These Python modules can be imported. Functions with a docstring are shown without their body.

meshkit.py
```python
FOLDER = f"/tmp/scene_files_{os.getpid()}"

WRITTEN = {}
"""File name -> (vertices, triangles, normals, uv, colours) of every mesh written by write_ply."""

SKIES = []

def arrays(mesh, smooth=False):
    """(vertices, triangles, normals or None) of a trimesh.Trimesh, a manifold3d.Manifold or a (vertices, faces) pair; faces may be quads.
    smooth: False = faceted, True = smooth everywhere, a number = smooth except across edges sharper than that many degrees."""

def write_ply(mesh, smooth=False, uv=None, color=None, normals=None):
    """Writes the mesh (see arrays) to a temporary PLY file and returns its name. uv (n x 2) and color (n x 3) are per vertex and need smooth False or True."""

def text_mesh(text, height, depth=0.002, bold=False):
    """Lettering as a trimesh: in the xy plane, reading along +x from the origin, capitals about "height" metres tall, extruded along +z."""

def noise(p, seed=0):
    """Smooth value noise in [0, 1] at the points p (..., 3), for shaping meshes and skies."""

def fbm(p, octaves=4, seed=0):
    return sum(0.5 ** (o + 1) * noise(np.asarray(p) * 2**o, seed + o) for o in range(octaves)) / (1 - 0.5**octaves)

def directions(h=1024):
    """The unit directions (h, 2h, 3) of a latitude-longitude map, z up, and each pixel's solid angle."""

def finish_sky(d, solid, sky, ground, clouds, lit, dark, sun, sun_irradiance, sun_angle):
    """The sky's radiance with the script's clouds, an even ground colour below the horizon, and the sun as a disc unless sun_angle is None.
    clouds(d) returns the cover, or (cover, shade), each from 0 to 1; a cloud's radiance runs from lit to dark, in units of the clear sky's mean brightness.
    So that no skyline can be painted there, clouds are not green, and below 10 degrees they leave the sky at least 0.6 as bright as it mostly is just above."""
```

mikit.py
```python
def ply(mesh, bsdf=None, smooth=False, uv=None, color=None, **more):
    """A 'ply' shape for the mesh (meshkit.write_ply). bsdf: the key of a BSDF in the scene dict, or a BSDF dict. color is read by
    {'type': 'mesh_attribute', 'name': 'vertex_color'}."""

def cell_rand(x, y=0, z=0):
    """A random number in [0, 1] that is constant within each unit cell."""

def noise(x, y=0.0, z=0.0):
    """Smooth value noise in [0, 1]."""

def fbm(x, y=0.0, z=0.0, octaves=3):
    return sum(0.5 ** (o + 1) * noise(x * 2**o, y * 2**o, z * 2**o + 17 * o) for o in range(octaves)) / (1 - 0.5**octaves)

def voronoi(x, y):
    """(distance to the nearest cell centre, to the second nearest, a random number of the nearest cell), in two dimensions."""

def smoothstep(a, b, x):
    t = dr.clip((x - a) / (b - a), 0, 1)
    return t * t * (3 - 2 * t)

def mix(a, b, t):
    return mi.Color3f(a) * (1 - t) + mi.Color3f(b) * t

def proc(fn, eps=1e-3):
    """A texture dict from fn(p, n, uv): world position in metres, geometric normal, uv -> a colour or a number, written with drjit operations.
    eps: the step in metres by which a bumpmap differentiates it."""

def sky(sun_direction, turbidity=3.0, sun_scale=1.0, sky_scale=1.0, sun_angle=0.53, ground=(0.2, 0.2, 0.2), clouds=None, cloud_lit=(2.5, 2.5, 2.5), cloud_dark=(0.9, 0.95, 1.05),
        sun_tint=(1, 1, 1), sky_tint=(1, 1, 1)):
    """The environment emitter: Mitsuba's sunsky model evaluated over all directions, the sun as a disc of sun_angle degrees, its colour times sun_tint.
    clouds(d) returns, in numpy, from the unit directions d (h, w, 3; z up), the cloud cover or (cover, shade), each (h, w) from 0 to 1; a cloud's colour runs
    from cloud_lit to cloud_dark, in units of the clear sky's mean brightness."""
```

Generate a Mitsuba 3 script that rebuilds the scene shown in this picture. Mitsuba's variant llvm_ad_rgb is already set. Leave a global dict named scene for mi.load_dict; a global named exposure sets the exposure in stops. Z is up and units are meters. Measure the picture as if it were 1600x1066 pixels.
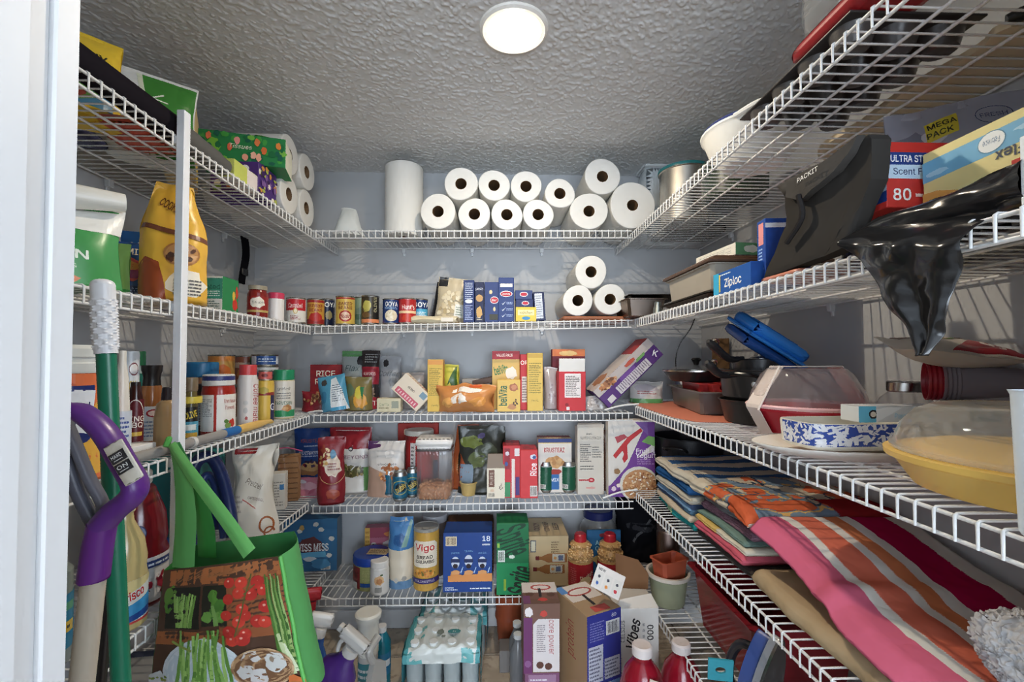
import math, random
import numpy as np, trimesh, mitsuba as mi, drjit as dr
import meshkit, mikit
from mikit import proc, noise, fbm, voronoi, smoothstep, mix
from shapely.geometry import Polygon
T = mi.ScalarTransform4f
PI = math.pi

# ---------------------------------------------------------------- camera, light, exposure
EYE = 1.24                                   # camera height; room axes: x right, y into the pantry, z up
YAW, PITCH, FPX, CX, CY = math.radians(1.96), math.radians(1.35), 700.0, 800.0, 545.5
FWD = np.array([math.sin(YAW) * math.cos(PITCH), math.cos(YAW) * math.cos(PITCH), math.sin(PITCH)])
RGT = np.array([math.cos(YAW), -math.sin(YAW), 0.0])
UPV = np.cross(RGT, FWD)
exposure = -0.12
LAMP_LENS = [34.0, 30.0, 24.0]               # radiance of the recessed lamp's lens
LAMP_CORE = [3900.0, 3340.0, 2560.0]         # and of the small light source in its middle
DAY = [9.4, 10.8, 12.4]                          # daylight in the kitchen's glass door behind the camera
scene, labels = {}, {}
scene['camera'] = {'type': 'perspective', 'fov': math.degrees(2 * math.atan(800 / FPX)), 'fov_axis': 'x', 'near_clip': 0.02, 'far_clip': 50.0,
                   'principal_point_offset_y': -(CY - 533.0) / 1066.0,
                   'to_world': T().look_at(origin=[0, 0, EYE], target=(FWD + [0, 0, EYE]).tolist(), up=[0, 0, 1])}
# the room
WL, WR, WB, WF, HC = -1.13, 0.985, 2.123, 0.42, EYE + 0.888
FL, FR, FB = -0.742, 0.565, 1.818             # front planes of the left, right and back shelves
# ---------------------------------------------------------------- helpers
def ray(px, py):
    return RGT * (px - CX) / FPX + UPV * (CY - py) / FPX + FWD

def at(px, py, x=None, y=None, z=None):
    """The point seen at a pixel of the photograph on a plane of the room (z counted from the eye)."""
    d = ray(px, py)
    s = x / d[0] if x is not None else y / d[1] if y is not None else z / d[2]
    return d * s + [0, 0, EYE]

def lin(c):
    c = np.asarray(c, float) / 255.0
    return np.where(c < 0.04045, c / 12.92, ((c + 0.055) / 1.055) ** 2.4)

def own_colour(p, n, uv):
    """Each face's own colour, kept in its uv as sRGB bytes: u = red + (green + .5) / 256, v = blue + .5."""
    r = dr.floor(uv.x)
    g = dr.floor((uv.x - r) * 256)
    c = mi.Color3f(r, g, dr.floor(uv.y)) / 255
    return dr.select(c < 0.04045, c / 12.92, dr.power((c + 0.055) / 1.055, 2.4))
def code(c):
    c = np.clip(np.round(np.asarray(c, float)), 0, 255)
    return np.stack([c[..., 0] + (c[..., 1] + 0.5) / 256, c[..., 2] + 0.5], -1)
VC = proc(own_colour)
def two(b): return {'type': 'twosided', 'bsdf': b}
MATS = {
    'cloth': two({'type': 'diffuse', 'reflectance': VC}),
    'card': two({'type': 'principled', 'base_color': VC, 'roughness': 0.5, 'specular': 0.35}),
    'gloss': two({'type': 'principled', 'base_color': VC, 'roughness': 0.32, 'specular': 0.5}),
    'shine': two({'type': 'principled', 'base_color': VC, 'roughness': 0.17, 'specular': 0.55}),
    'metal': two({'type': 'roughconductor', 'specular_reflectance': VC, 'alpha': 0.22}),
    'chrome': two({'type': 'roughconductor', 'specular_reflectance': VC, 'alpha': 0.07}),
    'clear': {'type': 'thindielectric', 'int_ior': 1.35},
    'clear_red': {'type': 'thindielectric', 'int_ior': 1.3, 'specular_transmittance': {'type': 'rgb', 'value': [0.62, 0.12, 0.12]}},
    'frost': {'type': 'blendbsdf', 'weight': 0.15, 'a': {'type': 'thindielectric', 'int_ior': 1.35}, 'b': two({'type': 'diffuse', 'reflectance': VC})},
    'film': {'type': 'blendbsdf', 'weight': 0.06, 'a': {'type': 'thindielectric', 'int_ior': 1.4}, 'b': two({'type': 'diffuse', 'reflectance': VC})},
    'haze': {'type': 'blendbsdf', 'weight': 0.55, 'a': {'type': 'thindielectric', 'int_ior': 1.35}, 'b': two({'type': 'diffuse', 'reflectance': VC})},
}
for k_, v_ in MATS.items():
    scene['mat_' + k_] = v_

_used = {}
def uniq(key):
    n = _used.get(key, 0)
    _used[key] = n + 1
    return key if n == 0 else '%s_%03d' % (key, n)

def M(x=0, y=0, z=0, rz=0, rx=0, ry=0):
    """Turns about x, then y, then z (degrees), then moves."""
    a, b, c = (math.radians(v) for v in (rx, ry, rz))
    X = np.array([[1, 0, 0], [0, math.cos(a), -math.sin(a)], [0, math.sin(a), math.cos(a)]])
    Y = np.array([[math.cos(b), 0, math.sin(b)], [0, 1, 0], [-math.sin(b), 0, math.cos(b)]])
    Z = np.array([[math.cos(c), -math.sin(c), 0], [math.sin(c), math.cos(c), 0], [0, 0, 1]])
    m = np.eye(4)
    m[:3, :3] = Z @ Y @ X
    m[:3, 3] = (x, y, z)
    return m

def shape(mesh, mat, col, m=None, smooth=35, more=None):
    """The ply dict of a mesh; col: one colour, one per vertex (mesh kept as it is) or one per face. sRGB, 0 to 255."""
    if isinstance(mesh, tuple):
        v, f = np.asarray(mesh[0], float), np.asarray(mesh[1], int)
        if f.shape[1] == 4:
            f = np.vstack([f[:, [0, 1, 2]], f[:, [0, 2, 3]]])
    else:
        v, f = np.array(mesh.vertices), np.array(mesh.faces)
    if m is not None:
        v = v @ m[:3, :3].T + m[:3, 3]
    col = np.asarray(col, float)
    col = col * 0.87 + 0.13 * col.mean(-1, keepdims=True)          # inks and plastics are a little greyer than their names
    if col.ndim == 2 and len(col) == len(v) and len(col) != len(f):
        col = col[f].mean(1)
    ref = {'type': 'ref', 'id': 'mat_' + mat}
    if col.ndim == 1:
        if smooth not in (False, True):
            s = trimesh.graph.smooth_shade(trimesh.Trimesh(v, f, process=True), angle=math.radians(smooth), facet_minarea=None)
            v, f, smooth = np.array(s.vertices), np.array(s.faces), True
        uv, n = np.broadcast_to(code(col), (len(v), 2)), None
        if smooth: _, _, n = meshkit.arrays((v, f), True)
    else:
        n = None
        if smooth:
            _, _, n0 = meshkit.arrays((v, f), True)
            n = n0[f].reshape(-1, 3)
        v, uv, f = v[f].reshape(-1, 3), np.repeat(code(col), 3, axis=0), np.arange(len(f) * 3).reshape(-1, 3)
    path = meshkit.write_ply((v, f), False, uv, None, normals=n)
    return {'type': 'ply', 'filename': path, 'face_normals': n is None, 'bsdf': ref, **(more or {})}

def thing(name, label, cat, group=None):
    key = uniq(name)
    labels[key] = {'label': label, 'category': cat}
    if group:
        labels[key]['group'] = group
    return key

def part(t, name, mesh, mat, col, m=None, smooth=35, label=None, kind=None, to_world=None):
    key = uniq(t + '__' + name)
    scene[key] = shape(mesh, mat, col, m, smooth)
    if label: labels.setdefault(key, {})['label'] = label
    if kind: labels.setdefault(key, {})['kind'] = kind
    return key

def one(name, label, cat, mesh, mat, col, m=None, smooth=35, group=None, kind=None):
    key = thing(name, label, cat, group)
    scene[key] = shape(mesh, mat, col, m, smooth)
    if kind: labels[key]['kind'] = kind
    return key

def cat(ms):
    vs, fs, n = [], [], 0
    for a in ms:
        v, f = (a[0], a[1]) if isinstance(a, tuple) else (a.vertices, a.faces)
        v, f = np.asarray(v, float), np.asarray(f, int)
        if f.shape[1] == 4:
            f = np.vstack([f[:, [0, 1, 2]], f[:, [0, 2, 3]]])
        vs.append(v); fs.append(f + n); n += len(v)
    return np.vstack(vs), np.vstack(fs)

def mv(mesh, m):
    v, f = mesh if isinstance(mesh, tuple) else (mesh.vertices, mesh.faces)
    return np.asarray(v) @ m[:3, :3].T + m[:3, 3], np.asarray(f)

# ---- meshes
def cube(x0, x1, y0, y1, z0, z1, b=0.0012):
    """A box with chamfered edges."""
    b = min(b, (x1 - x0) / 3, (y1 - y0) / 3, (z1 - z0) / 3)
    if b <= 0:
        return trimesh.creation.box(bounds=[[x0, y0, z0], [x1, y1, z1]])
    p = []
    for i in range(8):
        x, sx = ((x0, 1), (x1, -1))[i & 1]; y, sy = ((y0, 1), (y1, -1))[i >> 1 & 1]; z, sz = ((z0, 1), (z1, -1))[i >> 2 & 1]
        p += [(x + sx * b, y + sy * b, z), (x + sx * b, y, z + sz * b), (x, y + sy * b, z + sz * b)]
    return trimesh.convex.convex_hull(np.array(p))

def lathe(prof, n=28, a0=0.0, a1=2 * PI):
    """Turned about z from (r, z) pairs."""
    prof = np.array(prof, float)
    full = abs(a1 - a0 - 2 * PI) < 1e-6
    k = n if full else n + 1
    a = a0 + np.arange(k) * (a1 - a0) / n
    v = np.stack([prof[:, 0][:, None] * np.cos(a), prof[:, 0][:, None] * np.sin(a), np.broadcast_to(prof[:, 1][:, None], (len(prof), k))], -1).reshape(-1, 3)
    f = []
    for i in range(len(prof) - 1):
        for j in range(n):
            j2 = (j + 1) % k
            q = (i * k + j, i * k + j2, (i + 1) * k + j2, (i + 1) * k + j)
            if prof[i, 0] < 1e-7: f.append((q[0], q[2], q[3]))
            elif prof[i + 1, 0] < 1e-7: f.append((q[0], q[1], q[2]))
            else: f += [(q[0], q[1], q[2]), (q[0], q[2], q[3])]
    return v, np.array(f)

def tube(pts, r, n=8, cap=True):
    p = np.array(pts, float)
    r = np.broadcast_to(r, (len(p),))
    t = np.gradient(p, axis=0)
    t /= np.linalg.norm(t, axis=1, keepdims=True) + 1e-12
    ref = np.array([0, 0, 1.0]) if abs(t[0, 2]) < 0.9 else np.array([1.0, 0, 0])
    a = np.cross(t[0], ref); a /= np.linalg.norm(a)
    rings = []
    ang = np.arange(n) * 2 * PI / n
    for i in range(len(p)):
        a = a - t[i] * (a @ t[i]); a /= np.linalg.norm(a) + 1e-12
        b = np.cross(t[i], a)
        k = 1.0
        if 0 < i < len(p) - 1:                              # mitre
            d0 = p[i] - p[i - 1]; d1 = p[i + 1] - p[i]
            c = d0 @ d1 / (np.linalg.norm(d0) * np.linalg.norm(d1) + 1e-12)
            k = min(1.25, 1 / max(0.3, math.sqrt(max(0.0, (1 + c) / 2))))
        rings.append(p[i] + r[i] * k * (np.cos(ang)[:, None] * a + np.sin(ang)[:, None] * b))
    v = np.vstack(rings)
    f = []
    for i in range(len(p) - 1):
        for j in range(n):
            j2 = (j + 1) % n
            f += [(i * n + j, i * n + j2, (i + 1) * n + j2), (i * n + j, (i + 1) * n + j2, (i + 1) * n + j)]
    if cap:
        for j in range(1, n - 1):
            f.append((0, j + 1, j)); e = (len(p) - 1) * n; f.append((e, e + j, e + j + 1))
    return v, np.array(f)

def bez(pts, n=16):
    """A smooth curve through the points (Catmull-Rom)."""
    p = np.array(pts, float)
    p = np.vstack([2 * p[0] - p[1], p, 2 * p[-1] - p[-2]])
    out = []
    for i in range(1, len(p) - 2):
        for t in np.linspace(0, 1, n, endpoint=False):
            out.append(0.5 * (2 * p[i] + (p[i + 1] - p[i - 1]) * t + (2 * p[i - 1] - 5 * p[i] + 4 * p[i + 1] - p[i + 2]) * t * t + (3 * p[i] - p[i - 1] - 3 * p[i + 1] + p[i + 2]) * t ** 3))
    out.append(p[-2])
    return np.array(out)

def extrude(poly, d):
    """A polygon of (x, z) points made d deep along y, from y = 0."""
    m = trimesh.creation.extrude_polygon(Polygon(poly) if not hasattr(poly, 'exterior') else poly, d, engine='earcut')
    v = np.array(m.vertices)
    return np.stack([v[:, 0], v[:, 2], v[:, 1]], 1), np.array(m.faces)[:, ::-1]

def sheet(fn, nu, nv, th=0.0):
    """A grid fn(u, v) -> points; with a thickness it becomes a closed slab."""
    u, v = np.meshgrid(np.linspace(0, 1, nu + 1), np.linspace(0, 1, nv + 1), indexing='ij')
    p = np.asarray(fn(u, v), float).reshape(-1, 3)
    i, j = np.meshgrid(np.arange(nu), np.arange(nv), indexing='ij')
    a = (i * (nv + 1) + j).ravel(); b = a + nv + 1
    f = np.vstack([np.stack([a, b, b + 1], 1), np.stack([a, b + 1, a + 1], 1)])
    if not th:
        return p, f
    _, _, nn = meshkit.arrays((p, f), True)
    k = len(p)
    edge = [i * (nv + 1) for i in range(nu + 1)] + [nu * (nv + 1) + j for j in range(1, nv + 1)] + [i * (nv + 1) + nv for i in range(nu - 1, -1, -1)] + [j for j in range(nv - 1, 0, -1)]
    s = []
    for q, w in zip(edge, edge[1:] + edge[:1]):
        s += [(q, w + k, w), (q, q + k, w + k)]
    return np.vstack([p, p - nn * th]), np.vstack([f, f[:, ::-1] + k, np.array(s)])

def rbox(w, d, h, r=0.01, n=5, amp=0.0, seed=0, fr=12.0, seg=0.02):
    """A soft box (rounded edges, slightly lumpy), standing on z = 0, centred in x and y."""
    m = trimesh.creation.box(extents=[w - 2 * r, d - 2 * r, max(h - 2 * r, 1e-4)])
    v, f = trimesh.remesh.subdivide_to_size(m.vertices, m.faces, max(seg, max(w, d, h) / 26))
    m = trimesh.Trimesh(v, f, process=True)
    c = np.clip(m.vertices, [-(w / 2 - r), -(d / 2 - r), -(max(h / 2 - r, 5e-5))], [w / 2 - r, d / 2 - r, max(h / 2 - r, 5e-5)])
    nn = np.array(m.vertex_normals)
    p = c + nn * r
    if amp:
        p = p + nn * (meshkit.fbm(p * fr + seed * 7.3, 3, seed) - 0.5)[:, None] * 2 * amp
    p[:, 2] += h / 2
    return p, np.array(m.faces)

# ---- flat print: polygons in the plane of a label, laid 0.1 mm apart over the surface they are printed on
_text = {}
def text2d(s, bold=False):
    if (s, bold) not in _text:
        m = meshkit.text_mesh(s, 1.0, 0.1, bold)
        up = m.face_normals[:, 2] > 0.9
        f = m.faces[up]
        ids, inv = np.unique(f, return_inverse=True)
        v = np.array(m.vertices)[ids][:, :2]
        _text[s, bold] = v - [(v[:, 0].min() + v[:, 0].max()) / 2, 0.5], inv.reshape(-1, 3)
    return _text[s, bold]

def fan(p):
    p = np.array(p, float)
    g = Polygon(p)
    if not g.is_valid: g = g.buffer(0)
    v, f = trimesh.creation.triangulate_polygon(g, engine='earcut')
    return v, f

def ring2d(cx, cy, rx, ry, n=20, a0=0.0):
    a = a0 + np.arange(n) * 2 * PI / n
    return np.stack([cx + rx * np.cos(a), cy + ry * np.sin(a)], 1)

def flat(ops, W, H):
    """Print operations in fractions of a W x H face -> [(points in fractions, triangles, colour)]."""
    out = []
    for o in ops:
        k = o[0]
        if k == 'r':
            x0, y0, x1, y1, c = o[1:6]
            out.append((np.array([(x0, y0), (x1, y0), (x1, y1), (x0, y1)], float), np.array([(0, 1, 2), (0, 2, 3)]), c))
        elif k == 'e':
            cx, cy, rx, ry, c = o[1:6]
            p = ring2d(cx, cy, rx, ry)
            out.append((p, np.array([(0, i, i + 1) for i in range(1, len(p) - 1)]), c))
        elif k == 'p':
            v, f = fan(o[1]); out.append((v, f, o[2]))
        elif k == 't':
            cx, cy, h, s, c = o[1:6]
            q = o[6] if len(o) > 6 else {}
            v, f = text2d(s, q.get('b', False))
            v = v.copy()
            v[:, 0] += v[:, 1] * q.get('sk', 0.0)
            hm = h * H
            wmax = q.get('w')
            v = v * hm
            if wmax:
                ext = v[:, 0].max() - v[:, 0].min()
                v[:, 0] *= wmax * (H if q.get('vert') else W) / ext
            a = math.radians(q.get('rot', 0.0))
            v = v @ np.array([[math.cos(a), math.sin(a)], [-math.sin(a), math.cos(a)]])
            out.append((v / [W, H] + [cx, cy], f, c))
        elif k == 's':                                   # rows of small print
            x0, y0, x1, y1, n, c = o[1:7]
            rs = random.Random(int(1000 * (x0 + y0 + n)))
            vs, fs = [], []
            dy = (y1 - y0) / n
            for i in range(n):
                x = x0
                while x < x1:
                    l = min((x1 - x0) * rs.uniform(0.06, 0.2), x1 - x)
                    b = len(vs); y = y0 + i * dy
                    vs += [(x, y + 0.25 * dy), (x + l, y + 0.25 * dy), (x + l, y + 0.72 * dy), (x, y + 0.72 * dy)]
                    fs += [(b, b + 1, b + 2), (b, b + 2, b + 3)]
                    x += l + (x1 - x0) * 0.03
                    if i and x > x0 + (x1 - x0) * 0.7 and rs.random() < 0.4: break
            out.append((np.array(vs), np.array(fs), c))
        elif k == 'b':                                   # an uneven blot
            cx, cy, rx, ry, c, sd = o[1:7]
            rs = random.Random(sd); n = 14
            p = [(cx + rx * math.cos(i * 2 * PI / n) * rs.uniform(0.72, 1.1), cy + ry * math.sin(i * 2 * PI / n) * rs.uniform(0.72, 1.1)) for i in range(n)]
            v, f = fan(p); out.append((v, f, c))
        elif k == 'k':                                   # many small blots (food pictures)
            cx, cy, rx, ry, n, sz, cols, sd = o[1:9]
            rs = random.Random(sd)
            acc = {}
            for i in range(n):
                a, q = rs.uniform(0, 2 * PI), math.sqrt(rs.random())
                x, y = cx + rx * q * math.cos(a), cy + ry * q * math.sin(a)
                s1, s2, t0 = sz * rs.uniform(0.5, 1.1), sz * rs.uniform(0.4, 0.9), rs.uniform(0, PI)
                pts = [(x + (s1 * math.cos(b) * math.cos(t0) - s2 * math.sin(b) * math.sin(t0)), y + (s1 * math.cos(b) * math.sin(t0) + s2 * math.sin(b) * math.cos(t0)) * W / H) for b in [j * PI / 3 for j in range(6)]]
                out.append((np.array(pts), np.array([(0, j, j + 1) for j in range(1, 5)]), cols[rs.randrange(len(cols))]))
        elif k == 'bars':                                # a bar code
            x0, y0, x1, y1, n, c = o[1:7]
            rs = random.Random(n); vs, fs = [], []
            w = (x1 - x0) / n
            for i in range(n):
                b = len(vs); q = w * rs.uniform(0.25, 0.75)
                vs += [(x0 + i * w, y0), (x0 + i * w + q, y0), (x0 + i * w + q, y1), (x0 + i * w, y1)]; fs += [(b, b + 1, b + 2), (b, b + 2, b + 3)]
            out.append((np.array(vs), np.array(fs), c))
        elif k == 'arc':
            cx, cy, rx, ry, t, a0, a1, c = o[1:9]
            a = np.radians(np.linspace(a0, a1, 25))
            o1 = np.stack([cx + rx * np.cos(a), cy + ry * np.sin(a)], 1); i1 = np.stack([cx + (rx - t) * np.cos(a), cy + (ry - t * W / H) * np.sin(a)], 1)
            v = np.vstack([o1, i1]); n = len(a)
            out.append((v, np.array([q for i in range(n - 1) for q in ((i, i + 1, n + i + 1), (i, n + i + 1, n + i))]), c))
    return out

def wrapmesh(ops, W, H, fn, sub=None, lift=0.0001, base=0.00025):
    """fn(points in fractions, lift) -> 3-D. Returns mesh and face colours."""
    vs, fs, cs, n = [], [], [], 0
    for i, (v, f, c) in enumerate(flat(ops, W, H)):
        v, f = np.asarray(v, float), np.asarray(f, int)
        if sub:
            v3, f = trimesh.remesh.subdivide_to_size(np.c_[v * [W, H], np.zeros(len(v))], f, sub, max_iter=12)
            v = v3[:, :2] / [W, H]
            v, f = np.asarray(v), np.asarray(f)
        e1, e2 = (v[f[:, 1]] - v[f[:, 0]]), (v[f[:, 2]] - v[f[:, 0]])
        flip = e1[:, 0] * e2[:, 1] - e1[:, 1] * e2[:, 0] < 0
        f = np.where(flip[:, None], f[:, ::-1], f)
        vs.append(fn(np.clip(v, -0.02, 1.02), base + lift * i)); fs.append(f + n); cs.append(np.tile(np.array(c, float), (len(f), 1))); n += len(v)
    return (np.vstack(vs), np.vstack(fs)), np.vstack(cs)

def face(o, u, v, n):
    o, u, v, n = (np.array(q, float) for q in (o, u, v, n))
    return lambda p, l: o + p[:, :1] * u + p[:, 1:] * v + n * l

def prints(t, faces, w, d, h, m, mat='card'):
    """Prints on the sides of a box: faces = {'F': ops, 'R':, 'L':, 'T': top}."""
    fr = {'F': ((-w / 2, -d / 2, 0), (w, 0, 0), (0, 0, h), (0, -1, 0), w, h), 'R': ((w / 2, -d / 2, 0), (0, d, 0), (0, 0, h), (1, 0, 0), d, h),
          'L': ((-w / 2, d / 2, 0), (0, -d, 0), (0, 0, h), (-1, 0, 0), d, h), 'T': ((-w / 2, -d / 2, h), (w, 0, 0), (0, d, 0), (0, 0, 1), w, d)}
    for k, ops in faces.items():
        if not ops: continue
        o, u, v, n, W, H = fr[k]
        g, c = wrapmesh(ops, W, H, face(o, u, v, n))
        part(t, {'F': 'front_print', 'R': 'side_print', 'L': 'side_print', 'T': 'top_print'}[k], g, mat, c, m, False)

def carton(name, label, w, d, h, m, col, faces, mat='card', cat_='box', group=None, cols=None):
    """A closed carton: body, the print on its sides, its end flaps' seam."""
    t = thing(name, label, cat_, group)
    b = cube(-w / 2, w / 2, -d / 2, d / 2, 0, h)
    c = np.tile(np.array(col, float), (len(b.faces), 1))
    for k, q in (cols or {}).items():
        ax, sg = {'F': (1, -1), 'R': (0, 1), 'L': (0, -1), 'T': (2, 1), 'B': (1, 1), 'D': (2, -1)}[k]
        c[b.face_normals[:, ax] * sg > 0.9] = q
    body = part(t, 'carton', b, mat, c, m, False)
    prints(body, faces, w, d, h, m, mat)
    return t

def lean(m, ax, ay, deg):
    """m after a turn about its local y axis through (ax, 0, ay): how things lean sideways."""
    return m @ M(ax, 0, ay) @ M(ry=deg) @ M(-ax, 0, -ay)

def cyl(R, z0, h, A=2.6, a0=0.0):
    def fn(p, l):
        th = a0 + (p[:, 0] - 0.5) * A
        return np.stack([(R + l) * np.sin(th), -(R + l) * np.cos(th), z0 + p[:, 1] * h], 1)
    return fn

def wraplabel(t, ops, R, z0, h, m, A=2.6, a0=0.0, mat='gloss', name='print'):
    g, c = wrapmesh(ops, R * A, h, cyl(R, z0, h, A, a0), R * 0.22)
    return part(t, name, g, mat, c, m, False)

def tin(name, label, r, h, m, col, ops, a0=0.0, group=None, lid=(190, 190, 188), rings=0):
    """A food can: metal body with rolled rims, paper label with its print."""
    t = thing(name, label, 'can', group)
    g = 0.0035
    part(t, 'can_body', lathe([(0, 0.003), (r * 0.9, 0.003), (r * 0.93, 0), (r, 0), (r + 0.0012, 0.0015), (r, g), (r - 0.0012, g + 0.001), (r - 0.0012, h - g - 0.001), (r, h - g), (r + 0.0012, h - 0.0015), (r, h), (r * 0.94, h), (r * 0.92, h - 0.004), (r * 0.7, h - 0.004), (r * 0.68, h - 0.003), (0, h - 0.003)]), 'metal', lid, m)
    lb = part(t, 'label', lathe([(r - 0.0004, g + 0.002), (r - 0.0002, g + 0.003), (r - 0.0002, h - g - 0.003), (r - 0.0004, h - g - 0.002)]), 'gloss', col, m)
    if ops: wraplabel(lb, ops, r - 0.0002, g + 0.003, h - 2 * g - 0.006, m, a0=a0)
    return t

def pouch(name, label, w, h, th, m, col, ops=(), seed=1, crink=0.004, stand=True, wp=None, mat='gloss', cat_='bag', group=None, back=None, sub=0.012, colfn=None, fin=0.05, A=None, nu=18, nv=24, part_name='pouch'):
    """A filled bag: two crumpled walls sealed at the sides and the top."""
    t = thing(name, label, cat_, group)
    if wp is None: wp = lambda v: 1.0 - 0.06 * np.sin(v * PI)
    def S(u, v, side, l=0.0):
        bu = np.maximum(0, 1 - np.abs(2 * u - 1) ** 2.6) ** 0.62
        q = np.clip(v / (1 - fin), 0, 1)
        bv = np.maximum(0, 1 - q ** 2.4) ** 0.75 if stand else np.maximum(0, np.sin(PI * np.clip((v - fin * .6) / (1 - 1.6 * fin), 0, 1))) ** 0.55
        x, z = (u - 0.5) * w * wp(v), v * h
        y = side * (th / 2 * bu * bv + l)
        p = np.stack([x, y, z], -1)
        e = crink * (0.35 + 0.65 * bu)
        pp = np.stack([x, z, x * 0 + side], -1)
        nz = (meshkit.fbm(pp * 16 + seed * 3.1, 3, seed) - 0.5) + 0.5 * (np.abs(meshkit.noise(pp * [30, 22, 1] + seed, seed + 5) - 0.5))
        p[..., 1] += side * e * 2.0 * nz + 0.006 * np.sin(v * 5 + seed) * (v if stand else 1)
        p[..., 0] += 0.7 * crink * (meshkit.noise(pp * 20 + 9.1, seed + 2) - 0.5) * 2 * (0.3 + v)
        p[..., 2] += 0.9 * crink * (meshkit.noise(np.stack([x, 0 * x, 0 * x], -1) * 24 + 3.3, seed + 3) - 0.5) * 2 * v
        return p
    fv, ff = sheet(lambda u, v: S(u, v, -1.0), nu, nv)
    bv_, bf = sheet(lambda u, v: S(u, v, 1.0), nu, nv)
    k = len(fv)
    strip = [q for i in range(nu) for q in ((i * (nv + 1), k + i * (nv + 1), (i + 1) * (nv + 1)), ((i + 1) * (nv + 1), k + i * (nv + 1), k + (i + 1) * (nv + 1)))]
    side = [q for e in (0, nu) for j in range(nv) for q in ((e * (nv + 1) + j, e * (nv + 1) + j + 1, k + e * (nv + 1) + j), (e * (nv + 1) + j + 1, k + e * (nv + 1) + j + 1, k + e * (nv + 1) + j))]
    v, f = np.vstack([fv, bv_]), np.vstack([ff, bf[:, ::-1] + k, np.array(strip), np.array(side)])
    c = np.array(col, float)
    if colfn is not None:
        u, vv = np.meshgrid(np.linspace(0, 1, nu + 1), np.linspace(0, 1, nv + 1), indexing='ij')
        c = np.vstack([np.array(colfn(u.ravel(), vv.ravel()), float)] * 2)
    body = part(t, part_name, (v, f), mat, c, m, True)
    if ops:
        g, c = wrapmesh(ops, w, h, lambda p, l: S(p[:, 0], p[:, 1], -1.0, l), sub, base=0.0006)
        part(body, 'print', g, mat, c, m, False)
    return t

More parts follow.
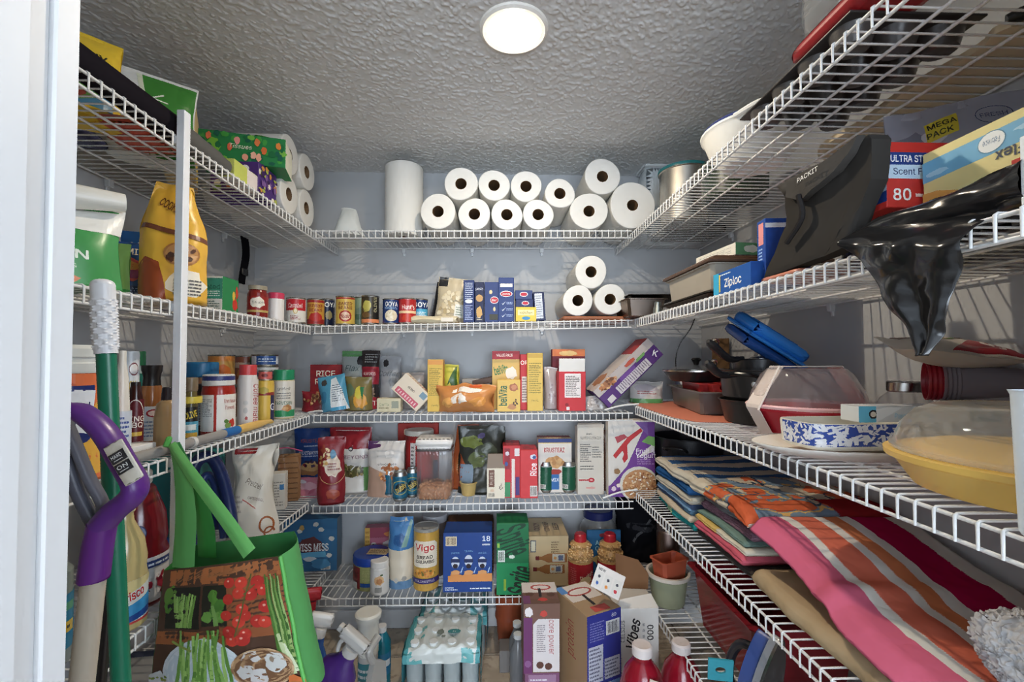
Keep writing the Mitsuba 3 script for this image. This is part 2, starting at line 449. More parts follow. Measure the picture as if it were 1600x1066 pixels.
def bottle(name, label, prof, m, col, cap=None, cap_prof=None, lab=None, cat_='bottle', group=None, mat='shine', n=28, capmat='gloss'):
    """A turned bottle or jar. lab = (z0, h, R, colour, ops, angle)"""
    t = thing(name, label, cat_, group)
    part(t, 'body', lathe(prof, n), mat, col, m)
    if cap_prof: part(t, 'cap', lathe(cap_prof, n), capmat, cap, m)
    if lab:
        z0, h, R, c, ops, a0 = lab
        lb = part(t, 'label', lathe([(R + 0.0003, z0), (R + 0.0005, z0 + 0.001), (R + 0.0005, z0 + h - 0.001), (R + 0.0003, z0 + h)], n), 'gloss', c, m)
        if ops: wraplabel(lb, ops, R + 0.0005, z0, h, m, a0=a0)
    return t

def fit(x0, x1, yt, z, y=None, yb=None):
    """(centre x, width, height, y) of a thing standing on a deck z above the eye, from what it covers; its distance from y or from its foot's row."""
    xm = (x0 + x1) / 2
    if y is None: y = at(xm, yb, z=z)[1]
    a, b, c = at(x0, (yt + 560) / 2, y=y), at(x1, (yt + 560) / 2, y=y), at(xm, yt, y=y)
    return (a[0] + b[0]) / 2, b[0] - a[0], c[2] - EYE - z, y
# ---------------------------------------------------------------- structure
def plain(r, g, b): return {'type': 'rgb', 'value': [r, g, b]}
scene['mat_wall'] = two({'type': 'roughplastic', 'diffuse_reflectance': plain(.56, .573, .588), 'alpha': 0.4, 'int_ior': 1.35})
scene['mat_ceiling'] = two({'type': 'diffuse', 'reflectance': plain(.68, .69, .69)})
scene['mat_white'] = two({'type': 'roughplastic', 'diffuse_reflectance': plain(0.74, 0.75, 0.76), 'alpha': 0.22, 'int_ior': 1.45})
def tile_col(p, n, uv):
    a = fbm(p.x * 14, p.y * 14, 1.0, 4)
    return mix(mix((0.47, 0.38, 0.285), (0.64, 0.545, 0.43), smoothstep(0.25, 0.75, a)), (0.33, 0.24, 0.165), smoothstep(0.58, 0.75, fbm(p.x * 38, p.y * 38, 4.0, 3)) * 0.6)
scene['mat_tile'] = two({'type': 'roughplastic', 'diffuse_reflectance': proc(tile_col), 'alpha': 0.3, 'int_ior': 1.4})
scene['mat_grout'] = two({'type': 'diffuse', 'reflectance': plain(0.21, 0.165, 0.125)})

def struct(name, mesh, mat, label=None, smooth=False):
    scene[name] = mikit.ply(mesh, mat, smooth)
    labels[name] = {'kind': 'structure'}
    if label: labels[name]['label'] = label
    return name
def bx(x0, x1, y0, y1, z0, z1): return trimesh.creation.box(bounds=[[x0, y0, z0], [x1, y1, z1]])
struct('wall_back', bx(WL - .1, WR + .1, WB, WB + .1, -.05, HC + .05), 'mat_wall')
struct('wall_left', bx(WL - .1, WL, WF - .12, WB, -.05, HC + .05), 'mat_wall')
struct('wall_right', bx(WR, WR + .1, WF - .12, WB, -.05, HC + .05), 'mat_wall')
def ceiling_fn(u, v):                                 # knocked-down splatter texture
    x, y = WL - .02 + u * (WR - WL + .04), WF - .13 + v * (WB - WF + .15)
    p = np.stack([x, y, 0 * x], -1)
    q = p + (meshkit.noise(p * 60, 3)[..., None] - .5) * .006
    a = meshkit.fbm(q * 105, 2, 1)
    h = np.clip((a - .5) * 6, 0, 1) * .0025 + meshkit.noise(p * 150, 9) * .0009
    h = h * np.clip((np.hypot(x - lx, y - ly) - .092) * 60, 0, 1)
    return np.stack([x, y, HC - h], -1)
lx, ly = at(803, 45, z=HC - EYE)[:2]
cm = sheet(ceiling_fn, 720, 620)
struct('ceiling', cat([(cm[0], cm[1][:, ::-1]), bx(WL - .1, WR + .1, WF - .12, WB + .1, HC + .004, HC + .05)]), 'mat_ceiling', None, True)
JL, JR, ZH = -0.389, 0.62, 2.04
struct('wall_front', trimesh.util.concatenate([bx(-2.4, JL - .02, .26, WF - .001, -.05, 2.46), bx(JR + .02, 2.8, .26, WF - .001, -.05, 2.46), bx(JL - .02, JR + .02, .26, WF - .001, ZH + .02, 2.46)]), 'mat_wall')
# jamb, door stop and the casings of the doorway
jf = JL + 0.0
struct('trim_1', trimesh.util.concatenate([cube(JL - .022, JL, .255, .398, 0, ZH, .002), cube(JL - .022, JL + .004, .398, WF + .002, 0, ZH, .002), cube(JL - .022, JL + .012, .30, .372, 0, ZH, .003)]), 'mat_white')
struct('trim_2', trimesh.util.concatenate([cube(JR, JR + .022, .255, WF + .002, 0, ZH, .002), cube(JR - .012, JR, .30, .372, 0, ZH, .003)]), 'mat_white')
struct('trim_3', cube(JL - .022, JR + .022, .255, WF + .002, ZH, ZH + .022, .002), 'mat_white')
struct('trim_4', trimesh.util.concatenate([cube(JL - .09, JL - .004, .238, .26, 0, ZH + .08, .003), cube(JR + .004, JR + .09, .238, .26, 0, ZH + .08, .003), cube(JL - .09, JR + .09, .238, .26, ZH + .004, ZH + .08, .003)]), 'mat_white')
BBH = 0.085
struct('baseboard_back', cube(WL, WR, WB - .012, WB, 0, BBH, .003), 'mat_white')
struct('baseboard_left', cube(WL, WL + .012, WF, WB, 0, BBH, .003), 'mat_white')
struct('baseboard_right', cube(WR - .012, WR, WF, WB, 0, BBH, .003), 'mat_white')
# floor: grout bed with tiles laid in it
struct('floor', bx(-2.4, 2.8, -3.3, WB + .05, -.06, -.002), 'mat_grout')
tg = mikit.ply(cube(-.2265, .2265, -.0975, .0975, -.006, .0015, .0015), 'mat_tile')
random.seed(4)
for i in range(-9, 4):
    for j in range(-2, 3):
        y, x = WB - .0915 - .2 * (-i - 9 + 9) + .0, .46 * j + (.23 if i % 2 else 0) - .1
        y = WB - .11 + .2 * (i - 3)
        if y > WB or x < WL - .2 or x > WR + .2 or y < -.3: continue
        scene[uniq('floor__tile')] = {**tg, 'to_world': T().translate([x, y, random.uniform(-.0004, .0004)])}
# the kitchen behind the camera, with its glass door to the garden
struct('wall_kitchen_back', trimesh.util.concatenate([bx(-2.4, -1.35, -3.4, -3.3, -.05, 2.5), bx(1.75, 2.8, -3.4, -3.3, -.05, 2.5), bx(-1.35, 1.75, -3.4, -3.3, 2.15, 2.5)]), 'mat_white')
struct('wall_kitchen_left', bx(-2.5, -2.4, -3.4, .3, -.05, 2.5), 'mat_white')
struct('wall_kitchen_right', trimesh.util.concatenate([bx(2.8, 2.9, -3.4, -2.7, -.05, 2.5), bx(2.8, 2.9, -.75, .3, -.05, 2.5), bx(2.8, 2.9, -2.7, -.75, -.05, .9), bx(2.8, 2.9, -2.7, -.75, 2.15, 2.5)]), 'mat_white')
struct('ceiling_kitchen', bx(-2.5, 2.9, -3.4, .27, 2.44, 2.5), 'mat_white')
struct('window_1', trimesh.util.concatenate([cube(-1.35, 1.75, -3.36, -3.29, .0, .07), cube(-1.35, 1.75, -3.36, -3.29, 2.08, 2.15)] + [cube(x - .04, x + .04, -3.36, -3.29, 0.07, 2.08) for x in (-1.31, .2, 1.71)]), 'mat_white')
struct('window_2', trimesh.util.concatenate([cube(2.79, 2.86, -2.7, -.75, z_, z_ + .05) for z_ in (.9, 2.1)] + [cube(2.79, 2.86, y_, y_ + .05, .95, 2.1) for y_ in (-2.7, -1.75, -.8)]), 'mat_white')
for x0, x1 in ((-1.27, .16), (.24, 1.67)):
    k_ = uniq('window_1__pane')
    scene[k_] = mikit.ply((np.array([(x0, -3.33, .07), (x0, -3.33, 2.08), (x1, -3.33, 2.08), (x1, -3.33, .07)]), np.array([(0, 1, 2), (0, 2, 3)])), None)
    scene[k_]['bsdf'] = {'type': 'diffuse', 'reflectance': plain(.1, .1, .1)}
    scene[k_]['emitter'] = {'type': 'area', 'radiance': plain(*DAY)}
k_ = uniq('window_2__pane')
scene[k_] = mikit.ply((np.array([(2.84, -2.68, .93), (2.84, -.77, .93), (2.84, -.77, 2.12), (2.84, -2.68, 2.12)]), np.array([(0, 2, 1), (0, 3, 2)])), None)
scene[k_]['bsdf'] = {'type': 'diffuse', 'reflectance': plain(.1, .1, .1)}
scene[k_]['emitter'] = {'type': 'area', 'radiance': plain(*DAY)}

# ---------------------------------------------------------------- recessed ceiling lamp
t = thing('recessed_lamp', 'round recessed ceiling lamp, glowing white lens in a pale trim ring', 'ceiling light')
lm = M(lx, ly, HC)
part(t, 'trim_ring', lathe([(.071, -.002), (.074, -.008), (.084, -.010), (.091, -.006), (.0925, 0.0005)], 48), 'gloss', (235, 232, 225), lm)
k_ = t + '__lens'
scene[k_] = mikit.ply(mv(lathe([(0.0, -.004), (.072, -.003)], 40), lm), None, False)
scene[k_]['bsdf'] = {'type': 'diffuse', 'reflectance': plain(.6, .6, .6)}
scene[k_]['emitter'] = {'type': 'area', 'radiance': plain(*LAMP_LENS)}
k_ = t + '__core'
scene[k_] = mikit.ply(mv(lathe([(0.0, -.0052), (.016, -.005)], 24), lm), None, False)
scene[k_]['bsdf'] = {'type': 'diffuse', 'reflectance': plain(.6, .6, .6)}
scene[k_]['emitter'] = {'type': 'area', 'radiance': plain(*LAMP_CORE)}

# ---------------------------------------------------------------- wire shelves
RW, RR, PITCH_W, LIP = 0.0019, 0.0030, 0.0264, 0.036
WHITE = (218, 219, 218)
_wires = {}
def wire_mesh(D, lip):
    k = (round(D, 4), round(lip, 4))
    if k not in _wires:
        pts = [(0, D, -RW), (0, 0.004, -RW), (0, 0.0, -RW - .002)] + ([(0, 0.0, -lip)] if lip else [])
        pts[0], pts[1] = (0, D, -RW), (0, 0.003, -RW)
        _wires[k] = shape(tube(pts, RW, 6), 'gloss', WHITE, None, 60)
    return _wires[k]

def shelf(label, origin, u, v, L, D, rods, lip=LIP, lip_from=0.0, lip_to=None, clips=(), dz=0.0):
    """Along u from origin, v pointing from the front to the wall; the deck's top at origin z. One entry per wire. dz: how far the far end sits higher."""
    t = thing('wire_shelf', label, 'shelf')
    o, u, v = np.array(origin, float), np.array(u, float), np.array(v, float)
    u = u + np.array([0, 0, dz / L])
    m = np.eye(4); m[:3, 0], m[:3, 1], m[:3, 3] = u, v, o
    lip_to = L if lip_to is None else lip_to
    n = int(L / PITCH_W)
    for i in range(n + 1):
        s = 0.008 + i * PITCH_W
        if s > L: break
        q = np.eye(4); q[:3, 0], q[:3, 1], q[:3, 3] = u, v, o + u * s
        if u[0] * v[1] - u[1] * v[0] < 0: q[:3, 0] = -u
        inside = lip_from <= s <= lip_to
        scene[uniq(t + '__wire')] = {**wire_mesh(D, lip if inside else 0.0), 'to_world': T(q)}
    zr = -2 * RW - RR + .0006
    def rod(name, s0, s1, d, z):
        return part(t, name, tube([(s0, d, z), (s1, d, z)], RR, 8), 'gloss', WHITE, m, 50)
    rod('front_rod', lip_from, lip_to, RR + .001, zr)
    rod('lip_rod', lip_from, lip_to, RR + .001, -lip + .001)
    for d in rods: rod('support_rod', 0, L, d, zr)
    rod('back_rod', 0, L, D - .012, zr)
    for s in clips:
        g = cat([cube(s - .009, s + .009, D - .016, D, -.028, -.004, .002), cube(s - .006, s + .006, D - .006, D + .0, -.042, -.02, .002)])
        part(t, 'wall_clip', g, 'gloss', (205, 210, 214), m, False)
    return t
Z = dict(L1=.526, L2=.137, L3=-.219, L4=-.562, L5=-.920, R1=.535, R2=.168, R3=-.188, R4=-.537, R5=-.888, B1=.524, B2=.138, B3=-.217, B4=-.577, B5=-.943)
BDZ = [.014, .030, .004, .005, -.007]
DL, DR, DB = WL - FL, WR - FR, WB - FB
rods16, rods12 = (.106, .157, .28), (.106, .157)
names = ['top', 'second', 'third', 'fourth', 'lowest']
y0 = WF + .005
for i in range(5):
    z = Z['L%d' % (i + 1)]
    far = WB - .004
    shelf('%s white wire shelf along the left wall' % names[i], (FL, y0, EYE + z), (0, 1, 0), (-1, 0, 0), far - y0, -DL, rods16, lip_to=[None, FB - y0, FB - y0, FB - y0 - .004, 2.0 - y0][i], clips=(.35, .9, 1.45))
    z = Z['R%d' % (i + 1)]
    shelf('%s white wire shelf along the right wall' % names[i], (FR, y0, EYE + z), (0, 1, 0), (1, 0, 0), far - y0, DR, rods16, lip_to=[None, FB - y0, FB - y0, FB - y0, FB - y0 - .05][i], clips=(.3, .85, 1.4))
    z = Z['B%d' % (i + 1)]
    x0, x1 = FL + .006, FR - .008
    shelf('%s white wire shelf across the back wall' % names[i], (x0, FB, EYE + z), (1, 0, 0), (0, 1, 0), x1 - x0, DB - .003, rods12, dz=BDZ[i], clips=(.3, .62, .95))
def zb(i, x):
    """Height of a back shelf's deck, counted from the eye, at x (the shelves hang a little askew)."""
    return Z['B%d' % i] + BDZ[i - 1] * (x - FL) / (FR - FL)
# the upright that carries the left shelves' front edges
t = thing('shelf_upright', 'tall white metal upright in front of the left wire shelves', 'pole')
pu = at(283.5, 400, x=FL + .012)
up_w, zt = .0235, at(284, 175, y=pu[1])[2]
mu = M(pu[0], pu[1], 0)
part(t, 'channel', cat([cube(-.0085, .0085, -.011, -.009, 0.0, zt, .0006), cube(-.0085, -.0065, -.009, .011, 0.0, zt, .0006), cube(.0065, .0085, -.009, .011, 0.0, zt, .0006)]), 'gloss', (226, 232, 240), mu, False)
for k in (1, 2, 3, 4, 5):
    zz = EYE + Z['L%d' % k]
    part(t, 'shelf_clip', cube(-.022, -.0088, -.008, .008, zz - .026, zz - .008, .001), 'gloss', (214, 220, 228), mu, False)
# ================================================================ top shelves
def on(shelf, x=0.0):
    """World height of a deck."""
    return EYE + (zb(int(shelf[1]), x) if shelf[0] == 'B' else Z[shelf])
PAPER, KRAFT = (226, 225, 219), (122, 96, 70)
def towel_roll(label, x, y, z, R, L, axis='y', seed=0, group=None, name='paper_towel_roll', tilt=0.0):
    """A paper towel roll: slightly squashed windings round a cardboard core; x, y, z: centre of its near end (axis y or x) or of its foot (axis z)."""
    t = thing(name, label, 'paper towel', group)
    rs = np.random.RandomState(seed + 11)
    a1, a2, p1, p2 = rs.uniform(.012, .035), rs.uniform(.01, .022), rs.uniform(0, 6), rs.uniform(0, 6)
    rc = .0235
    prof = [(rc, .002), (R * .5, .0005), (R - .004, 0), (R - .001, .0015), (R, .005)] + [(R, q) for q in np.linspace(.02, L - .02, 12)] + [(R, L - .005), (R - .002, L - .001), (R * .5, L), (rc, L - .002)]
    v, f = lathe(prof, 44)
    v = v.copy(); th = np.arctan2(v[:, 1], v[:, 0]); rr = np.hypot(v[:, 0], v[:, 1])
    k = 1 + (rr / R) * (a1 * np.cos(2 * th + p1) + a2 * np.cos(3 * th + p2)) + (rr > R * .98) * .012 * (meshkit.noise(np.c_[th * 9, v[:, 2] * 90, 0 * th] + seed) - .5)
    v[:, 0] *= k; v[:, 1] *= k
    m = {'y': M(x, y, z, 0, -90), 'x': M(x, y, z, 0, 0, -90), 'z': M(x, y, z)}[axis] @ M(rz=0)
    part(t, 'paper', (v, f), 'cloth', PAPER, m, True)
    part(t, 'core', lathe([(rc, .003), (rc - .0015, .002), (rc - .0015, L - .002), (rc, L - .003)], 24), 'cloth', KRAFT, m)
    return t
dB = EYE
def pile(spots, y, floor):
    """Circles seen at (px, py, r), pushed apart until no two cut each other and none sinks below the floor's height."""
    c = np.array([(*at(px, py, y=y)[[0, 2]], r * y / 700) for px, py, r in spots])
    for _ in range(200):
        for i in range(len(c)):
            c[i, 1] = max(c[i, 1], floor(c[i, 0]) + c[i, 2] + .0008)
            for j in range(i):
                d = c[i, :2] - c[j, :2]; l = np.linalg.norm(d); gap = (c[i, 2] + c[j, 2]) * 1.012 - l
                if gap > 0:
                    c[i, :2] += d / l * gap * .5; c[j, :2] -= d / l * gap * .5
    return c
order = ['first', 'second', 'third', 'fourth', 'fifth', 'sixth']
spots = [(685, 332, 27.5), (741, 338, 25), (792, 337, 24.5), (843, 337, 24), (918, 330, 29.5), (986, 320, 36.5), (721, 290, 26), (772, 291, 24.5), (823, 295, 24.5), (872, 309, 23.5), (942, 279, 28.5)]
for i, (X_, Z_, R_) in enumerate(pile(spots, 1.84, lambda q: on('B1', q))):
    where = '%s from the left in the bottom row' % order[i] if i < 6 else '%s from the left in the upper row' % order[i - 6]
    towel_roll('paper towel roll, %s on the top back shelf' % where, X_, 1.826 + .003 * (i % 3), Z_, R_, .272, seed=i)
x, w, h, y = fit(598, 657, 254, zb(1, -.4), y=1.9)
towel_roll('tall white paper towel roll standing upright on the top back shelf', x, 1.95, on('B1', x), w / 2 * 1.02, h, 'z', seed=31)
# the three on the board of the second shelf
bz = on('B2', .4) + .017
for (X_, Z_, R_), nm, i in zip(pile([(904, 470, 24), (953, 468, 24.5), (922, 428, 25.5)], 1.85, lambda q: bz), ['lower left roll of the three paper towels on the brown board', 'lower right roll of the three paper towels on the brown board', 'paper towel roll on top of the pyramid of three'], (0, 1, 2)):
    towel_roll('white ' + nm, X_, 1.845, Z_, R_, .26, seed=40 + i)
a, b = at(880, 495, y=1.838)[0], at(986, 495, y=1.838)[0]
one('cutting_board', 'thin orange brown wooden board under the three paper towel rolls', 'board', cube(a, b, 1.838, 2.1, bz - .017, bz - .001, .005), 'card', (158, 92, 58))
# the 2 x 2 stack at the left, ends towards the room
for i, (y, z, nm) in enumerate([(1.64, .598, 'near lower'), (1.64, .742, 'near upper'), (1.79, .598, 'far lower'), (1.79, .742, 'far upper')]):
    towel_roll('%s white paper towel roll of the block stacked on the left top shelf' % nm, -.752, y, EYE + z + .002, 0.07, .27, 'x', seed=50 + i)
# white funnel-shaped bag
x, w, h, y = fit(513, 567, 322, zb(1, -.7), y=1.9)
pouch('plastic_bag', 'slumped white plastic bag on the top back shelf beside the upright paper towel', w * 1.05, h, .08, M(x, 1.93, on('B1', x)), (214, 218, 216), seed=4, wp=lambda v: 1.0 - .62 * v ** .7, crink=.006, mat='card', fin=.03)
# right corner: white tub, steel pot
x0, x1 = at(994, 300, y=1.99)[0], at(1066, 300, y=1.99)[0]
g = rbox(x1 - x0 + .06, .12, .345, .03, amp=.002)
t = thing('storage_tub', 'tall white plastic tub in the right rear corner of the top shelf', 'tub')
tm = M((x0 + x1) / 2 + .07, 2.05, on('R1') + .002)
part(t, 'tub_body', g, 'gloss', (214, 222, 226), tm, True)
part(t, 'lid', mv(rbox(x1 - x0 + .068, .128, .022, .008), M(0, 0, .338)), 'gloss', (224, 230, 233), tm, True)
def pot(name, label, R, h, m, col, mat='metal', rim=True, cat_='pot', taper=.96, lid=None, handles=None, hcol=None):
    t = thing(name, label, cat_)
    part(t, 'pot_body', lathe([(0, 0), (R * taper - .008, 0), (R * taper, .006), (R, h - .004), (R + .004, h - .001), (R + .004, h), (R - .002, h), (R - .003, h - .004), (R * taper - .004, .009), (0, .006)], 40), mat, col, m)
    if lid: part(t, 'lid', lathe([(R + .005, h), (R + .006, h + .004), (R + .005, h + .011), (R - .004, h + .014), (R * .4, h + .017), (0, h + .018)], 40), 'gloss', lid, m)
    for a in handles or []:
        c = math.radians(a); cx, cy = R * math.cos(c), R * math.sin(c); tx, ty = -math.sin(c) * .04, math.cos(c) * .04
        ox, oy = math.cos(c) * .035, math.sin(c) * .035
        part(t, 'handle', tube(bez([(cx - tx, cy - ty, h * .8), (cx - tx + ox, cy - ty + oy, h * .86), (cx + ox * 1.25, cy + oy * 1.25, h * .88), (cx + tx + ox, cy + ty + oy, h * .86), (cx + tx, cy + ty, h * .8)], 5), .006, 8), mat, hcol or col, m)
    return t
pot('steel_pot', 'tall brushed steel pot with a teal lid on the right top shelf', .092, .205, M(.742, 1.74, on('R1')), (196, 190, 180), lid=(30, 120, 125))
# white bowl with a blue lid
t = thing('mixing_bowl', 'large white bowl with a blue lid on the right top shelf', 'bowl')
bm = M(.712, 1.21, on('R1'))
part(t, 'bowl_body', lathe([(0, 0), (.07, 0), (.078, .004), (.11, .04), (.126, .085), (.134, .092), (.135, .097), (.128, .098), (.12, .085), (.07, .01), (0, .008)], 44), 'gloss', (232, 232, 226), bm)
part(t, 'lid', lathe([(.131, .096), (.133, .102), (.128, .108), (.1, .112), (.06, .118), (0, .121)], 44), 'gloss', (48, 62, 122), bm)
part(t, 'handle', tube(bez([(-.10, -.09, .093), (-.06, -.15, .1), (0.02, -.155, .1), (.05, -.125, .093)], 6), .007, 8), 'gloss', (228, 228, 222), bm)
# muffin pan
t = thing('muffin_pan', 'black nonstick muffin pan seen through the wires of the right top shelf', 'baking pan')
px0, px1, py0, py1, ph = .578, .812, .70, 1.035, .038
pz = on('R1')
part(t, 'pan_top', cube(px0, px1, py0, py1, pz + ph - .004, pz + ph, .001), 'gloss', (48, 46, 46), None, False)
for i in range(3):
    for j in range(4):
        part(t, 'cup', lathe([(0, 0), (.022, 0), (.026, .003), (.035, ph - .004), (.032, ph - .003), (.02, .004), (0, .003)], 20), 'gloss', (66, 62, 60), M(px0 + .039 + .078 * i, py0 + .045 + .082 * j, pz))
# red and clear container
t = thing('food_container', 'long clear container with a red base at the front of the right top shelf', 'container')
cm_ = M(.636, .665, pz + ph + .001)
part(t, 'base', rbox(.124, .37, .034, .014), 'gloss', (158, 24, 30), cm_, True)
part(t, 'clear_cover', mv(rbox(.112, .352, .12, .03), M(0, 0, .032)), 'frost', (214, 214, 206), cm_, True)
t = thing('plastic_bowl', 'white plastic bowl at the near end of the right top shelf', 'bowl')
part(t, 'bowl_body', lathe([(0, 0), (.06, 0), (.066, .006), (.078, .06), (.084, .095), (.08, .097), (.073, .06), (.055, .01), (0, .008)], 36), 'gloss', (226, 224, 214), M(.79, .55, pz))
t = thing('frying_pan', 'black frying pan with its handle at the near end of the right top shelf', 'pan')
part(t, 'pan_body', lathe([(0, 0), (.06, 0), (.075, .03), (.078, .032), (.07, .03), (.055, .005), (0, .004)], 30), 'metal', (40, 40, 42), M(.902, .43, pz))
part(t, 'handle', tube(bez([(.925, .5, pz + .03), (.915, .57, pz + .034), (.885, .63, pz + .028), (.825, .685, pz + .014)], 6), [.008] * 6 + [.011] * 12 + [.009], 10), 'gloss', (22, 22, 24))
# beige board by the wall
one('serving_board', 'beige wavy edged board lying by the wall on the right top shelf', 'board',
    (lambda g: (np.array(g.vertices) + [0, 0, pz], g.faces))(trimesh.creation.extrude_polygon(Polygon(bez([(.826, .68), (.818, .70), (.832, .74), (.816, .86), (.828, .98), (.82, 1.08), (.86, 1.15), (.975, 1.15), (.978, .68)], 6)[:, :2]).buffer(0), .012, engine='earcut')),
    'card', (214, 196, 160))
pot('stock_pot', 'dark green pot lying flat on the right top shelf beyond the bowl', .105, .11, M(.80, 1.47, on('R1')), (42, 60, 46), mat='gloss', lid=(40, 58, 46))
one('oven_tray', 'shallow grey tray on the right top shelf beside the white tub', 'tray', rbox(.26, .2, .03, .012), 'metal', (150, 148, 144), M(.83, 1.92, on('R1')), True)

# ---- left top shelf
zl = on('L1')
one('foam_roll', 'long black foam roll lying along the front of the left top shelf', 'foam roll', tube([(-.782, .58, zl + .031), (-.782, .7, zl + .031), (-.781, .9, zl + .031), (-.78, 1.09, zl + .031)], .031, 18), 'cloth', (34, 31, 36))
t = thing('umbrella', 'dark grey rolled umbrella sleeve lying on the left top shelf by the upright', 'umbrella')
part(t, 'sleeve', tube(bez([(-.785, 1.1, zl + .03), (-.785, 1.18, zl + .03), (-.783, 1.27, zl + .026), (-.782, 1.305, zl + .024)], 5), [.03] * 5 + [.028] * 5 + [.024] * 5 + [.019], 16), 'cloth', (98, 98, 96))
part(t, 'tip', lathe([(0, .03), (.008, .028), (.012, 0), (0, 0)], 12), 'gloss', (70, 70, 70), M(-.782, 1.303, zl + .024, 0, -90))
def blots(seed, n, cols, r0=.03, r1=.09, W=1.0, H=1.0):
    rs = random.Random(seed)
    return [('b', rs.uniform(.03, .97), rs.uniform(.05, .95), min(rs.uniform(r0, r1) * H / W, .2), rs.uniform(r0, r1), cols[rs.randrange(len(cols))], seed * 50 + i) for i in range(n)]
pouch('snack_bag', 'yellow snack bag at the near end of the left top shelf', .17, .215, .07, M(-.93, 1.0, zl, 45, -6), (236, 196, 40), [('r', .08, .12, .9, .4, (70, 140, 190)), ('b', .5, .28, .3, .12, (90, 150, 60), 4), ('t', .5, .7, .09, 'CRUNCHY', (60, 50, 30), {'b': 1, 'w': .7}), ('t', .55, .55, .05, 'VALUE SIZE', (90, 70, 30), {'w': .6})], seed=2)
pouch('frozen_bag', 'white and green vegetable bag behind the black roll on the left top shelf', .19, .235, .09, M(-.92, 1.22, zl, 40), (226, 228, 226), [('p', [(.45, 0), (.98, 0), (.98, .97), (.3, .97)], (60, 140, 50)), ('p', [(.3, .97), (.36, .97), (.52, 0), (.46, 0)], (220, 226, 200)), ('t', .25, .55, .13, 'SEA', (90, 30, 40), {'b': 1, 'rot': -60}), ('t', .66, .5, .13, 'Veggie', (236, 240, 226), {'sk': .2, 'rot': -68}), ('b', .2, .2, .16, .1, (120, 170, 90), 7)], seed=5)
carton('tan_box', 'narrow tan box standing on the left top shelf behind the upright', .07, .16, .225, M(-.945, 1.365, zl, 30), (206, 178, 122), {'F': [('r', 0, .1, 1, .3, (226, 190, 60)), ('t', .5, .6, .06, 'CRACKERS', (140, 90, 40), {'rot': 90, 'vert': 1, 'w': .5})], 'R': [('r', 0, .1, 1, .3, (226, 190, 60)), ('t', .5, .6, .1, 'THIN', (140, 90, 40))]})
leafy = [('b', .08, .6, .05, .3, (60, 150, 60), 1), ('b', .2, .5, .08, .3, (110, 180, 50), 2)] + blots(3, 26, [(20, 110, 60), (110, 185, 60), (16, 96, 72), (60, 160, 60)], .06, .16, .27, .095) + [('b', x, y, .035, .14, c, i + 60) for i, (x, y, c) in enumerate([(.38, .5, (222, 96, 60)), (.46, .75, (236, 150, 140)), (.68, .75, (226, 120, 60)), (.76, .5, (226, 110, 50)), (.92, .7, (230, 130, 50)), (.64, .3, (240, 176, 150)), (.7, .25, (240, 170, 140)), (.15, .8, (226, 110, 70)), (.55, .2, (236, 160, 130))])] + [('t', .5, .55, .14, 'Tissues', (244, 240, 226), {'sk': .3})]
x0 = at(305, 240, y=1.47)[0]
tb = EYE + .634
carton('tissue_box', 'long green floral tissue box on the left top shelf', .26, .12, .096, M(x0 + .135, 1.518, tb, 15), (30, 130, 66), {'F': leafy, 'R': [('r', .02, .02, .98, .98, (222, 222, 200))], 'T': blots(9, 14, [(110, 185, 60), (226, 110, 60), (20, 100, 60)], .08, .15)})
purp = blots(14, 12, [(120, 170, 50), (226, 120, 60), (70, 40, 120), (235, 225, 210)], .07, .15)
t = carton('tissue_box', 'purple floral tissue box under the green one on the left top shelf', .15, .115, .104, M(-.832, 1.495, zl, 0), (72, 40, 122), {'F': [('b', .45, .75, .3, .18, (140, 170, 50), 3), ('b', .5, .3, .25, .2, (226, 120, 60), 8)] + purp + [('e', .72, .78, .09, .11, (236, 232, 226)), ('e', .62, .82, .06, .07, (236, 232, 226))], 'R': blots(21, 40, [(236, 226, 210), (120, 80, 150), (210, 140, 60), (170, 180, 70), (60, 30, 90)], .05, .11)})
carton('snack_box', 'small white and lime green box at the front of the left top shelf', .05, .17, .056, M(-.785, 1.395, zl), (226, 216, 212), {'T': [('r', 0, .55, 1, 1, (190, 205, 80)), ('s', .1, .1, .9, .5, 5, (150, 140, 150))], 'R': [('r', 0, .0, .4, 1, (196, 206, 90))], 'F': [('r', 0, 0, 1, 1, (200, 206, 96))]})
one('snack_packet', 'flat orange and white packet on the wires of the left top shelf', 'packet', rbox(.12, .17, .02, .009, amp=.003, seed=3), 'gloss', (206, 72, 44), M(-.868, 1.09, zl, 8), True)
one('snack_packet', 'flat red and cream packet near the front of the left top shelf', 'packet', rbox(.09, .12, .02, .009, amp=.003, seed=5), 'gloss', (204, 84, 66), M(-.866, .86, zl, -5), True)
one('snack_packet', 'dark blue packet by the wall on the left top shelf', 'packet', rbox(.1, .1, .024, .01, amp=.003, seed=7), 'gloss', (44, 48, 92), M(-1.02, 1.1, zl, 12), True)
# strap hanging under the left top shelf
sx = -1.085
sp = at(381, 380, x=sx)
t = thing('webbing_strap', 'black webbing strap hanging from the left top shelf in the corner', 'strap')
def strap_fn(u, v):
    return np.stack([sx + .006 * np.sin(v * 5), sp[1] - .028 + u * (.056 - .012 * v) + .006 * np.sin(v * 3), zl - .002 - v * .2 + 0 * u], -1)
part(t, 'webbing', sheet(strap_fn, 4, 14, .004), 'cloth', (24, 24, 28))
part(t, 'buckle', cube(sx - .006, sx + .008, sp[1] - .02, sp[1] + .026, zl - .165, zl - .135, .003), 'gloss', (16, 16, 18))
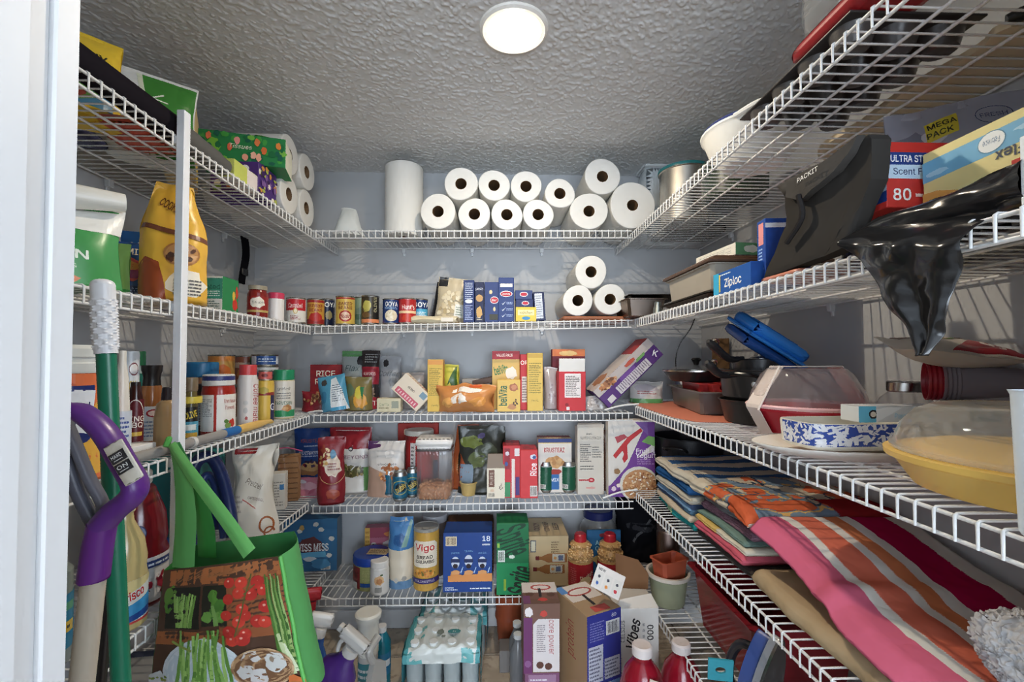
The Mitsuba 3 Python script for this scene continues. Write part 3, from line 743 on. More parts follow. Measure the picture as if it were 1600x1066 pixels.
# ================================================================ second shelves
def side(x0, x1, yt, X, zd):
    """A round thing standing with its axis in the plane x = X: (y, radius, height) from the columns and the top row that it covers."""
    xm = (x0 + x1) / 2
    p = at(xm, 560, x=X)
    d = math.hypot(p[0], p[1]); ca = 700 / math.hypot(700, xm - CX)
    return p[1], (x1 - x0) / 2 * p[1] * ca / 700, at(xm, yt, x=X)[2] - zd
def facing(x, y):
    """Turn (degrees about z) that makes a label look at the middle of the doorway."""
    return math.degrees(math.atan2(-x, y)) * 1.0
z2 = on('L2')
# --- left
m = M(-.86, .86, z2, 42)
pouch('chip_bag', 'green and white chip bag with a rolled top on the second left shelf', .25, .165, .1, m, (60, 152, 76), [('r', -.01, .68, 1.01, 1.01, (226, 226, 222)), ('t', .56, .38, .1, 'GARDEN', (226, 236, 220), {'b': 1, 'w': .5}), ('t', .56, .24, .05, 'STRAWS', (220, 236, 210), {'w': .36}), ('b', .66, .1, .09, .08, (226, 120, 50), 2)], seed=3, fin=.03)
part('chip_bag', 'rolled_top', tube([(-.125, -.015, .158), (-.04, -.02, .166), (.05, -.02, .176), (.125, -.015, .182)], [.02, .024, .024, .018], 14), 'gloss', (224, 222, 214), m)
part('chip_bag', 'rolled_print', cat([tube([(-.1 + .03 * i, -.04, .15 + .004 * i), (-.085 + .03 * i, -.045, .165 + .004 * i), (-.08 + .03 * i, -.035, .182 + .004 * i)], .006, 6) for i in range(5)]), 'gloss', (40, 34, 34), m)
pouch('veggie_bag', 'pale green snack bag standing between the green chip bag and a blue one', .11, .145, .05, M(-.935, 1.085, z2, 36), (130, 176, 84), [('r', 0, 0, 1, .22, (60, 150, 66)), ('b', .5, .5, .3, .12, (206, 214, 130), 4), ('t', .5, .72, .1, 'PEAS', (240, 244, 220), {'b': 1})], seed=8)
pouch('candy_bag', 'blue candy bag with a pink and orange picture on the second left shelf', .125, .165, .06, M(-.945, 1.175, z2, 36), (30, 78, 150), [('b', .5, .55, .46, .2, (226, 90, 80), 3), ('b', .45, .62, .3, .1, (236, 160, 70), 4), ('b', .6, .48, .25, .08, (170, 60, 110), 5), ('t', .5, .85, .1, 'GUMMIES', (236, 230, 210), {'b': 1, 'w': .7}), ('r', .06, .03, .94, .3, (36, 60, 110)), ('s', .1, .06, .9, .28, 6, (150, 170, 210))], seed=11)
m = M(-.80, 1.135, z2, 33)
pouch('cookie_bag', 'tall bright yellow cookie bag standing behind the white upright', .14, .3, .09, m, (232, 178, 52), [('p', [(.0, 0), (.42, 0), (.3, .32), (.1, .36), (0, .3)], (160, 70, 34)), ('b', .68, .16, .3, .13, (238, 232, 218), 2), ('e', .62, .4, .26, .1, (176, 116, 60)), ('e', .62, .4, .23, .085, (198, 142, 82)), ('k', .62, .4, .2, .07, 12, .07, [(80, 44, 28), (96, 54, 34)], 3), ('p', [(0, .6), (1, .52), (1, .56), (0, .64)], (120, 66, 40)), ('s', .5, .06, .9, .2, 5, (90, 90, 90)), ('t', .45, .8, .07, 'COOKIES', (110, 60, 30), {'b': 1, 'rot': -20, 'w': .5})], seed=17, wp=lambda v: .98 - .1 * v - .9 * np.clip(v - .6, 0, 1) ** 1.0, crink=.008, fin=.06)
pouch('cracker_bag', 'blue bag peeping out behind the yellow cookie bag', .12, .2, .05, M(-.93, 1.23, z2, 30), (24, 86, 160), [('t', .5, .8, .1, 'MINIS', (240, 240, 240), {'b': 1})], seed=19)
p = M(-.92, 1.437, z2)
tin('coffee_can', 'dark brown can with a gold rim behind the green carton on the second left shelf', .044, .118, p, (66, 44, 36), [('t', .5, .6, .2, 'ROAST', (214, 170, 70), {'b': 1}), ('r', 0, .1, 1, .3, (40, 40, 70))], a0=.5)
p = M(-.815, 1.335, z2)
carton('broth_carton', 'green and white carton with a tomato picture on the second left shelf', .072, .078, .1, p, (226, 226, 214), {'F': [('r', 0, .36, 1, .95, (60, 150, 120)), ('t', .5, .7, .14, 'Grated', (30, 90, 70)), ('s', .1, .05, .9, .32, 4, (90, 110, 100)), ('s', .1, .42, .9, .6, 3, (220, 236, 226))], 'R': [('r', 0, 0, 1, 1, (34, 134, 74)), ('b', .8, .25, .18, .2, (206, 50, 36), 3), ('b', .7, .5, .1, .16, (220, 180, 60), 5), ('b', .9, .62, .09, .2, (200, 60, 40), 6)]})
y, R, h = side(385, 418, 447, -.79, z2)
bottle('sauce_jar', 'jar of red pasta sauce with a gold cap on the second left shelf', [(0, 0), (R * .96, 0), (R, .004), (R, h * .74), (R * .8, h * .86), (R * .8, h * .9), (0, h * .9)], M(-.79, y, z2), (132, 30, 24), (150, 140, 120), [(R * .82, h * .87), (R * .9, h * .87), (R * .9, h), (0, h)], (h * .16, h * .5, R, (150, 32, 28), [('b', .5, .6, .3, .38, (226, 220, 206), 3), ('t', .5, .62, .16, 'Sauce', (40, 40, 60)), ('r', 0, .0, 1, .14, (190, 160, 90))], facing(-.79, y) * PI / 180))
y, R, h = side(418, 443, 458, -.775, z2)
bottle('canister', 'slim white canister with a pink lid on the second left shelf', [(0, 0), (R * .97, 0), (R, .003), (R, h * .78), (0, h * .78)], M(-.775, y, z2), (226, 224, 222), (206, 50, 84), [(R * .99, h * .78), (R * 1.02, h * .79), (R * 1.02, h * .985), (R * .96, h), (0, h)], None, 'canister', mat='gloss')
y, R, h = side(447, 478, 466, -.77, z2)
tin('soup_can', 'red and white condensed soup can at the far end of the second left shelf', R, h, M(-.772, y, z2), (222, 220, 212), [('r', 0, .5, 1, 1, (196, 28, 40)), ('t', .5, .72, .2, 'Campbell', (244, 240, 236), {'sk': .3, 'w': .6}), ('e', .5, .47, .09, .13, (200, 170, 90)), ('e', .5, .47, .06, .09, (236, 226, 190)), ('s', .3, .08, .7, .28, 3, (150, 40, 40))], a0=.35)
# --- back
def bcan(name, label, x0, x1, yt, y, col, ops, a0=0.0, sh=2, lid=(190, 190, 188)):
    x, w, h, _ = fit(x0, x1, yt, zb(sh, at((x0 + x1) / 2, 500, y=y)[0]), y=y)
    return tin(name, label, w / 2, h, M(x, y, EYE + zb(sh, x)), col, ops, a0 - x * .5, lid=lid)
bcan('bean_can', 'red and yellow refried beans can at the left end of the second back shelf', 480, 506, 468, 1.865, (206, 150, 52), [('r', 0, .0, 1, .2, (160, 34, 30)), ('r', 0, .9, 1, 1, (160, 34, 30)), ('b', .5, .3, .36, .2, (190, 40, 34), 4), ('t', .5, .76, .12, 'REFRIED', (150, 30, 26), {'b': 1}), ('t', .5, .58, .12, 'BEANS', (150, 30, 26), {'b': 1})])
bcan('bean_can', 'navy blue can half hidden behind the refried beans', 500, 522, 468, 1.94, (24, 36, 70), [('t', .6, .82, .18, 'GOYA', (240, 240, 236), {'b': 1}), ('b', .6, .4, .2, .2, (190, 170, 110), 3)])
bcan('bean_can', 'gold can with a red oval label beside the refried beans can', 525, 554, 464, 1.87, (214, 178, 72), [('r', 0, .94, 1, 1, (170, 40, 30)), ('e', .5, .28, .26, .22, (176, 40, 40)), ('e', .5, .28, .2, .16, (226, 190, 160)), ('t', .5, .28, .14, 'Bush', (150, 30, 30), {'sk': .3, 'b': 1}), ('t', .5, .76, .12, 'BAKED', (130, 50, 30), {'b': 1}), ('t', .5, .6, .12, 'BEANS', (130, 50, 30), {'b': 1})])
bcan('olive_can', 'pale green can behind the black olive can', 553, 572, 465, 1.955, (128, 150, 122), [('r', 0, .2, 1, .4, (90, 120, 90))])
bcan('olive_can', 'black can of olives with a gold and orange label on the second back shelf', 565, 592, 463, 1.865, (34, 32, 30), [('r', 0, 0, .62, 1, (58, 50, 32)), ('b', .33, .62, .22, .26, (190, 180, 80), 5), ('b', .3, .3, .24, .12, (110, 80, 40), 6), ('r', 0, 0, 1, .14, (226, 130, 80)), ('t', .72, .7, .12, 'OLIVES', (220, 210, 160), {'rot': 90})])
bcan('bean_can', 'blue can of pale beans beside the olive can on the second back shelf', 598, 624, 468, 1.865, (26, 54, 112), [('t', .52, .82, .2, 'GOYA', (244, 244, 240), {'b': 1, 'w': .6}), ('e', .5, .3, .3, .26, (220, 208, 180)), ('k', .5, .3, .26, .22, 14, .07, [(236, 226, 200), (206, 190, 150)], 5), ('s', .2, .58, .8, .7, 2, (150, 190, 230))])
bcan('tomato_can', 'red tomato can beside the blue bean can on the second back shelf', 623, 650, 467, 1.865, (186, 34, 36), [('t', .55, .66, .2, "Hunt's", (244, 240, 232), {'b': 1, 'w': .6}), ('r', 0, .38, 1, .5, (236, 200, 150)), ('b', .5, .2, .3, .18, (210, 60, 40), 4)])
bcan('bean_can', 'blue can with a sky blue band behind the red tomato can', 645, 668, 468, 1.93, (24, 50, 104), [('t', .6, .8, .2, 'GOYA', (244, 244, 240), {'b': 1}), ('r', 0, .2, 1, .62, (70, 170, 210)), ('s', .2, .3, .9, .5, 3, (236, 240, 244))])
# pasta bags
x, w, h, y = fit(676, 728, 434, zb(2, -.2), y=1.93)
t = pouch('pasta_bag', 'clear bag of pasta with black seams leaning on the blue boxes', w, h, .06, lean(M(x, 1.95, on('B2', x)), 0, 0, 7), (196, 180, 146), [('r', 0, .8, .3, 1.0, (40, 40, 42)), ('k', .5, .36, .4, .34, 60, .1, [(214, 196, 156), (186, 164, 120), (226, 212, 178)], 4), ('r', .62, .16, .9, .44, (226, 224, 214)), ('s', .66, .2, .86, .4, 4, (110, 130, 110))], seed=6)
x, w, h, y = fit(676, 700, 440, zb(2, -.2), y=1.99)
pouch('pasta_bag', 'black bag behind the clear bag of pasta', w * 1.4, h, .05, lean(M(x - .01, 2.03, on('B2', x)), 0, 0, 12), (38, 36, 38), [('t', .4, .6, .12, 'GF', (150, 150, 150))], seed=7)
x0, x1 = at(640, 498, y=1.86)[0], at(718, 498, y=1.86)[0]
nb = M((x0 + x1) / 2, 1.862, on('B2', -.28), 0)
t = thing('noodle_bag', 'flat clear bag of pale noodles lying in front of the cans', 'bag')
part(t, 'wrapper', rbox(x1 - x0, .06, .03, .012, amp=.006, seed=5, fr=22), 'gloss', (206, 192, 158), nb, True)
part(t, 'label', mv(cube(-.02, .03, -.002, 0, 0, .016, .0005), M(.05, -.0335, .006)), 'card', (222, 214, 200), nb, False)
part(t, 'noodle', cat([tube(bez([(-.09, -.03 + .004 * i, .012 + .003 * (i % 3)), (-.03, -.036 + .002 * i, .016), (.03, -.034 + .003 * i, .012 + .004 * (i % 2)), (.08, -.02, .014)], 5), .0025, 5) for i in range(5)]), 'gloss', (224, 210, 172), nb, kind='stuff')
NAVY = (34, 52, 110)
def bcarton(sh, name, label, x0, x1, yt, d, col, faces, y=None, yb=None, rz=0, tilt=0, mat='card', cols=None, cat_='box', dz=0.0, group=None):
    xq = at((x0 + x1) / 2, 560, y=y or 1.9)[0]
    z = zb(sh, xq) + dz
    x, w, h, y = fit(x0, x1, yt, z, y, yb)
    m = M(x, y + d / 2, EYE + z + .0005, rz)
    if tilt: m = lean(m, (w / 2 if tilt > 0 else -w / 2), 0, tilt)
    return carton(name, label, w, d, h, m, col, faces, mat, cat_, group, cols)
pasta = lambda s, extra=[]: {'F': [('t', .5, .9, .03, s, (240, 240, 240), {'w': .6})] + extra, 'R': [('r', 0, 0, 1, 1, (28, 42, 92))]}
bcarton(2, 'pasta_box', 'tall navy pasta box, leftmost of the blue boxes on the second back shelf', 724, 741, 438, .07, NAVY, {'F': [('s', .15, .55, .85, .95, 9, (190, 200, 226)), ('e', .5, .5, .35, .05, (214, 222, 236)), ('s', .15, .05, .85, .42, 9, (170, 184, 220))]}, y=1.85)
bcarton(2, 'pasta_box', 'navy pasta box with a golden pasta picture on the second back shelf', 742, 756, 441, .07, (26, 36, 76), {'F': [('t', .5, .84, .07, 'pasta', (210, 214, 226), {'w': .8}), ('e', .5, .6, .4, .09, (196, 150, 90)), ('b', .5, .25, .36, .16, (206, 160, 90), 3), ('s', .2, .05, .8, .14, 2, (200, 190, 170))]}, y=1.86)
bcarton(2, 'pasta_box', 'wide navy pasta box with a red oval logo on the second back shelf', 757, 779, 441, .08, (40, 60, 120), {'F': [('e', .7, .55, .3, .09, (236, 236, 236)), ('e', .7, .55, .27, .075, (190, 34, 50)), ('t', .7, .55, .06, 'Bar', (244, 244, 244), {'sk': .2}), ('b', .45, .75, .12, .06, (226, 200, 150), 3), ('b', .7, .33, .1, .06, (226, 200, 150), 4), ('r', .35, .06, .95, .2, (60, 60, 50))]}, y=1.86)
bcarton(2, 'pasta_box', 'tallest navy pasta box with ticked lines, beside the yellow box', 779, 803, 434, .07, (40, 62, 124), {'F': [('r', .1, .78, .9, .86, (236, 226, 214)), ('e', .5, .63, .4, .07, (230, 230, 230)), ('e', .5, .63, .36, .055, (190, 34, 50)), ('t', .5, .63, .04, 'Barilla', (244, 244, 244), {'w': .5})] + [('p', [(.2, q), (.28, q - .04), (.5, q + .05), (.28, q - .015)], (220, 228, 240)) for q in (.42, .28, .14)] + [('s', .52, q - .03, .92, q + .03, 2, (170, 190, 230)) for q in (.42, .28, .14)]}, y=1.85)
bcarton(2, 'gelatin_box', 'small yellow box under the two little navy boxes on the second back shelf', 806, 838, 480, .06, (226, 196, 64), {'F': [('r', .1, .42, .9, .8, (240, 226, 160)), ('e', .5, .22, .2, .12, (60, 140, 200)), ('s', .2, .5, .8, .72, 3, (150, 120, 50))]}, y=1.85)
hz = at(820, 480, y=1.85)[2] - EYE - zb(2, .1)
bcarton(2, 'pudding_box', 'little navy box lying on the yellow box', 806, 833, 468, .055, (36, 50, 104), {'F': [('e', .55, .5, .22, .28, (230, 226, 230)), ('e', .55, .5, .18, .2, (196, 40, 60))]}, y=1.852, dz=hz)
bcarton(2, 'pudding_box', 'little blue box on top of the navy one, topmost of the small stack', 805, 832, 454, .055, (50, 66, 120), {'F': [('e', .5, .55, .24, .28, (230, 226, 230)), ('e', .5, .55, .2, .2, (196, 40, 60))]}, y=1.852, dz=at(820, 468, y=1.852)[2] - EYE - zb(2, .1))
bcarton(2, 'rice_box', 'narrow navy and white box tilted against the small stack', 836, 853, 457, .05, (34, 44, 84), {'F': [('r', .12, .08, .8, .95, (206, 212, 222)), ('s', .18, .12, .74, .9, 10, (120, 130, 150))]}, y=1.852, tilt=-4)
# --- right: pans
def loafpan(name, label, w, d, h, m, col, mat='metal', rim=.008, taper=.85, cat_='baking pan', wall=.003):
    """An open pan with sloping sides and a rolled rim."""
    t = thing(name, label, cat_)
    def ring(s, z): return np.array([(x * w / 2 * s + sx, y * d / 2 * s + sy, z) for x, y, sx, sy in ((-1, -1, .01, 0), (-1, -1, 0, .01), (-1, 1, 0, -.01), (-1, 1, .01, 0), (1, 1, -.01, 0), (1, 1, 0, -.01), (1, -1, 0, .01), (1, -1, -.01, 0))])
    rs = [ring(taper, 0), ring(taper + .03, .003), ring(1, h - .003), ring(1 + rim / w * 2, h - .003), ring(1 + rim / w * 2, h), ring(1 - wall / w, h), ring(taper - .03, .006)]
    v = np.vstack(rs + [[(0, 0, 0)], [(0, 0, .006)]]); f = []
    for i in range(len(rs) - 1):
        for j in range(8):
            k = (j + 1) % 8
            f += [(i * 8 + j, i * 8 + k, (i + 1) * 8 + j), (i * 8 + k, (i + 1) * 8 + k, (i + 1) * 8 + j)]
    e = (len(rs) - 1) * 8
    for j in range(8):
        k = (j + 1) % 8
        f += [(len(v) - 2, k, j), (len(v) - 1, e + j, e + k)]
    part(t, 'pan_body', (v, np.array(f)[:, ::-1]), mat, col, m, 20)
    return t
zr2 = on('R2')
x0, x1 = at(982, 480, y=1.73)[0], at(1042, 480, y=1.73)[0]
loafpan('loaf_pan', 'grey brown loaf pan in the corner of the second right shelf', x1 - x0, .2, .07, M((x0 + x1) / 2, 1.84, zr2 + .003), (150, 134, 122))
loafpan('loaf_pan', 'flat dark baking dish stacked in the grey brown loaf pan', x1 - x0 + .05, .16, .02, M((x0 + x1) / 2 + .05, 1.85, zr2 + .074), (86, 82, 78), rim=.01)
one('salt_shaker', 'small glass shaker with a steel cap beside the loaf pan', 'shaker', lathe([(0, 0), (.016, 0), (.018, .003), (.015, .03), (.013, .034), (.013, .046), (.009, .05), (0, .05)], 20), 'metal', (160, 168, 164), M(.605, 1.66, zr2))
t = loafpan('baking_tray', 'flat dark tray under the roasting pan on the second right shelf', .3, .34, .022, M(.742, 1.4, zr2), (92, 86, 78), rim=.012)
rp = M(.742, 1.345, zr2 + .023)
t = loafpan('roasting_pan', 'big speckled grey roasting pan with a brown lid on the second right shelf', .32, .31, .072, rp, (158, 148, 132), mat='gloss', taper=.93)
part(t, 'lid', cat([mv(rbox(.35, .34, .012, .006), M(0, 0, .073)), mv(rbox(.3, .29, .012, .006), M(0, 0, .0845))]), 'gloss', (92, 64, 46), rp)
carton('frozen_box', 'flat white carton with a green and red picture on the roasting pan', .24, .2, .034, M(.765, 1.315, zr2 + .121, 6), (222, 218, 206), {'F': [('r', .0, 0, 1, 1, (196, 120, 70)), ('r', 0, 0, .3, 1, (90, 150, 100)), ('b', .2, .5, .1, .35, (220, 226, 210), 3), ('r', .72, 0, 1, 1, (160, 40, 34)), ('b', .5, .5, .14, .4, (206, 90, 60), 5)], 'L': [('s', .1, .2, .9, .8, 4, (180, 180, 176))], 'T': [('r', .1, .1, .9, .9, (196, 60, 50))]})
# sandwich bag box, side along the shelf front
zb_ = carton('bag_box', 'low blue box of zip bags standing along the front of the second right shelf', .05, .175, .056, M(.602, 1.082, zr2), (18, 82, 170), {'L': [('r', .0, 0, .16, 1, (40, 170, 220)), ('t', .55, .45, .36, 'Ziploc', (236, 240, 244), {'b': 1, 'w': .45}), ('s', .2, .8, .5, .92, 1, (200, 220, 240)), ('r', .17, .1, .21, .9, (220, 200, 90))], 'F': [('r', 0, 0, 1, 1, (18, 70, 150))], 'T': [('s', .1, .4, .9, .6, 2, (200, 220, 240))]})
carton('bag_box', 'tall blue box standing behind the grey cloth case on the second right shelf', .1, .036, .152, M(.657, 1.0, zr2, -4), (24, 70, 160), {'L': [('r', .2, .62, .8, .95, (226, 140, 140)), ('s', .2, .08, .8, .58, 10, (150, 190, 240))], 'F': [('t', .5, .45, .16, 'Slider', (236, 240, 246), {'rot': 75, 'b': 1}), ('r', 0, .86, 1, .93, (226, 230, 240))]})
# grey cloth case, leaning
X0 = .592
def onx(px, py, x=X0): return at(px, py, x=x)
cs = [onx(*q) for q in [(1192, 437), (1228, 352), (1226, 300), (1240, 282), (1300, 256), (1356, 210), (1361, 217), (1358, 280), (1340, 322), (1318, 388), (1290, 400)]]
pz2 = np.array([(q[1], q[2]) for q in cs])
def slabx(poly, x, th):
    m_ = trimesh.creation.extrude_polygon(Polygon(poly), th, engine='earcut')
    v, f = trimesh.remesh.subdivide_to_size(m_.vertices, m_.faces, .03)
    v = np.asarray(v)
    q = np.stack([x + v[:, 2], v[:, 0], v[:, 1]], 1)
    q[:, 0] += (meshkit.fbm(q * 14, 3, 3) - .5) * .02
    return q, np.asarray(f)
t = thing('cloth_case', 'dark grey fabric case with a folded flap leaning on the second right shelf', 'bag')
part(t, 'case_body', slabx(pz2, X0, .03), 'cloth', (58, 56, 54), None, True)
fl = np.array([(q[1], q[2]) for q in [onx(*q) for q in [(1226, 292), (1240, 281), (1300, 254), (1355, 211), (1340, 240), (1318, 268), (1296, 288), (1262, 314), (1236, 308)]]])
part(t, 'flap', slabx(fl, X0 - .016, .014), 'cloth', (74, 72, 70), None, True)
a_, b_, c_ = onx(1262, 305), onx(1266, 340), onx(1240, 380)
part(t, 'strap', tube(bez([a_ + [-.018, 0, 0], b_ + [-.016, 0, 0], c_ + [-.014, 0, 0]], 6), .005, 6), 'cloth', (46, 44, 44))
g, c = wrapmesh([('t', .5, .5, .6, 'PACKIT', (210, 208, 204), {'b': 1, 'w': .9})], .05, .016, face(onx(1268, 290) + [-.03, 0, 0], onx(1306, 268) - onx(1268, 290), (0, 0, .014), (-1, 0, 0)))
part(t, 'lettering', g, 'card', c, None, False)
# trash bag roll, draped bag, boxes
t = thing('trash_bag', 'black trash bag hanging over the front of the second right shelf', 'trash bag')
tp = [at(*q, x=.548) for q in ((1318, 384), (1345, 340), (1420, 312), (1500, 316))]
def drape(u, v):
    L0, L1, L2 = (at(*q, x=.538) for q in ((1316, 384), (1402, 470), (1448, 556)))
    R0, R1, R2 = (at(*q, x=.538) for q in ((1502, 392), (1484, 470), (1464, 556)))
    b = lambda a, c, d, q: (a[None] * ((1 - q) ** 2)[:, None] + c[None] * (2 * q * (1 - q))[:, None] + d[None] * (q ** 2)[:, None])
    vv = np.clip(v.ravel() - .3, 0, 1) / .7
    l, r = b(L0, L1, L2, vv), b(R0, R1, R2, vv)
    p = l * (1 - u.ravel())[:, None] + r * u.ravel()[:, None]
    up = np.clip((.3 - v.ravel()) / .3, 0, 1)
    p[:, 2] += up * (.03 + .014 * u.ravel())
    p[:, 1] -= up * .0 * u.ravel()
    p[:, 0] += up ** 1.6 * .05
    k = meshkit.fbm(p * 13 + 4, 3, 8) - .5
    fold = np.sin((u.ravel() * 3.2 + v.ravel() * 1.2) * 3.1 + 4 * k) * .5 + np.abs(meshkit.fbm(p * 34, 2, 2) - .5) * .8
    p[:, 0] += -.004 + (k * .045 + fold * .009) * np.clip(1.2 - up, .3, 1)
    return p
part(t, 'sheet', sheet(drape, 44, 60, .0016), 'shine', (22, 22, 23), None, True)
def rolled(u, v):
    y_ = .72 - .25 * u
    r_ = .02 + .003 * np.sin(9 * u + 2 * np.cos(v * 2 * PI)) + .003 * u
    k = meshkit.fbm(np.stack([y_ * 24, np.cos(v * 2 * PI) * 1.5, np.sin(v * 2 * PI) * 1.5], -1), 3, 3) - .5
    r_ = r_ * (1 + .6 * k)
    return np.stack([.60 + r_ * np.cos(v * 2 * PI) * 1.05, y_, zr2 + .028 + .004 * u + r_ * np.sin(v * 2 * PI)], -1)
part(t, 'rolled_part', sheet(rolled, 40, 30), 'shine', (20, 20, 22), None, True)
one('trash_bag_stack', 'folded black plastic bags lying under the red box on the second right shelf', 'trash bag', rbox(.2, .34, .068, .02, amp=.008, seed=4, fr=14), 'shine', (26, 26, 28), M(.752, .66, zr2 + .002, 0), True)
zt_ = zr2 + .079
carton('trash_bag_box', 'red box of trash bags with blue and white bands on the second right shelf', .14, .1, .108, M(.703, .75, zt_), (204, 44, 38), {'F': [('r', 0, .44, 1, .74, (190, 214, 236)), ('r', 0, .74 - .09, 1, .84, (30, 56, 130)), ('t', .36, .745, .1, 'ULTRA STRONG', (240, 240, 244), {'b': 1, 'w': .62}), ('t', .33, .55, .1, 'Scent Free', (24, 44, 100), {'w': .5}), ('t', .18, .2, .17, '80', (244, 240, 236), {'b': 1}), ('s', .34, .14, .8, .24, 1, (240, 210, 200))], 'L': [('p', [(0, .1), (1, .1), (1, .26), (0, .26)], (30, 56, 130)), ('p', [(0, .26), (1, .26), (1, .44), (0, .44)], (190, 214, 236)), ('t', .5, .18, .1, 'ULTRA', (240, 240, 244), {'b': 1}), ('t', .5, .35, .1, 'Scent Free', (30, 60, 120), {'w': .6}), ('s', .2, .75, .6, .85, 1, (240, 210, 200))]})
ff = carton('trash_bag_box', 'cream and sky blue trash bag box standing upside down beside the red one', .1, .24, .083, M(.737, .573, zt_), (232, 214, 140), {'L': [('p', [(0, .42), (1, .52), (1, .86), (0, .82)], (110, 178, 214)), ('b', .1, .55, .08, .06, (160, 205, 228), 3), ('b', .62, .7, .1, .05, (160, 205, 228), 5), ('b', .85, .6, .09, .05, (160, 205, 228), 6), ('e', .42, .67, .075, .18, (90, 140, 170)), ('e', .42, .67, .07, .165, (238, 240, 236)), ('t', .42, .67, .1, 'Febreze', (80, 110, 140), {'rot': 180, 'w': .09}), ('p', [(0, .0), (.3, 0), (.1, .2), (0, .22)], (226, 160, 70)), ('t', .62, .38, .17, 'ForceFlex', (60, 70, 90), {'rot': 180, 'b': 1, 'w': .36}), ('r', .52, .0, 1, .22, (200, 44, 36)), ('t', .74, .1, .16, 'GLAD', (244, 240, 236), {'rot': 180, 'b': 1, 'w': .34})], 'F': [('r', 0, .5, 1, .8, (110, 178, 214))], 'T': [('r', .2, .2, .8, .8, (226, 214, 170))]})
pouch('pet_food_bag', 'grey plastic bag with a yellow mega pack sticker behind the red box', .22, .32, .08, M(.872, .815, zr2 + .005, -30), (150, 152, 166), [('b', .2, .72, .16, .14, (120, 122, 138), 3), ('b', .35, .8, .1, .06, (196, 198, 206), 6), ('p', [(.3, .76), (.52, .8), (.5, .93), (.28, .89)], (214, 196, 50)), ('t', .4, .875, .035, 'MEGA', (30, 30, 30), {'b': 1, 'rot': 10}), ('t', .39, .815, .035, 'PACK', (30, 30, 30), {'b': 1, 'rot': 10}), ('arc', .76, .87, .12, .06, .006, 0, 360, (60, 70, 110)), ('t', .76, .87, .028, 'FRESH', (60, 70, 110))], seed=9, crink=.009)
carton('wrap_box', 'plain white carton at the near end of the second right shelf', .05, .05, .078, M(.605, .448, zr2 + .001), (228, 228, 224), {'L': [('s', .2, .3, .8, .7, 5, (190, 190, 190))]})
one('flat_packet', 'flat orange and white packet under the black trash bag', 'packet', rbox(.13, .12, .012, .005, amp=.002), 'gloss', (196, 120, 96), M(.65, .91, zr2), True)
# ================================================================ third shelves
z3 = on('L3')
def rad(a): return a * PI / 180
# --- left
p = M(-.80, .84, z3)
t = thing('wipes_tub', 'big orange tub of cleaning wipes with a white lid behind the broom', 'tub')
part(t, 'tub_body', lathe([(0, 0), (.075, 0), (.08, .006), (.08, .205), (0, .205)], 36), 'gloss', (216, 102, 56), p)
part(t, 'lid', lathe([(.081, .195), (.083, .2), (.083, .212), (.08, .214), (.08, .222), (.083, .224), (.083, .238), (.076, .245), (0, .246)], 36), 'gloss', (206, 210, 208), p)
wraplabel(t, [('r', 0, 0, 1, 1, (222, 108, 60)), ('b', .3, .8, .3, .2, (200, 84, 44), 3), ('b', .72, .35, .2, .4, (228, 170, 60), 5), ('b', .8, .7, .16, .16, (110, 150, 60), 8), ('p', [(.3, .42), (.62, .4), (.66, .84), (.32, .87)], (220, 226, 236)), ('r', .32, .84, .65, .89, (30, 44, 110)), ('t', .48, .62, .2, 'Lysol', (24, 36, 96), {'sk': .35, 'rot': 6, 'w': .3}), ('e', .48, .4, .14, .06, (30, 44, 110))], .08, .006, .188, p, A=2.4, a0=rad(62))
def lbot(name, label, x0, x1, yt, X, prof, col, cap=None, capprof=None, lab=None, cat_='bottle', mat='shine', zd=None, a0=None, capmat='gloss'):
    """A bottle on a left shelf; the profiles are in fractions of its radius and height."""
    zz = z3 if zd is None else zd
    y, R, h = side(x0, x1, yt, X, zz)
    s = lambda pr: [(r * R, q * h) for r, q in pr] if pr else None
    lb = None
    if lab: lb = (lab[0] * h, lab[1] * h, lab[2] * R, lab[3], lab[4], rad(facing(X, y) if a0 is None else a0))
    return bottle(name, label, s(prof), M(X, y, zz), col, cap, s(capprof), lb, cat_, None, mat, 28, capmat)
BOT = [(0, 0), (.9, 0), (1, .015), (1, .62), (.9, .7), (.5, .8), (.45, .86), (0, .86)]
lbot('spice_tin', 'tall white tin with a lemon yellow word behind the sauce bottles', 187, 218, 549, -.90, [(0, 0), (1, 0), (1, .99), (.95, 1), (0, 1)], (206, 214, 220), None, None, (.02, .95, 1.0, (208, 216, 222), [('e', .68, .84, .2, .07, (120, 60, 70)), ('e', .68, .84, .17, .055, (226, 226, 226)), ('t', .45, .66, .1, 'LEMON', (206, 176, 60), {'b': 1, 'w': .6}), ('r', 0, .52, 1, .54, (150, 90, 70)), ('s', .2, .12, .8, .45, 6, (120, 130, 150))]), 'can', 'gloss')
lbot('seasoning_bottle', 'bottle with a green cap standing at the back of the third left shelf', 203, 228, 549, -.985, BOT, (180, 210, 214), (24, 106, 66), [(1, .84), (1, .99), (.92, 1), (0, 1)], (.1, .65, 1.0, (120, 190, 200), [('r', 0, .7, 1, 1, (30, 120, 110))]))
lbot('salad_dressing', 'orange dressing bottle with a flared black cap on the third left shelf', 219, 257, 571, -.875, [(0, 0), (.92, 0), (1, .02), (1, .5), (.98, .66), (.8, .75), (0, .75)], (150, 90, 44), (24, 24, 26), [(.78, .73), (.74, .8), (.72, .86), (.86, .94), (.9, 1), (0, 1)], (.08, .42, 1.01, (190, 200, 210), [('e', .6, .8, .26, .12, (160, 40, 56)), ('e', .6, .8, .2, .08, (220, 200, 200)), ('s', .2, .1, .8, .6, 5, (110, 130, 170))]))
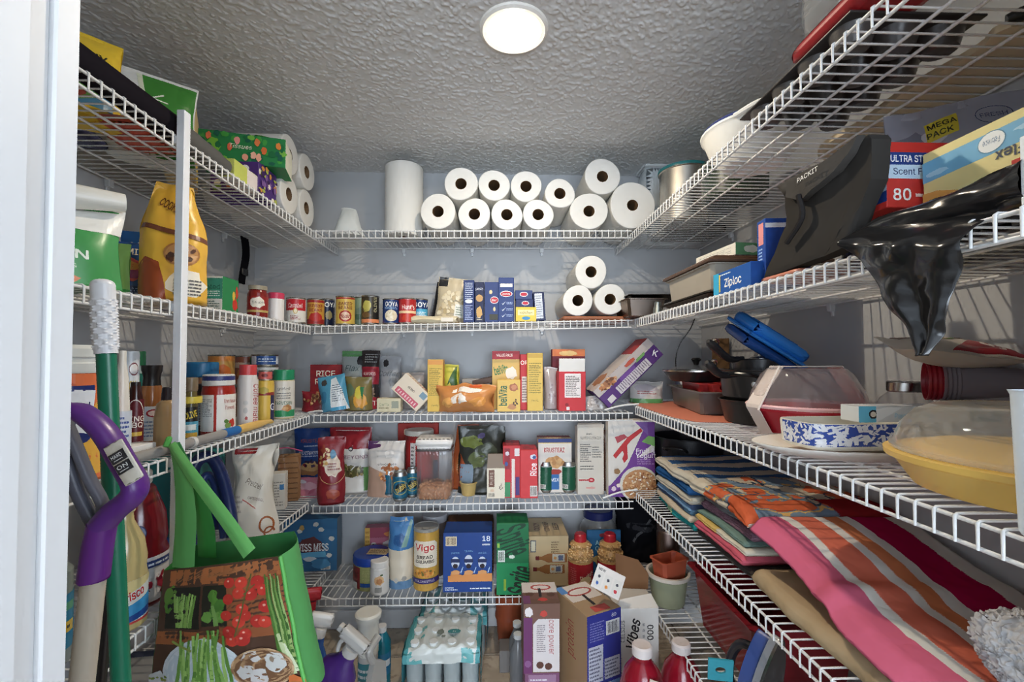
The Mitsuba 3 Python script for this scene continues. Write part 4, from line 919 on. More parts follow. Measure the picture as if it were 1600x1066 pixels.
lbot('barbecue_sauce', 'dark barbecue sauce bottle with a dark red arched label on the third left shelf', 200, 226, 597, -.84, [(0, 0), (.92, 0), (1, .02), (1, .66), (.8, .84), (.6, .95), (0, .96)], (54, 22, 18), (40, 30, 28), [(.55, .93), (.6, .94), (.6, 1), (0, 1)], (.06, .7, 1.01, (96, 26, 34), [('t', .5, .62, .1, 'KING', (220, 210, 200), {'b': 1}), ('t', .5, .5, .1, 'BBQ', (220, 210, 200), {'b': 1}), ('r', .15, .28, .85, .36, (210, 170, 60)), ('arc', .5, .5, .5, .5, .05, 0, 180, (220, 214, 206)), ('t', .5, .15, .08, 'Sauce', (210, 200, 190))]))
lbot('cleaner_bottle', 'curved white cleaner bottle behind the green broom handle', 176, 207, 548, -.80, [(0, 0), (.9, 0), (1, .02), (.96, .3), (.8, .55), (.66, .75), (.4, .9), (.4, 1), (0, 1)], (214, 210, 200), None, None, (.06, .4, 1.02, (190, 200, 214), [('s', .2, .2, .8, .9, 7, (60, 80, 150)), ('r', 0, 0, 1, .2, (40, 60, 140))]), 'bottle', 'gloss')
lbot('mustard_bottle', 'squeeze bottle of tan mustard with a dark cap beside the white upright', 243, 284, 605, -.795, [(0, 0), (.86, 0), (.98, .03), (1, .3), (.97, .6), (.84, .74), (.5, .8), (0, .8)], (172, 142, 98), (44, 40, 50), [(.5, .78), (.52, .82), (.46, .98), (.4, 1), (0, 1)], (.1, .45, 1.02, (176, 146, 100), [('e', .82, .5, .2, .42, (226, 220, 206)), ('e', .82, .5, .17, .36, (110, 60, 70)), ('s', .7, .4, .94, .6, 4, (226, 214, 206))]))
# lying mop tube along the front
mp = [at(*q, x=x) for q, x in (((196, 706), -.752), ((300, 676), -.757), ((372, 660), -.757), ((404, 652), -.757), ((424, 646), -.757))]
for q in mp: q[2] = z3 + .0135
t = thing('duster_handle', 'grey tube handle with a yellow tip and a blue band lying along a shelf', 'handle')
part(t, 'tube', tube([mp[0], mp[1], mp[2]], .0115, 14), 'gloss', (140, 138, 136))
part(t, 'grip', tube([mp[2], mp[2] * .6 + mp[3] * .4, mp[3], mp[4]], [.0125, .0128, .0118, .005], 14), 'gloss', (222, 178, 88))
part(t, 'band', tube([mp[1] * .35 + mp[2] * .65, mp[1] * .02 + mp[2] * .98], .0124, 14), 'card', (24, 102, 180))
part(t, 'collar', tube([mp[1] + (0, -.006, 0), mp[1] + (0, .006, 0)], .0135, 14), 'gloss', (206, 206, 204))
carton('sponge_box', 'low white carton beside the duster handle on the third left shelf', .05, .13, .032, M(-.80, .985, z3, -3), (220, 220, 218), {'R': [('r', .02, .86, .3, .9, (60, 60, 70))], 'F': [('s', .1, .3, .9, .8, 4, (190, 190, 190))]})
one('wire_hook', 'bent white plastic hook lying at the front of the third left shelf', 'hook', cat([cube(-.012, .012, -.03, .03, 0, .01, .002), tube(bez([(0, -.03, .008), (.004, -.06, .012), (0, -.09, .006), (-.006, -.12, .006)], 6), .004, 8), cube(-.008, .008, -.016, .016, .008, .022, .003)]), 'gloss', (222, 222, 220), M(-.758, .94, z3), 30)
lbot('olive_jar', 'jar of green olives with a yellow neck band beside the white upright', 286, 311, 590, -.825, [(0, 0), (.9, 0), (1, .03), (1, .62), (.86, .72), (.82, .8), (0, .8)], (104, 92, 50), (120, 104, 80), [(.84, .78), (.95, .8), (.96, .98), (.9, 1), (0, 1)], (.04, .5, 1.01, (70, 150, 180), [('r', 0, .55, 1, 1, (30, 30, 28)), ('t', .55, .76, .2, 'OLIVE', (226, 200, 60), {'b': 1, 'rot': 14, 'w': .6}), ('r', .1, .05, .9, .2, (200, 160, 60)), ('r', .2, .28, .8, .46, (210, 220, 220))]), 'jar')
part('olive_jar', 'neck_band', lathe([(.0265, .102), (.0272, .104), (.0272, .118), (.0265, .12)], 24), 'gloss', (212, 190, 60), M(-.825, side(286, 311, 590, -.825, z3)[0], z3))
lbot('peanut_butter_jar', 'big brown jar with a blue lid behind the olive jar', 286, 342, 566, -.93, [(0, 0), (.95, 0), (1, .02), (1, .72), (.94, .8), (0, .8)], (128, 84, 52), (26, 104, 158), [(.97, .78), (1.02, .8), (1.02, .985), (.97, 1), (0, 1)], None, 'jar')
lbot('jelly_jar', 'dark jar with a pale label between the olive jar and the pasta sauce', 306, 328, 600, -.86, [(0, 0), (.95, 0), (1, .02), (1, .8), (.9, .86), (0, .86)], (60, 26, 30), (50, 40, 40), [(.9, .84), (.95, .86), (.95, 1), (0, 1)], (.2, .5, 1.01, (190, 196, 206), [('s', .1, .1, .9, .9, 8, (90, 90, 110))]), 'jar')
lbot('pasta_sauce', 'wide jar of red pasta sauce with a navy and white lid', 316, 369, 585, -.80, [(0, 0), (.94, 0), (1, .02), (1, .7), (.95, .79), (.88, .83), (0, .83)], (164, 34, 24), (206, 206, 204), [(.92, .82), (.97, .83), (.97, .9), (.95, .905), (.95, .99), (.9, 1), (0, 1)], (.1, .58, 1.005, (226, 222, 216), [('r', 0, 0, .4, 1, (226, 222, 218)), ('s', .04, .4, .36, .9, 9, (130, 130, 130)), ('r', .4, 0, .46, 1, (176, 40, 30)), ('t', .78, .82, .1, 'The Sauce', (170, 50, 40), {'sk': .3, 'w': .34}), ('t', .78, .64, .1, 'Tomato', (170, 60, 50), {'sk': .3, 'w': .28}), ('b', .84, .2, .1, .13, (196, 50, 36), 3), ('b', .72, .14, .09, .08, (120, 150, 70), 5), ('b', .68, .26, .06, .06, (90, 130, 60), 6)]), 'jar')
y, R, h = side(316, 369, 585, -.80, z3)
part('pasta_sauce', 'lid_stripe', lathe([(R * .955, h * .905), (R * .96, h * .91), (R * .96, h * .97), (R * .955, h * .975)], 28), 'gloss', (44, 54, 116), M(-.80, y, z3))
lbot('salt_shaker_bottle', 'white plastic bottle with a red cap and red script on the third left shelf', 372, 404, 570, -.79, [(0, 0), (.95, 0), (1, .02), (1, .72), (.86, .84), (0, .85)], (212, 208, 206), (204, 56, 60), [(.82, .83), (.86, .84), (.86, .985), (.8, 1), (0, 1)], (.03, .74, 1.005, (214, 210, 208), [('t', .86, .5, .15, 'Coffee mate', (170, 60, 70), {'rot': -90, 'vert': 1, 'w': .8, 'sk': .2}), ('e', .42, .52, .1, .05, (196, 196, 196)), ('e', .42, .36, .08, .06, (190, 190, 190)), ('e', .46, .2, .05, .035, (180, 70, 70))]), 'bottle', 'gloss')
lbot('mustard_jar', 'yellow jar with a navy strip behind the white bottle on the third left shelf', 401, 429, 595, -.80, [(0, 0), (.95, 0), (1, .02), (1, .92), (.94, 1), (0, 1)], (214, 176, 62), None, None, (.05, .85, 1.005, (218, 180, 66), [('r', .74, .0, 1, .75, (40, 40, 80)), ('r', 0, .72, 1, .8, (150, 50, 40)), ('b', .4, .86, .3, .1, (180, 160, 60), 4), ('t', .86, .4, .18, 'G', (210, 210, 220), {'b': 1})]), 'jar', 'gloss')
p_ = side(401, 429, 595, -.80, z3)
tin('tomato_paste_can', 'small pink red can standing on the yellow jar', p_[1] * .78, .036, M(-.80, p_[0], z3 + p_[2] + .0006), (204, 90, 84), [('b', .5, .5, .2, .3, (120, 40, 40), 3)], .4)
lbot('cheese_shaker', 'grated cheese shaker with a bright green lid on the third left shelf', 427, 461, 578, -.80, [(0, 0), (.97, 0), (1, .02), (1, .74), (.94, .8), (0, .8)], (206, 196, 150), (24, 140, 92), [(.94, .79), (.98, .8), (.98, .985), (.93, 1), (0, 1)], (.03, .74, 1.005, (216, 212, 202), [('r', 0, .02, 1, .2, (40, 146, 90)), ('t', .5, .8, .08, 'grated', (90, 90, 90)), ('s', .25, .5, .75, .7, 3, (120, 120, 120)), ('t', .5, .4, .1, 'PARMESAN', (30, 90, 60), {'w': .6}), ('b', .62, .26, .2, .1, (176, 120, 70), 4), ('b', .55, .24, .12, .06, (206, 160, 100), 5)]), 'jar', 'gloss')
y_, R_, h_ = side(357, 376, 549, -.98, z3)
for k, (X_, y_, c_, o_, nm) in enumerate([(-1.0, 1.665, (196, 144, 64), [('b', .5, .6, .3, .2, (214, 110, 40), 3)], 'lower gold can at the back of the third left shelf'), (-.985, 1.79, (120, 66, 52), [('r', 0, .6, 1, .8, (176, 150, 130))], 'lower brown can at the back of the third left shelf')]):
    tin('peach_can', nm, .042, .118, M(X_, y_, z3), c_, o_, .5)
tin('peach_can', 'gold peach can stacked on another at the back of the third left shelf', .042, .118, M(-1.0, 1.665, z3 + .1185), (204, 152, 70), [('b', .5, .5, .34, .24, (214, 110, 40), 3), ('r', 0, .84, 1, 1, (214, 130, 50)), ('t', .5, .2, .14, 'PEACHES', (110, 60, 30), {'b': 1, 'w': .6})], .55)
tin('pumpkin_can', 'brown and green can stacked beside the gold peach can', .04, .116, M(-.985, 1.79, z3 + .1185), (130, 72, 54), [('r', 0, .6, 1, .8, (176, 150, 130)), ('r', .66, 0, 1, 1, (40, 84, 56)), ('b', .4, .4, .2, .2, (180, 110, 50), 4)], .5)
hs = (.148, .046, .043)
for k, (c_, o_, nm) in enumerate([((206, 206, 206), [('s', .2, .2, .8, .9, 8, (150, 150, 156))], 'pale tall can under the two flat tuna cans'), ((206, 212, 218), [('r', 0, 0, 1, .62, (26, 52, 110)), ('t', .5, .34, .4, 'TUNA', (226, 230, 236), {'b': 1, 'w': .4})], 'flat tuna can with a navy band in the middle of its stack'), ((30, 76, 150), [('r', 0, 0, .25, 1, (200, 206, 216)), ('s', .3, .2, .9, .8, 2, (200, 214, 236)), ('r', .85, 0, 1, 1, (200, 206, 216))], 'blue flat can topmost of the stack of three')]):
    tin('tuna_can', nm, .046, hs[k], M(-.885, 1.745, z3 + sum(hs[:k]) + .0005 * k), c_, o_, .45)
# --- back
x, w, h, y = fit(484, 531, 570, zb(3, -.7), y=2.0)
carton('rice_box', 'red rice box at the left end of the third back shelf', w, .05, h, M(x, 2.03, on('B3', x), 6), (156, 26, 34), {'F': [('t', .5, .8, .13, 'RICE', (236, 226, 210), {'b': 1}), ('t', .52, .62, .12, 'ROMA', (226, 210, 190), {'b': 1}), ('b', .45, .25, .36, .22, (210, 150, 80), 3), ('k', .45, .22, .34, .18, 26, .05, [(226, 170, 90), (180, 110, 50), (150, 80, 40)], 5)]})
pouch('granola_bag', 'dark red bag of granola slumped in the left corner of the third back shelf', .16, .085, .08, M(-.735, 1.925, on('B3', -.7) + .002, 15), (140, 30, 40), [('k', .45, .62, .4, .28, 60, .05, [(190, 130, 80), (150, 90, 50), (210, 160, 110), (110, 60, 40)], 4), ('r', 0, .0, 1, .16, (150, 34, 44))], seed=31, crink=.007)
m = lambda x0, x1, yt, y, rz=0: (lambda q: (q[1], q[2], M(q[0], q[3], on('B3', q[0]) + .001, rz)))(fit(x0, x1, yt, zb(3, at((x0 + x1) / 2, 560, y=y)[0]), y=y))
def bp(name, label, x0, x1, yt, y, th, col, ops, seed, rz=0, tilt=0, **k):
    w, h, mm = m(x0, x1, yt, y, rz)
    if tilt: mm = lean(mm, (w / 2 if tilt > 0 else -w / 2), 0, tilt)
    return pouch(name, label, w, h, th, mm, col, ops, seed, **k)
bp('popcorn_bag', 'small sky blue bag with white print at the front of the third back shelf', 503, 549, 590, 1.85, .07, (70, 146, 180), [('p', [(.5, 0), (1, 0), (.9, .6), (.7, .95), (.55, .9)], (206, 214, 220)), ('s', .58, .25, .92, .75, 8, (90, 110, 130)), ('b', .3, .82, .12, .1, (60, 60, 60), 3), ('r', .5, .0, 1, .1, (60, 150, 196)), ('b', .25, .4, .14, .2, (50, 120, 160), 5)], 32, -8, -9, crink=.006)
bp('chip_bag', 'grey and green snack bag at the back of the third back shelf', 534, 578, 549, 2.04, .06, (150, 158, 156), [('r', 0, .9, 1, 1, (90, 150, 90)), ('t', .45, .7, .1, 'Flax', (70, 90, 90), {'sk': .3}), ('b', .75, .84, .16, .1, (40, 40, 44), 3)], 33)
bp('nut_bag', 'black and red bag of nuts standing at the back of the third back shelf', 565, 593, 548, 2.0, .06, (40, 34, 36), [('r', -.01, .42, 1.01, .72, (150, 26, 44)), ('t', .5, .6, .05, 'ALMONDS', (230, 214, 210), {'w': .7}), ('k', .5, .26, .4, .13, 20, .1, [(150, 120, 96), (120, 92, 70)], 4), ('r', 0, 0, 1, .2, (170, 34, 50)), ('t', .5, .1, .08, 'SALT', (230, 220, 214)), ('s', .2, .78, .9, .95, 4, (140, 140, 140))], 34)
bp('coffee_bag', 'silver grey bag with dark print behind the leaning box', 593, 626, 556, 2.02, .06, (150, 152, 156), [('b', .3, .85, .14, .08, (40, 40, 44), 3), ('t', .5, .66, .1, 'Coffee', (90, 92, 96), {'sk': .3}), ('b', .7, .5, .2, .1, (120, 122, 126), 5)], 35)
bp('dried_fruit_bag', 'crinkled bag with mango yellow and green print on the third back shelf', 540, 582, 590, 1.93, .06, (120, 108, 60), [('b', .62, .3, .26, .26, (216, 150, 50), 3), ('b', .55, .55, .16, .2, (206, 190, 60), 4), ('p', [(.6, .7), (.68, .3), (.76, .7)], (40, 120, 70)), ('b', .2, .6, .2, .2, (90, 110, 80), 6)], 36, 5, crink=.008)
bcarton(3, 'granola_bar_box', 'small cream box lying in front of the bags on the third back shelf', 589, 626, 623, .05, (206, 198, 166), {'F': [('t', .3, .55, .18, 'OATS', (110, 130, 100)), ('r', .62, .28, .92, .8, (150, 156, 140)), ('s', .08, .2, .5, .4, 1, (150, 140, 110))]}, y=1.86)
w, h, mm = m(612, 650, 590, 1.86)
carton('cracker_box', 'cream and pink cracker box leaning over on its corner on the third back shelf', .088, .055, .14, lean(M(at(650, 630, y=1.86)[0] + .044, 1.888, on('B3', -.4) + .001), -.044, 0, -47), (220, 206, 186), {'F': [('r', .06, .1, .34, .9, (206, 90, 110)), ('s', .12, .14, .28, .86, 8, (236, 200, 200)), ('r', .62, .06, .9, .26, (120, 150, 170)), ('t', .62, .55, .06, 'CRISP', (80, 60, 50), {'rot': 90, 'b': 1})], 'R': [('s', .1, .1, .9, .9, 8, (180, 120, 110))], 'T': [('s', .1, .2, .9, .8, 3, (200, 120, 110))]})
bp('pretzel_bag', 'clear grey bag behind the leaning cracker box', 628, 664, 583, 1.98, .06, (150, 142, 138), [('b', .5, .5, .3, .3, (120, 96, 86), 3)], 38, mat='shine')
bcarton(3, 'cracker_box', 'tall yellow box with small print, left one of two on the third back shelf', 668, 692, 562, .06, (222, 182, 74), {'F': [('r', .02, .9, .98, .99, (222, 150, 70)), ('s', .1, .3, .9, .84, 14, (150, 130, 50)), ('t', .5, .74, .035, 'NUTRITION', (110, 96, 40), {'w': .7}), ('t', .5, .12, .03, 'Family', (110, 96, 40))], 'R': [('r', 0, 0, 1, 1, (214, 150, 60))]}, y=1.86)
bp('lemon_bag', 'yellow and green bag behind the tall yellow box', 692, 718, 570, 1.98, .05, (206, 196, 60), [('p', [(.2, .5), (.8, .95), (.9, .95), (.9, .3)], (60, 100, 40)), ('b', .4, .4, .2, .2, (226, 214, 90), 3)], 39)
pouch('cheese_puff_bag', 'crumpled orange snack bag lying on the third back shelf', .23, .115, .1, M(-.125, 1.845, on('B3', -.1) + .001, -4), (206, 130, 66), [('b', .42, .5, .16, .2, (232, 220, 206), 3), ('b', .5, .8, .3, .1, (236, 226, 214), 7), ('b', .2, .4, .14, .2, (226, 160, 80), 4), ('b', .75, .4, .18, .2, (226, 150, 70), 5), ('r', .55, .9, .75, 1, (226, 90, 40))], seed=40, crink=.02, stand=False, fin=.04)
one('chocolate_box', 'flat dark brown box lying on the grey box behind the orange bag', 'box', cube(-.06, .06, -.05, .05, 0, .022), 'card', (86, 58, 44), M(-.045, 1.99, on('B3', 0) + .112, 4, 0, -10), False)
bcarton(3, 'granola_bar_box', 'grey and orange box behind the orange snack bag', 722, 766, 593, .1, (170, 164, 156), {'F': [('b', .5, .6, .16, .3, (226, 120, 50), 3), ('s', .1, .1, .4, .5, 3, (110, 110, 110))]}, y=1.96)
bcarton(3, 'biscuit_box', 'upper biscuit box with a red top band on the third back shelf', 769, 812, 549, .05, (216, 176, 90), {'F': [('r', 0, .86, 1, 1, (170, 34, 44)), ('t', .45, .93, .05, 'VALUE PACK', (240, 220, 210), {'b': 1, 'w': .6}), ('t', .32, .68, .14, 'belVita', (36, 110, 60), {'b': 1, 'rot': 12, 'w': .5}), ('b', .7, .62, .22, .12, (232, 224, 210), 3), ('b', .6, .46, .3, .06, (150, 150, 150), 4)]}, y=1.93)
bcarton(3, 'biscuit_box', 'lower biscuit box with sideways green letters in front of the other one', 777, 813, 594, .06, (222, 182, 84), {'F': [('t', .24, .5, .24, 'belVita', (30, 90, 66), {'b': 1, 'rot': 90, 'vert': 1, 'w': .62}), ('b', .72, .76, .2, .14, (170, 96, 60), 3), ('b', .72, .76, .14, .09, (200, 130, 90), 5), ('b', .64, .16, .22, .1, (190, 130, 80), 4), ('k', .8, .3, .12, .1, 7, .05, [(60, 40, 30), (90, 50, 40)], 3)]}, y=1.845)
bcarton(3, 'cracker_box', 'narrow red box squeezed between the biscuits and the yellow box', 813, 825, 554, .07, (196, 40, 48), {'F': [('r', .2, .14, .9, .6, (206, 196, 190)), ('s', .25, .16, .85, .58, 9, (110, 90, 90)), ('t', .5, .85, .07, 'OR', (240, 220, 210), {'b': 1})]}, y=1.9)
bcarton(3, 'cracker_box', 'tall yellow box with small print, right one of two on the third back shelf', 824, 848, 552, .06, (222, 184, 76), {'F': [('r', .02, .92, .98, .99, (200, 160, 60)), ('s', .1, .3, .9, .84, 14, (150, 130, 50)), ('t', .5, .76, .035, 'NUTRITION', (110, 96, 40), {'w': .7}), ('t', .5, .18, .03, 'Family', (110, 96, 40))], 'R': [('r', 0, 0, 1, 1, (206, 160, 60))]}, y=1.86)
bp('clear_bag', 'crumpled clear bag of sweets beside the right yellow box', 850, 870, 575, 1.92, .05, (170, 160, 160), [('k', .5, .4, .3, .3, 16, .1, [(190, 170, 170), (140, 120, 126), (200, 196, 196)], 4)], 41, mat='shine', crink=.008)
bcarton(3, 'cracker_box', 'open box with a dark red and orange picture behind the red cracker box', 863, 914, 546, .05, (120, 26, 40), {'F': [('r', 0, .88, 1, 1, (226, 120, 60)), ('b', .5, .93, .3, .05, (240, 200, 120), 3), ('r', .9, 0, 1, .86, (90, 20, 34))]}, y=1.96)
t = bcarton(3, 'cracker_box', 'bright red box with a nutrition panel and a white flap on the third back shelf', 873, 915, 581, .09, (206, 40, 48), {'F': [('r', .22, .34, .82, .95, (226, 218, 214)), ('s', .26, .38, .78, .9, 12, (100, 90, 90)), ('t', .52, .8, .03, 'Nutrition Facts', (70, 60, 60), {'w': .5}), ('r', .28, .03, .4, .11, (226, 220, 216)), ('b', .3, .16, .07, .05, (150, 20, 30), 3)]}, y=1.85)
q = fit(873, 915, 581, zb(3, .22), y=1.85)
part(t, 'flap', cat([cube(-q[1] / 2 + .001, q[1] / 2 - .003, -.0012, .0012, 0, .055, .0004)]), 'card', (226, 222, 216), M(q[0], 1.852, EYE + zb(3, .22) + q[2], 0, 8), False)
pouch('chip_bag', 'clear crinkled bag lying at the right end of the third back shelf', .12, .06, .06, M(.42, 1.9, on('B3', .4) + .001), (176, 170, 166), [('k', .5, .5, .4, .35, 30, .05, [(206, 200, 196), (140, 130, 126)], 4)], seed=43, crink=.012, mat='shine')
# the leaning cereal box
a = at(951, 630, y=1.85)
t = carton('cereal_box', 'purple cereal box leaning over diagonally at the right end of the third back shelf', .095, .16, .32, lean(M(a[0] - .0475, 1.845 + .08, on('B3', .5) + .012), .0475, 0, 46), (84, 44, 120), {'F': [('r', 0, 0, .38, 1, (186, 176, 172)), ('b', .2, .2, .18, .14, (170, 110, 70), 3), ('k', .2, .22, .18, .14, 30, .08, [(190, 120, 70), (120, 70, 40), (210, 160, 110)], 3), ('b', .2, .6, .1, .1, (190, 80, 60), 5), ('p', [(.38, .36), (.62, .36), (.62, .62), (.38, .62)], (110, 66, 150)), ('r', .66, .06, .92, .16, (206, 200, 200)), ('r', .56, .24, .94, .8, (196, 190, 196)), ('s', .58, .26, .92, .78, 16, (120, 110, 130)), ('t', .7, .93, .08, 'K', (226, 220, 226), {'b': 1, 'rot': 30}), ('p', [(.3, .7), (.42, .66), (.42, .82), (.3, .84)], (110, 160, 90))], 'L': [('r', 0, 0, 1, 1, (206, 196, 190)), ('b', .5, .2, .4, .14, (180, 120, 80), 3), ('r', 0, .7, 1, 1, (190, 60, 60))]})
# --- right
zr3 = on('R3')
one('paper_mat', 'orange paper mat under the pans on the third right shelf', 'mat', (lambda g: (np.array(g.vertices) + [0, 0, zr3], g.faces))(trimesh.creation.extrude_polygon(Polygon([(.585, 1.98), (.57, 1.7), (.572, 1.44), (.60, 1.33), (.74, 1.30), (.95, 1.32), (.96, 2.0)]), .0016, engine='earcut')), 'card', (206, 116, 90), None, False)
pouch('frozen_bag', 'white and green bag by the back wall beyond the grey roasting tin', .14, .09, .07, M(.65, 1.93, zr3 + .002, -10), (206, 204, 198), [('r', 0, 0, 1, .2, (90, 160, 90)), ('b', .5, .7, .4, .2, (186, 180, 186), 3), ('s', .2, .4, .8, .6, 2, (170, 90, 90))], seed=45, crink=.008)
ang = math.degrees(math.atan2(.09, .58))
rm = M(.675, 1.465, zr3 + .002, -9) @ M(.10, .22, 0)
loafpan('roasting_tin', 'long dark grey roasting tin on the orange paper mat', .2, .43, .078, rm, (104, 98, 94), mat='gloss', taper=.9, rim=.012)
t = loafpan('square_pan', 'bright red square pan with a looped tab handle inside the grey tin', .16, .26, .045, rm @ M(0, -.01, .058), (196, 44, 44), mat='gloss', taper=.9)
part(t, 'tab_handle', (lambda g: g)(extrude(Polygon([(-.03, -.006), (.03, -.006), (.034, .02), (-.034, .02)]).difference(Polygon(ring2d(0, .008, .01, .007, 12))), .05)), 'gloss', (206, 50, 48), rm @ M(-.02, -.19, .082))
sk = M(.745, 1.65, zr3 + .108)
t = thing('skillet', 'black frying pan with a steel edged glass lid over the red pan', 'pan')
part(t, 'pan_body', lathe([(0, 0), (.085, 0), (.095, .006), (.115, .034), (.118, .036), (.113, .036), (.09, .008), (0, .006)], 36), 'gloss', (30, 30, 32), sk)
gl_ = part(t, 'glass_lid', lathe([(.118, .037), (.1, .048), (.06, .056), (0, .06)], 36), 'clear', (255, 255, 255), sk)
part(gl_, 'lid_rim', lathe([(.116, .0365), (.121, .036), (.121, .041), (.116, .042)], 36), 'chrome', (190, 184, 176), sk)
part(gl_, 'knob', lathe([(0, .06), (.008, .06), (.012, .072), (.018, .08), (.014, .086), (0, .087)], 20), 'gloss', (20, 20, 20), sk)
one('power_cord', 'thin black cord hanging from the second right shelf behind the skillet', 'cord', tube(bez([at(1086, 497, y=1.8), at(1078, 515, y=1.82), at(1062, 538, y=1.84), at(1056, 560, y=1.85), at(1057, 585, y=1.86)], 7), .0022, 6), 'gloss', (18, 18, 18))
pm = M(.79, 1.315, zr3)
pot('sauce_pot', 'wide black pot at the bottom of the stack on the third right shelf', .115, .07, pm, (44, 42, 42), mat='gloss', taper=.86)
um = M(.79, 1.315, zr3 + .0725)
t = pot('stock_pot', 'black pot with a riveted side handle, stacked in the wide pot', .113, .086, um, (48, 46, 46), mat='gloss', taper=.93, handles=[215], hcol=(20, 20, 20))
part(t, 'rivet', mv(lathe([(0, .004), (.008, .003), (.01, 0), (0, 0)], 14), M(-.07, -.083, .045, -40, 90)), 'chrome', (170, 166, 160), um)
def panhandle(label, p0, p1, p2, inner):
    t = thing('saucepan', label, 'pan')
    part(t, 'pan_body', lathe([(0, 0), (.066, 0), (.07, .004), (.073, .05), (.076, .052), (.07, .052), (.066, .007), (0, .006)], 28), 'gloss', (30, 30, 32), M(*inner))
    pts = bez([p0, p1, p2], 8)
    part(t, 'handle', tube(pts, [.006] * 3 + list(np.linspace(.008, .013, len(pts) - 5)) + [.012, .006], 10), 'gloss', (26, 26, 28))
    e = p2 - p1; e = e / np.linalg.norm(e)
    part(t, 'end_ring', tube([p2 - e * .03 + np.array([.0, -.006, .010]) + .011 * (math.cos(a) * e + math.sin(a) * np.array([.3, -.6, .7])) for a in np.linspace(0, 2 * PI, 14)], .0028, 6), 'chrome', (200, 196, 190))
    return t
panhandle('small black saucepan with the higher of two steel ended handles', np.array([.718, 1.283, zr3 + .192]), at(1138, 560, y=1.26), at(1106, 533, y=1.22), (.79, 1.325, zr3 + .1385))
panhandle('second black saucepan with the lower steel ended handle, in the pot', np.array([.722, 1.27, zr3 + .152]), at(1128, 586, y=1.235), at(1104, 566, y=1.20), (.79, 1.325, zr3 + .083))
t = thing('jar', 'glass jar of blue sweets with a steel lid standing in the saucepan', 'jar')
jm = M(.80, 1.325, zr3 + .143)
part(t, 'body', lathe([(0, 0), (.028, 0), (.032, .004), (.032, .035), (.026, .042), (0, .042)], 24), 'shine', (90, 140, 190), jm)
part(t, 'lid', lathe([(.03, .042), (.036, .044), (.036, .049), (.03, .053), (.012, .056), (.01, .064), (0, .065)], 24), 'chrome', (196, 196, 196), jm)
lc = at(1193, 530, y=1.30)
t = thing('lunch_box', 'bright blue plastic box tipped over on top of the pots', 'container')
lm2 = M(lc[0], lc[1], lc[2] - .016, 10, 26, 28)
part(t, 'lid', cat([mv(rbox(.2, .13, .036, .014), M(0, 0, .012)), mv(rbox(.214, .146, .012, .005), M(0, 0, .004))]), 'gloss', (30, 124, 222), lm2, True)
for x_ in (-.05, 0, .05): part(t, 'rib', cube(x_ - .002, x_ + .002, -.05, .05, .046, .05, .001), 'gloss', (24, 108, 200), lm2, False)
part(t, 'base', mv(rbox(.2, .132, .03, .012), M(0, 0, -.028)), 'gloss', (26, 70, 140), lm2, True)
one('cardboard_sheet', 'brown piece of cardboard standing behind the skillet', 'cardboard', cube(-.035, .035, -.004, .004, 0, .275, .001), 'cloth', (112, 84, 58), M(.945, 1.86, zr3 + .002, -50), False)
pouch('snack_bag', 'dark blue and white crinkled bag by the wall behind the skillet', .16, .13, .05, M(.86, 1.93, zr3 + .002, -30), (70, 80, 110), [('b', .4, .6, .25, .2, (170, 180, 200), 3), ('b', .65, .4, .2, .2, (40, 60, 110), 5)], seed=47, crink=.012)
# red bowl with a clear dome
dm = M(.752, 1.068, zr3 + .002) @ np.diag([.955, .955, 1, 1])
t = thing('salad_bowl', 'red bowl with a clear domed lid in a cardboard sleeve on the third right shelf', 'bowl')
part(t, 'bowl_body', lathe([(0, 0), (.085, 0), (.1, .012), (.128, .062), (.134, .066), (.134, .072), (.126, .072), (.098, .02), (0, .008)], 44), 'gloss', (186, 26, 44), dm)
part(t, 'dome', lathe([(.134, .073), (.131, .08), (.122, .11), (.1, .15), (.085, .165), (0, .166)], 44), 'frost', (214, 200, 200), dm)
part(t, 'rim', lathe([(.128, .071), (.1365, .071), (.138, .076), (.134, .08), (.128, .079)], 44), 'gloss', (226, 176, 180), dm)
sl = [(-.136, .076), (-.085, .172), (.07, .172), (.14, .076)]
part(t, 'sleeve', cat([cube(-.075, .075, -.028, .028, .168, .1705, .0005)]), 'card', (214, 206, 196), dm, False)
part(t, 'sleeve_side', tube([(-.142, -.03, .066), (-.086, -.03, .171)], .003, 4), 'card', (220, 206, 196), dm, False)
for s in (-1, 1): part(t, 'sleeve_strap', sheet(lambda u, v, s=s: np.stack([np.interp(v, [0, .42, 1], [s * .075, s * .142, s * .1]), -.028 + .056 * u, np.interp(v, [0, .42, 1], [.1705, .074, .001])], -1), 2, 20, .0015), 'card', (222, 208, 200), dm, False)
g, c = wrapmesh([('t', .5, .5, .5, 'SALAD BOWL', (150, 120, 110), {'b': 1, 'w': .6}), ('b', .2, .5, .08, .3, (190, 90, 70), 3)], .15, .056, face((-.075, -.028, .1705), (.15, 0, 0), (0, .056, 0), (0, 0, 1)))
part(t, 'print', g, 'card', c, dm, False)
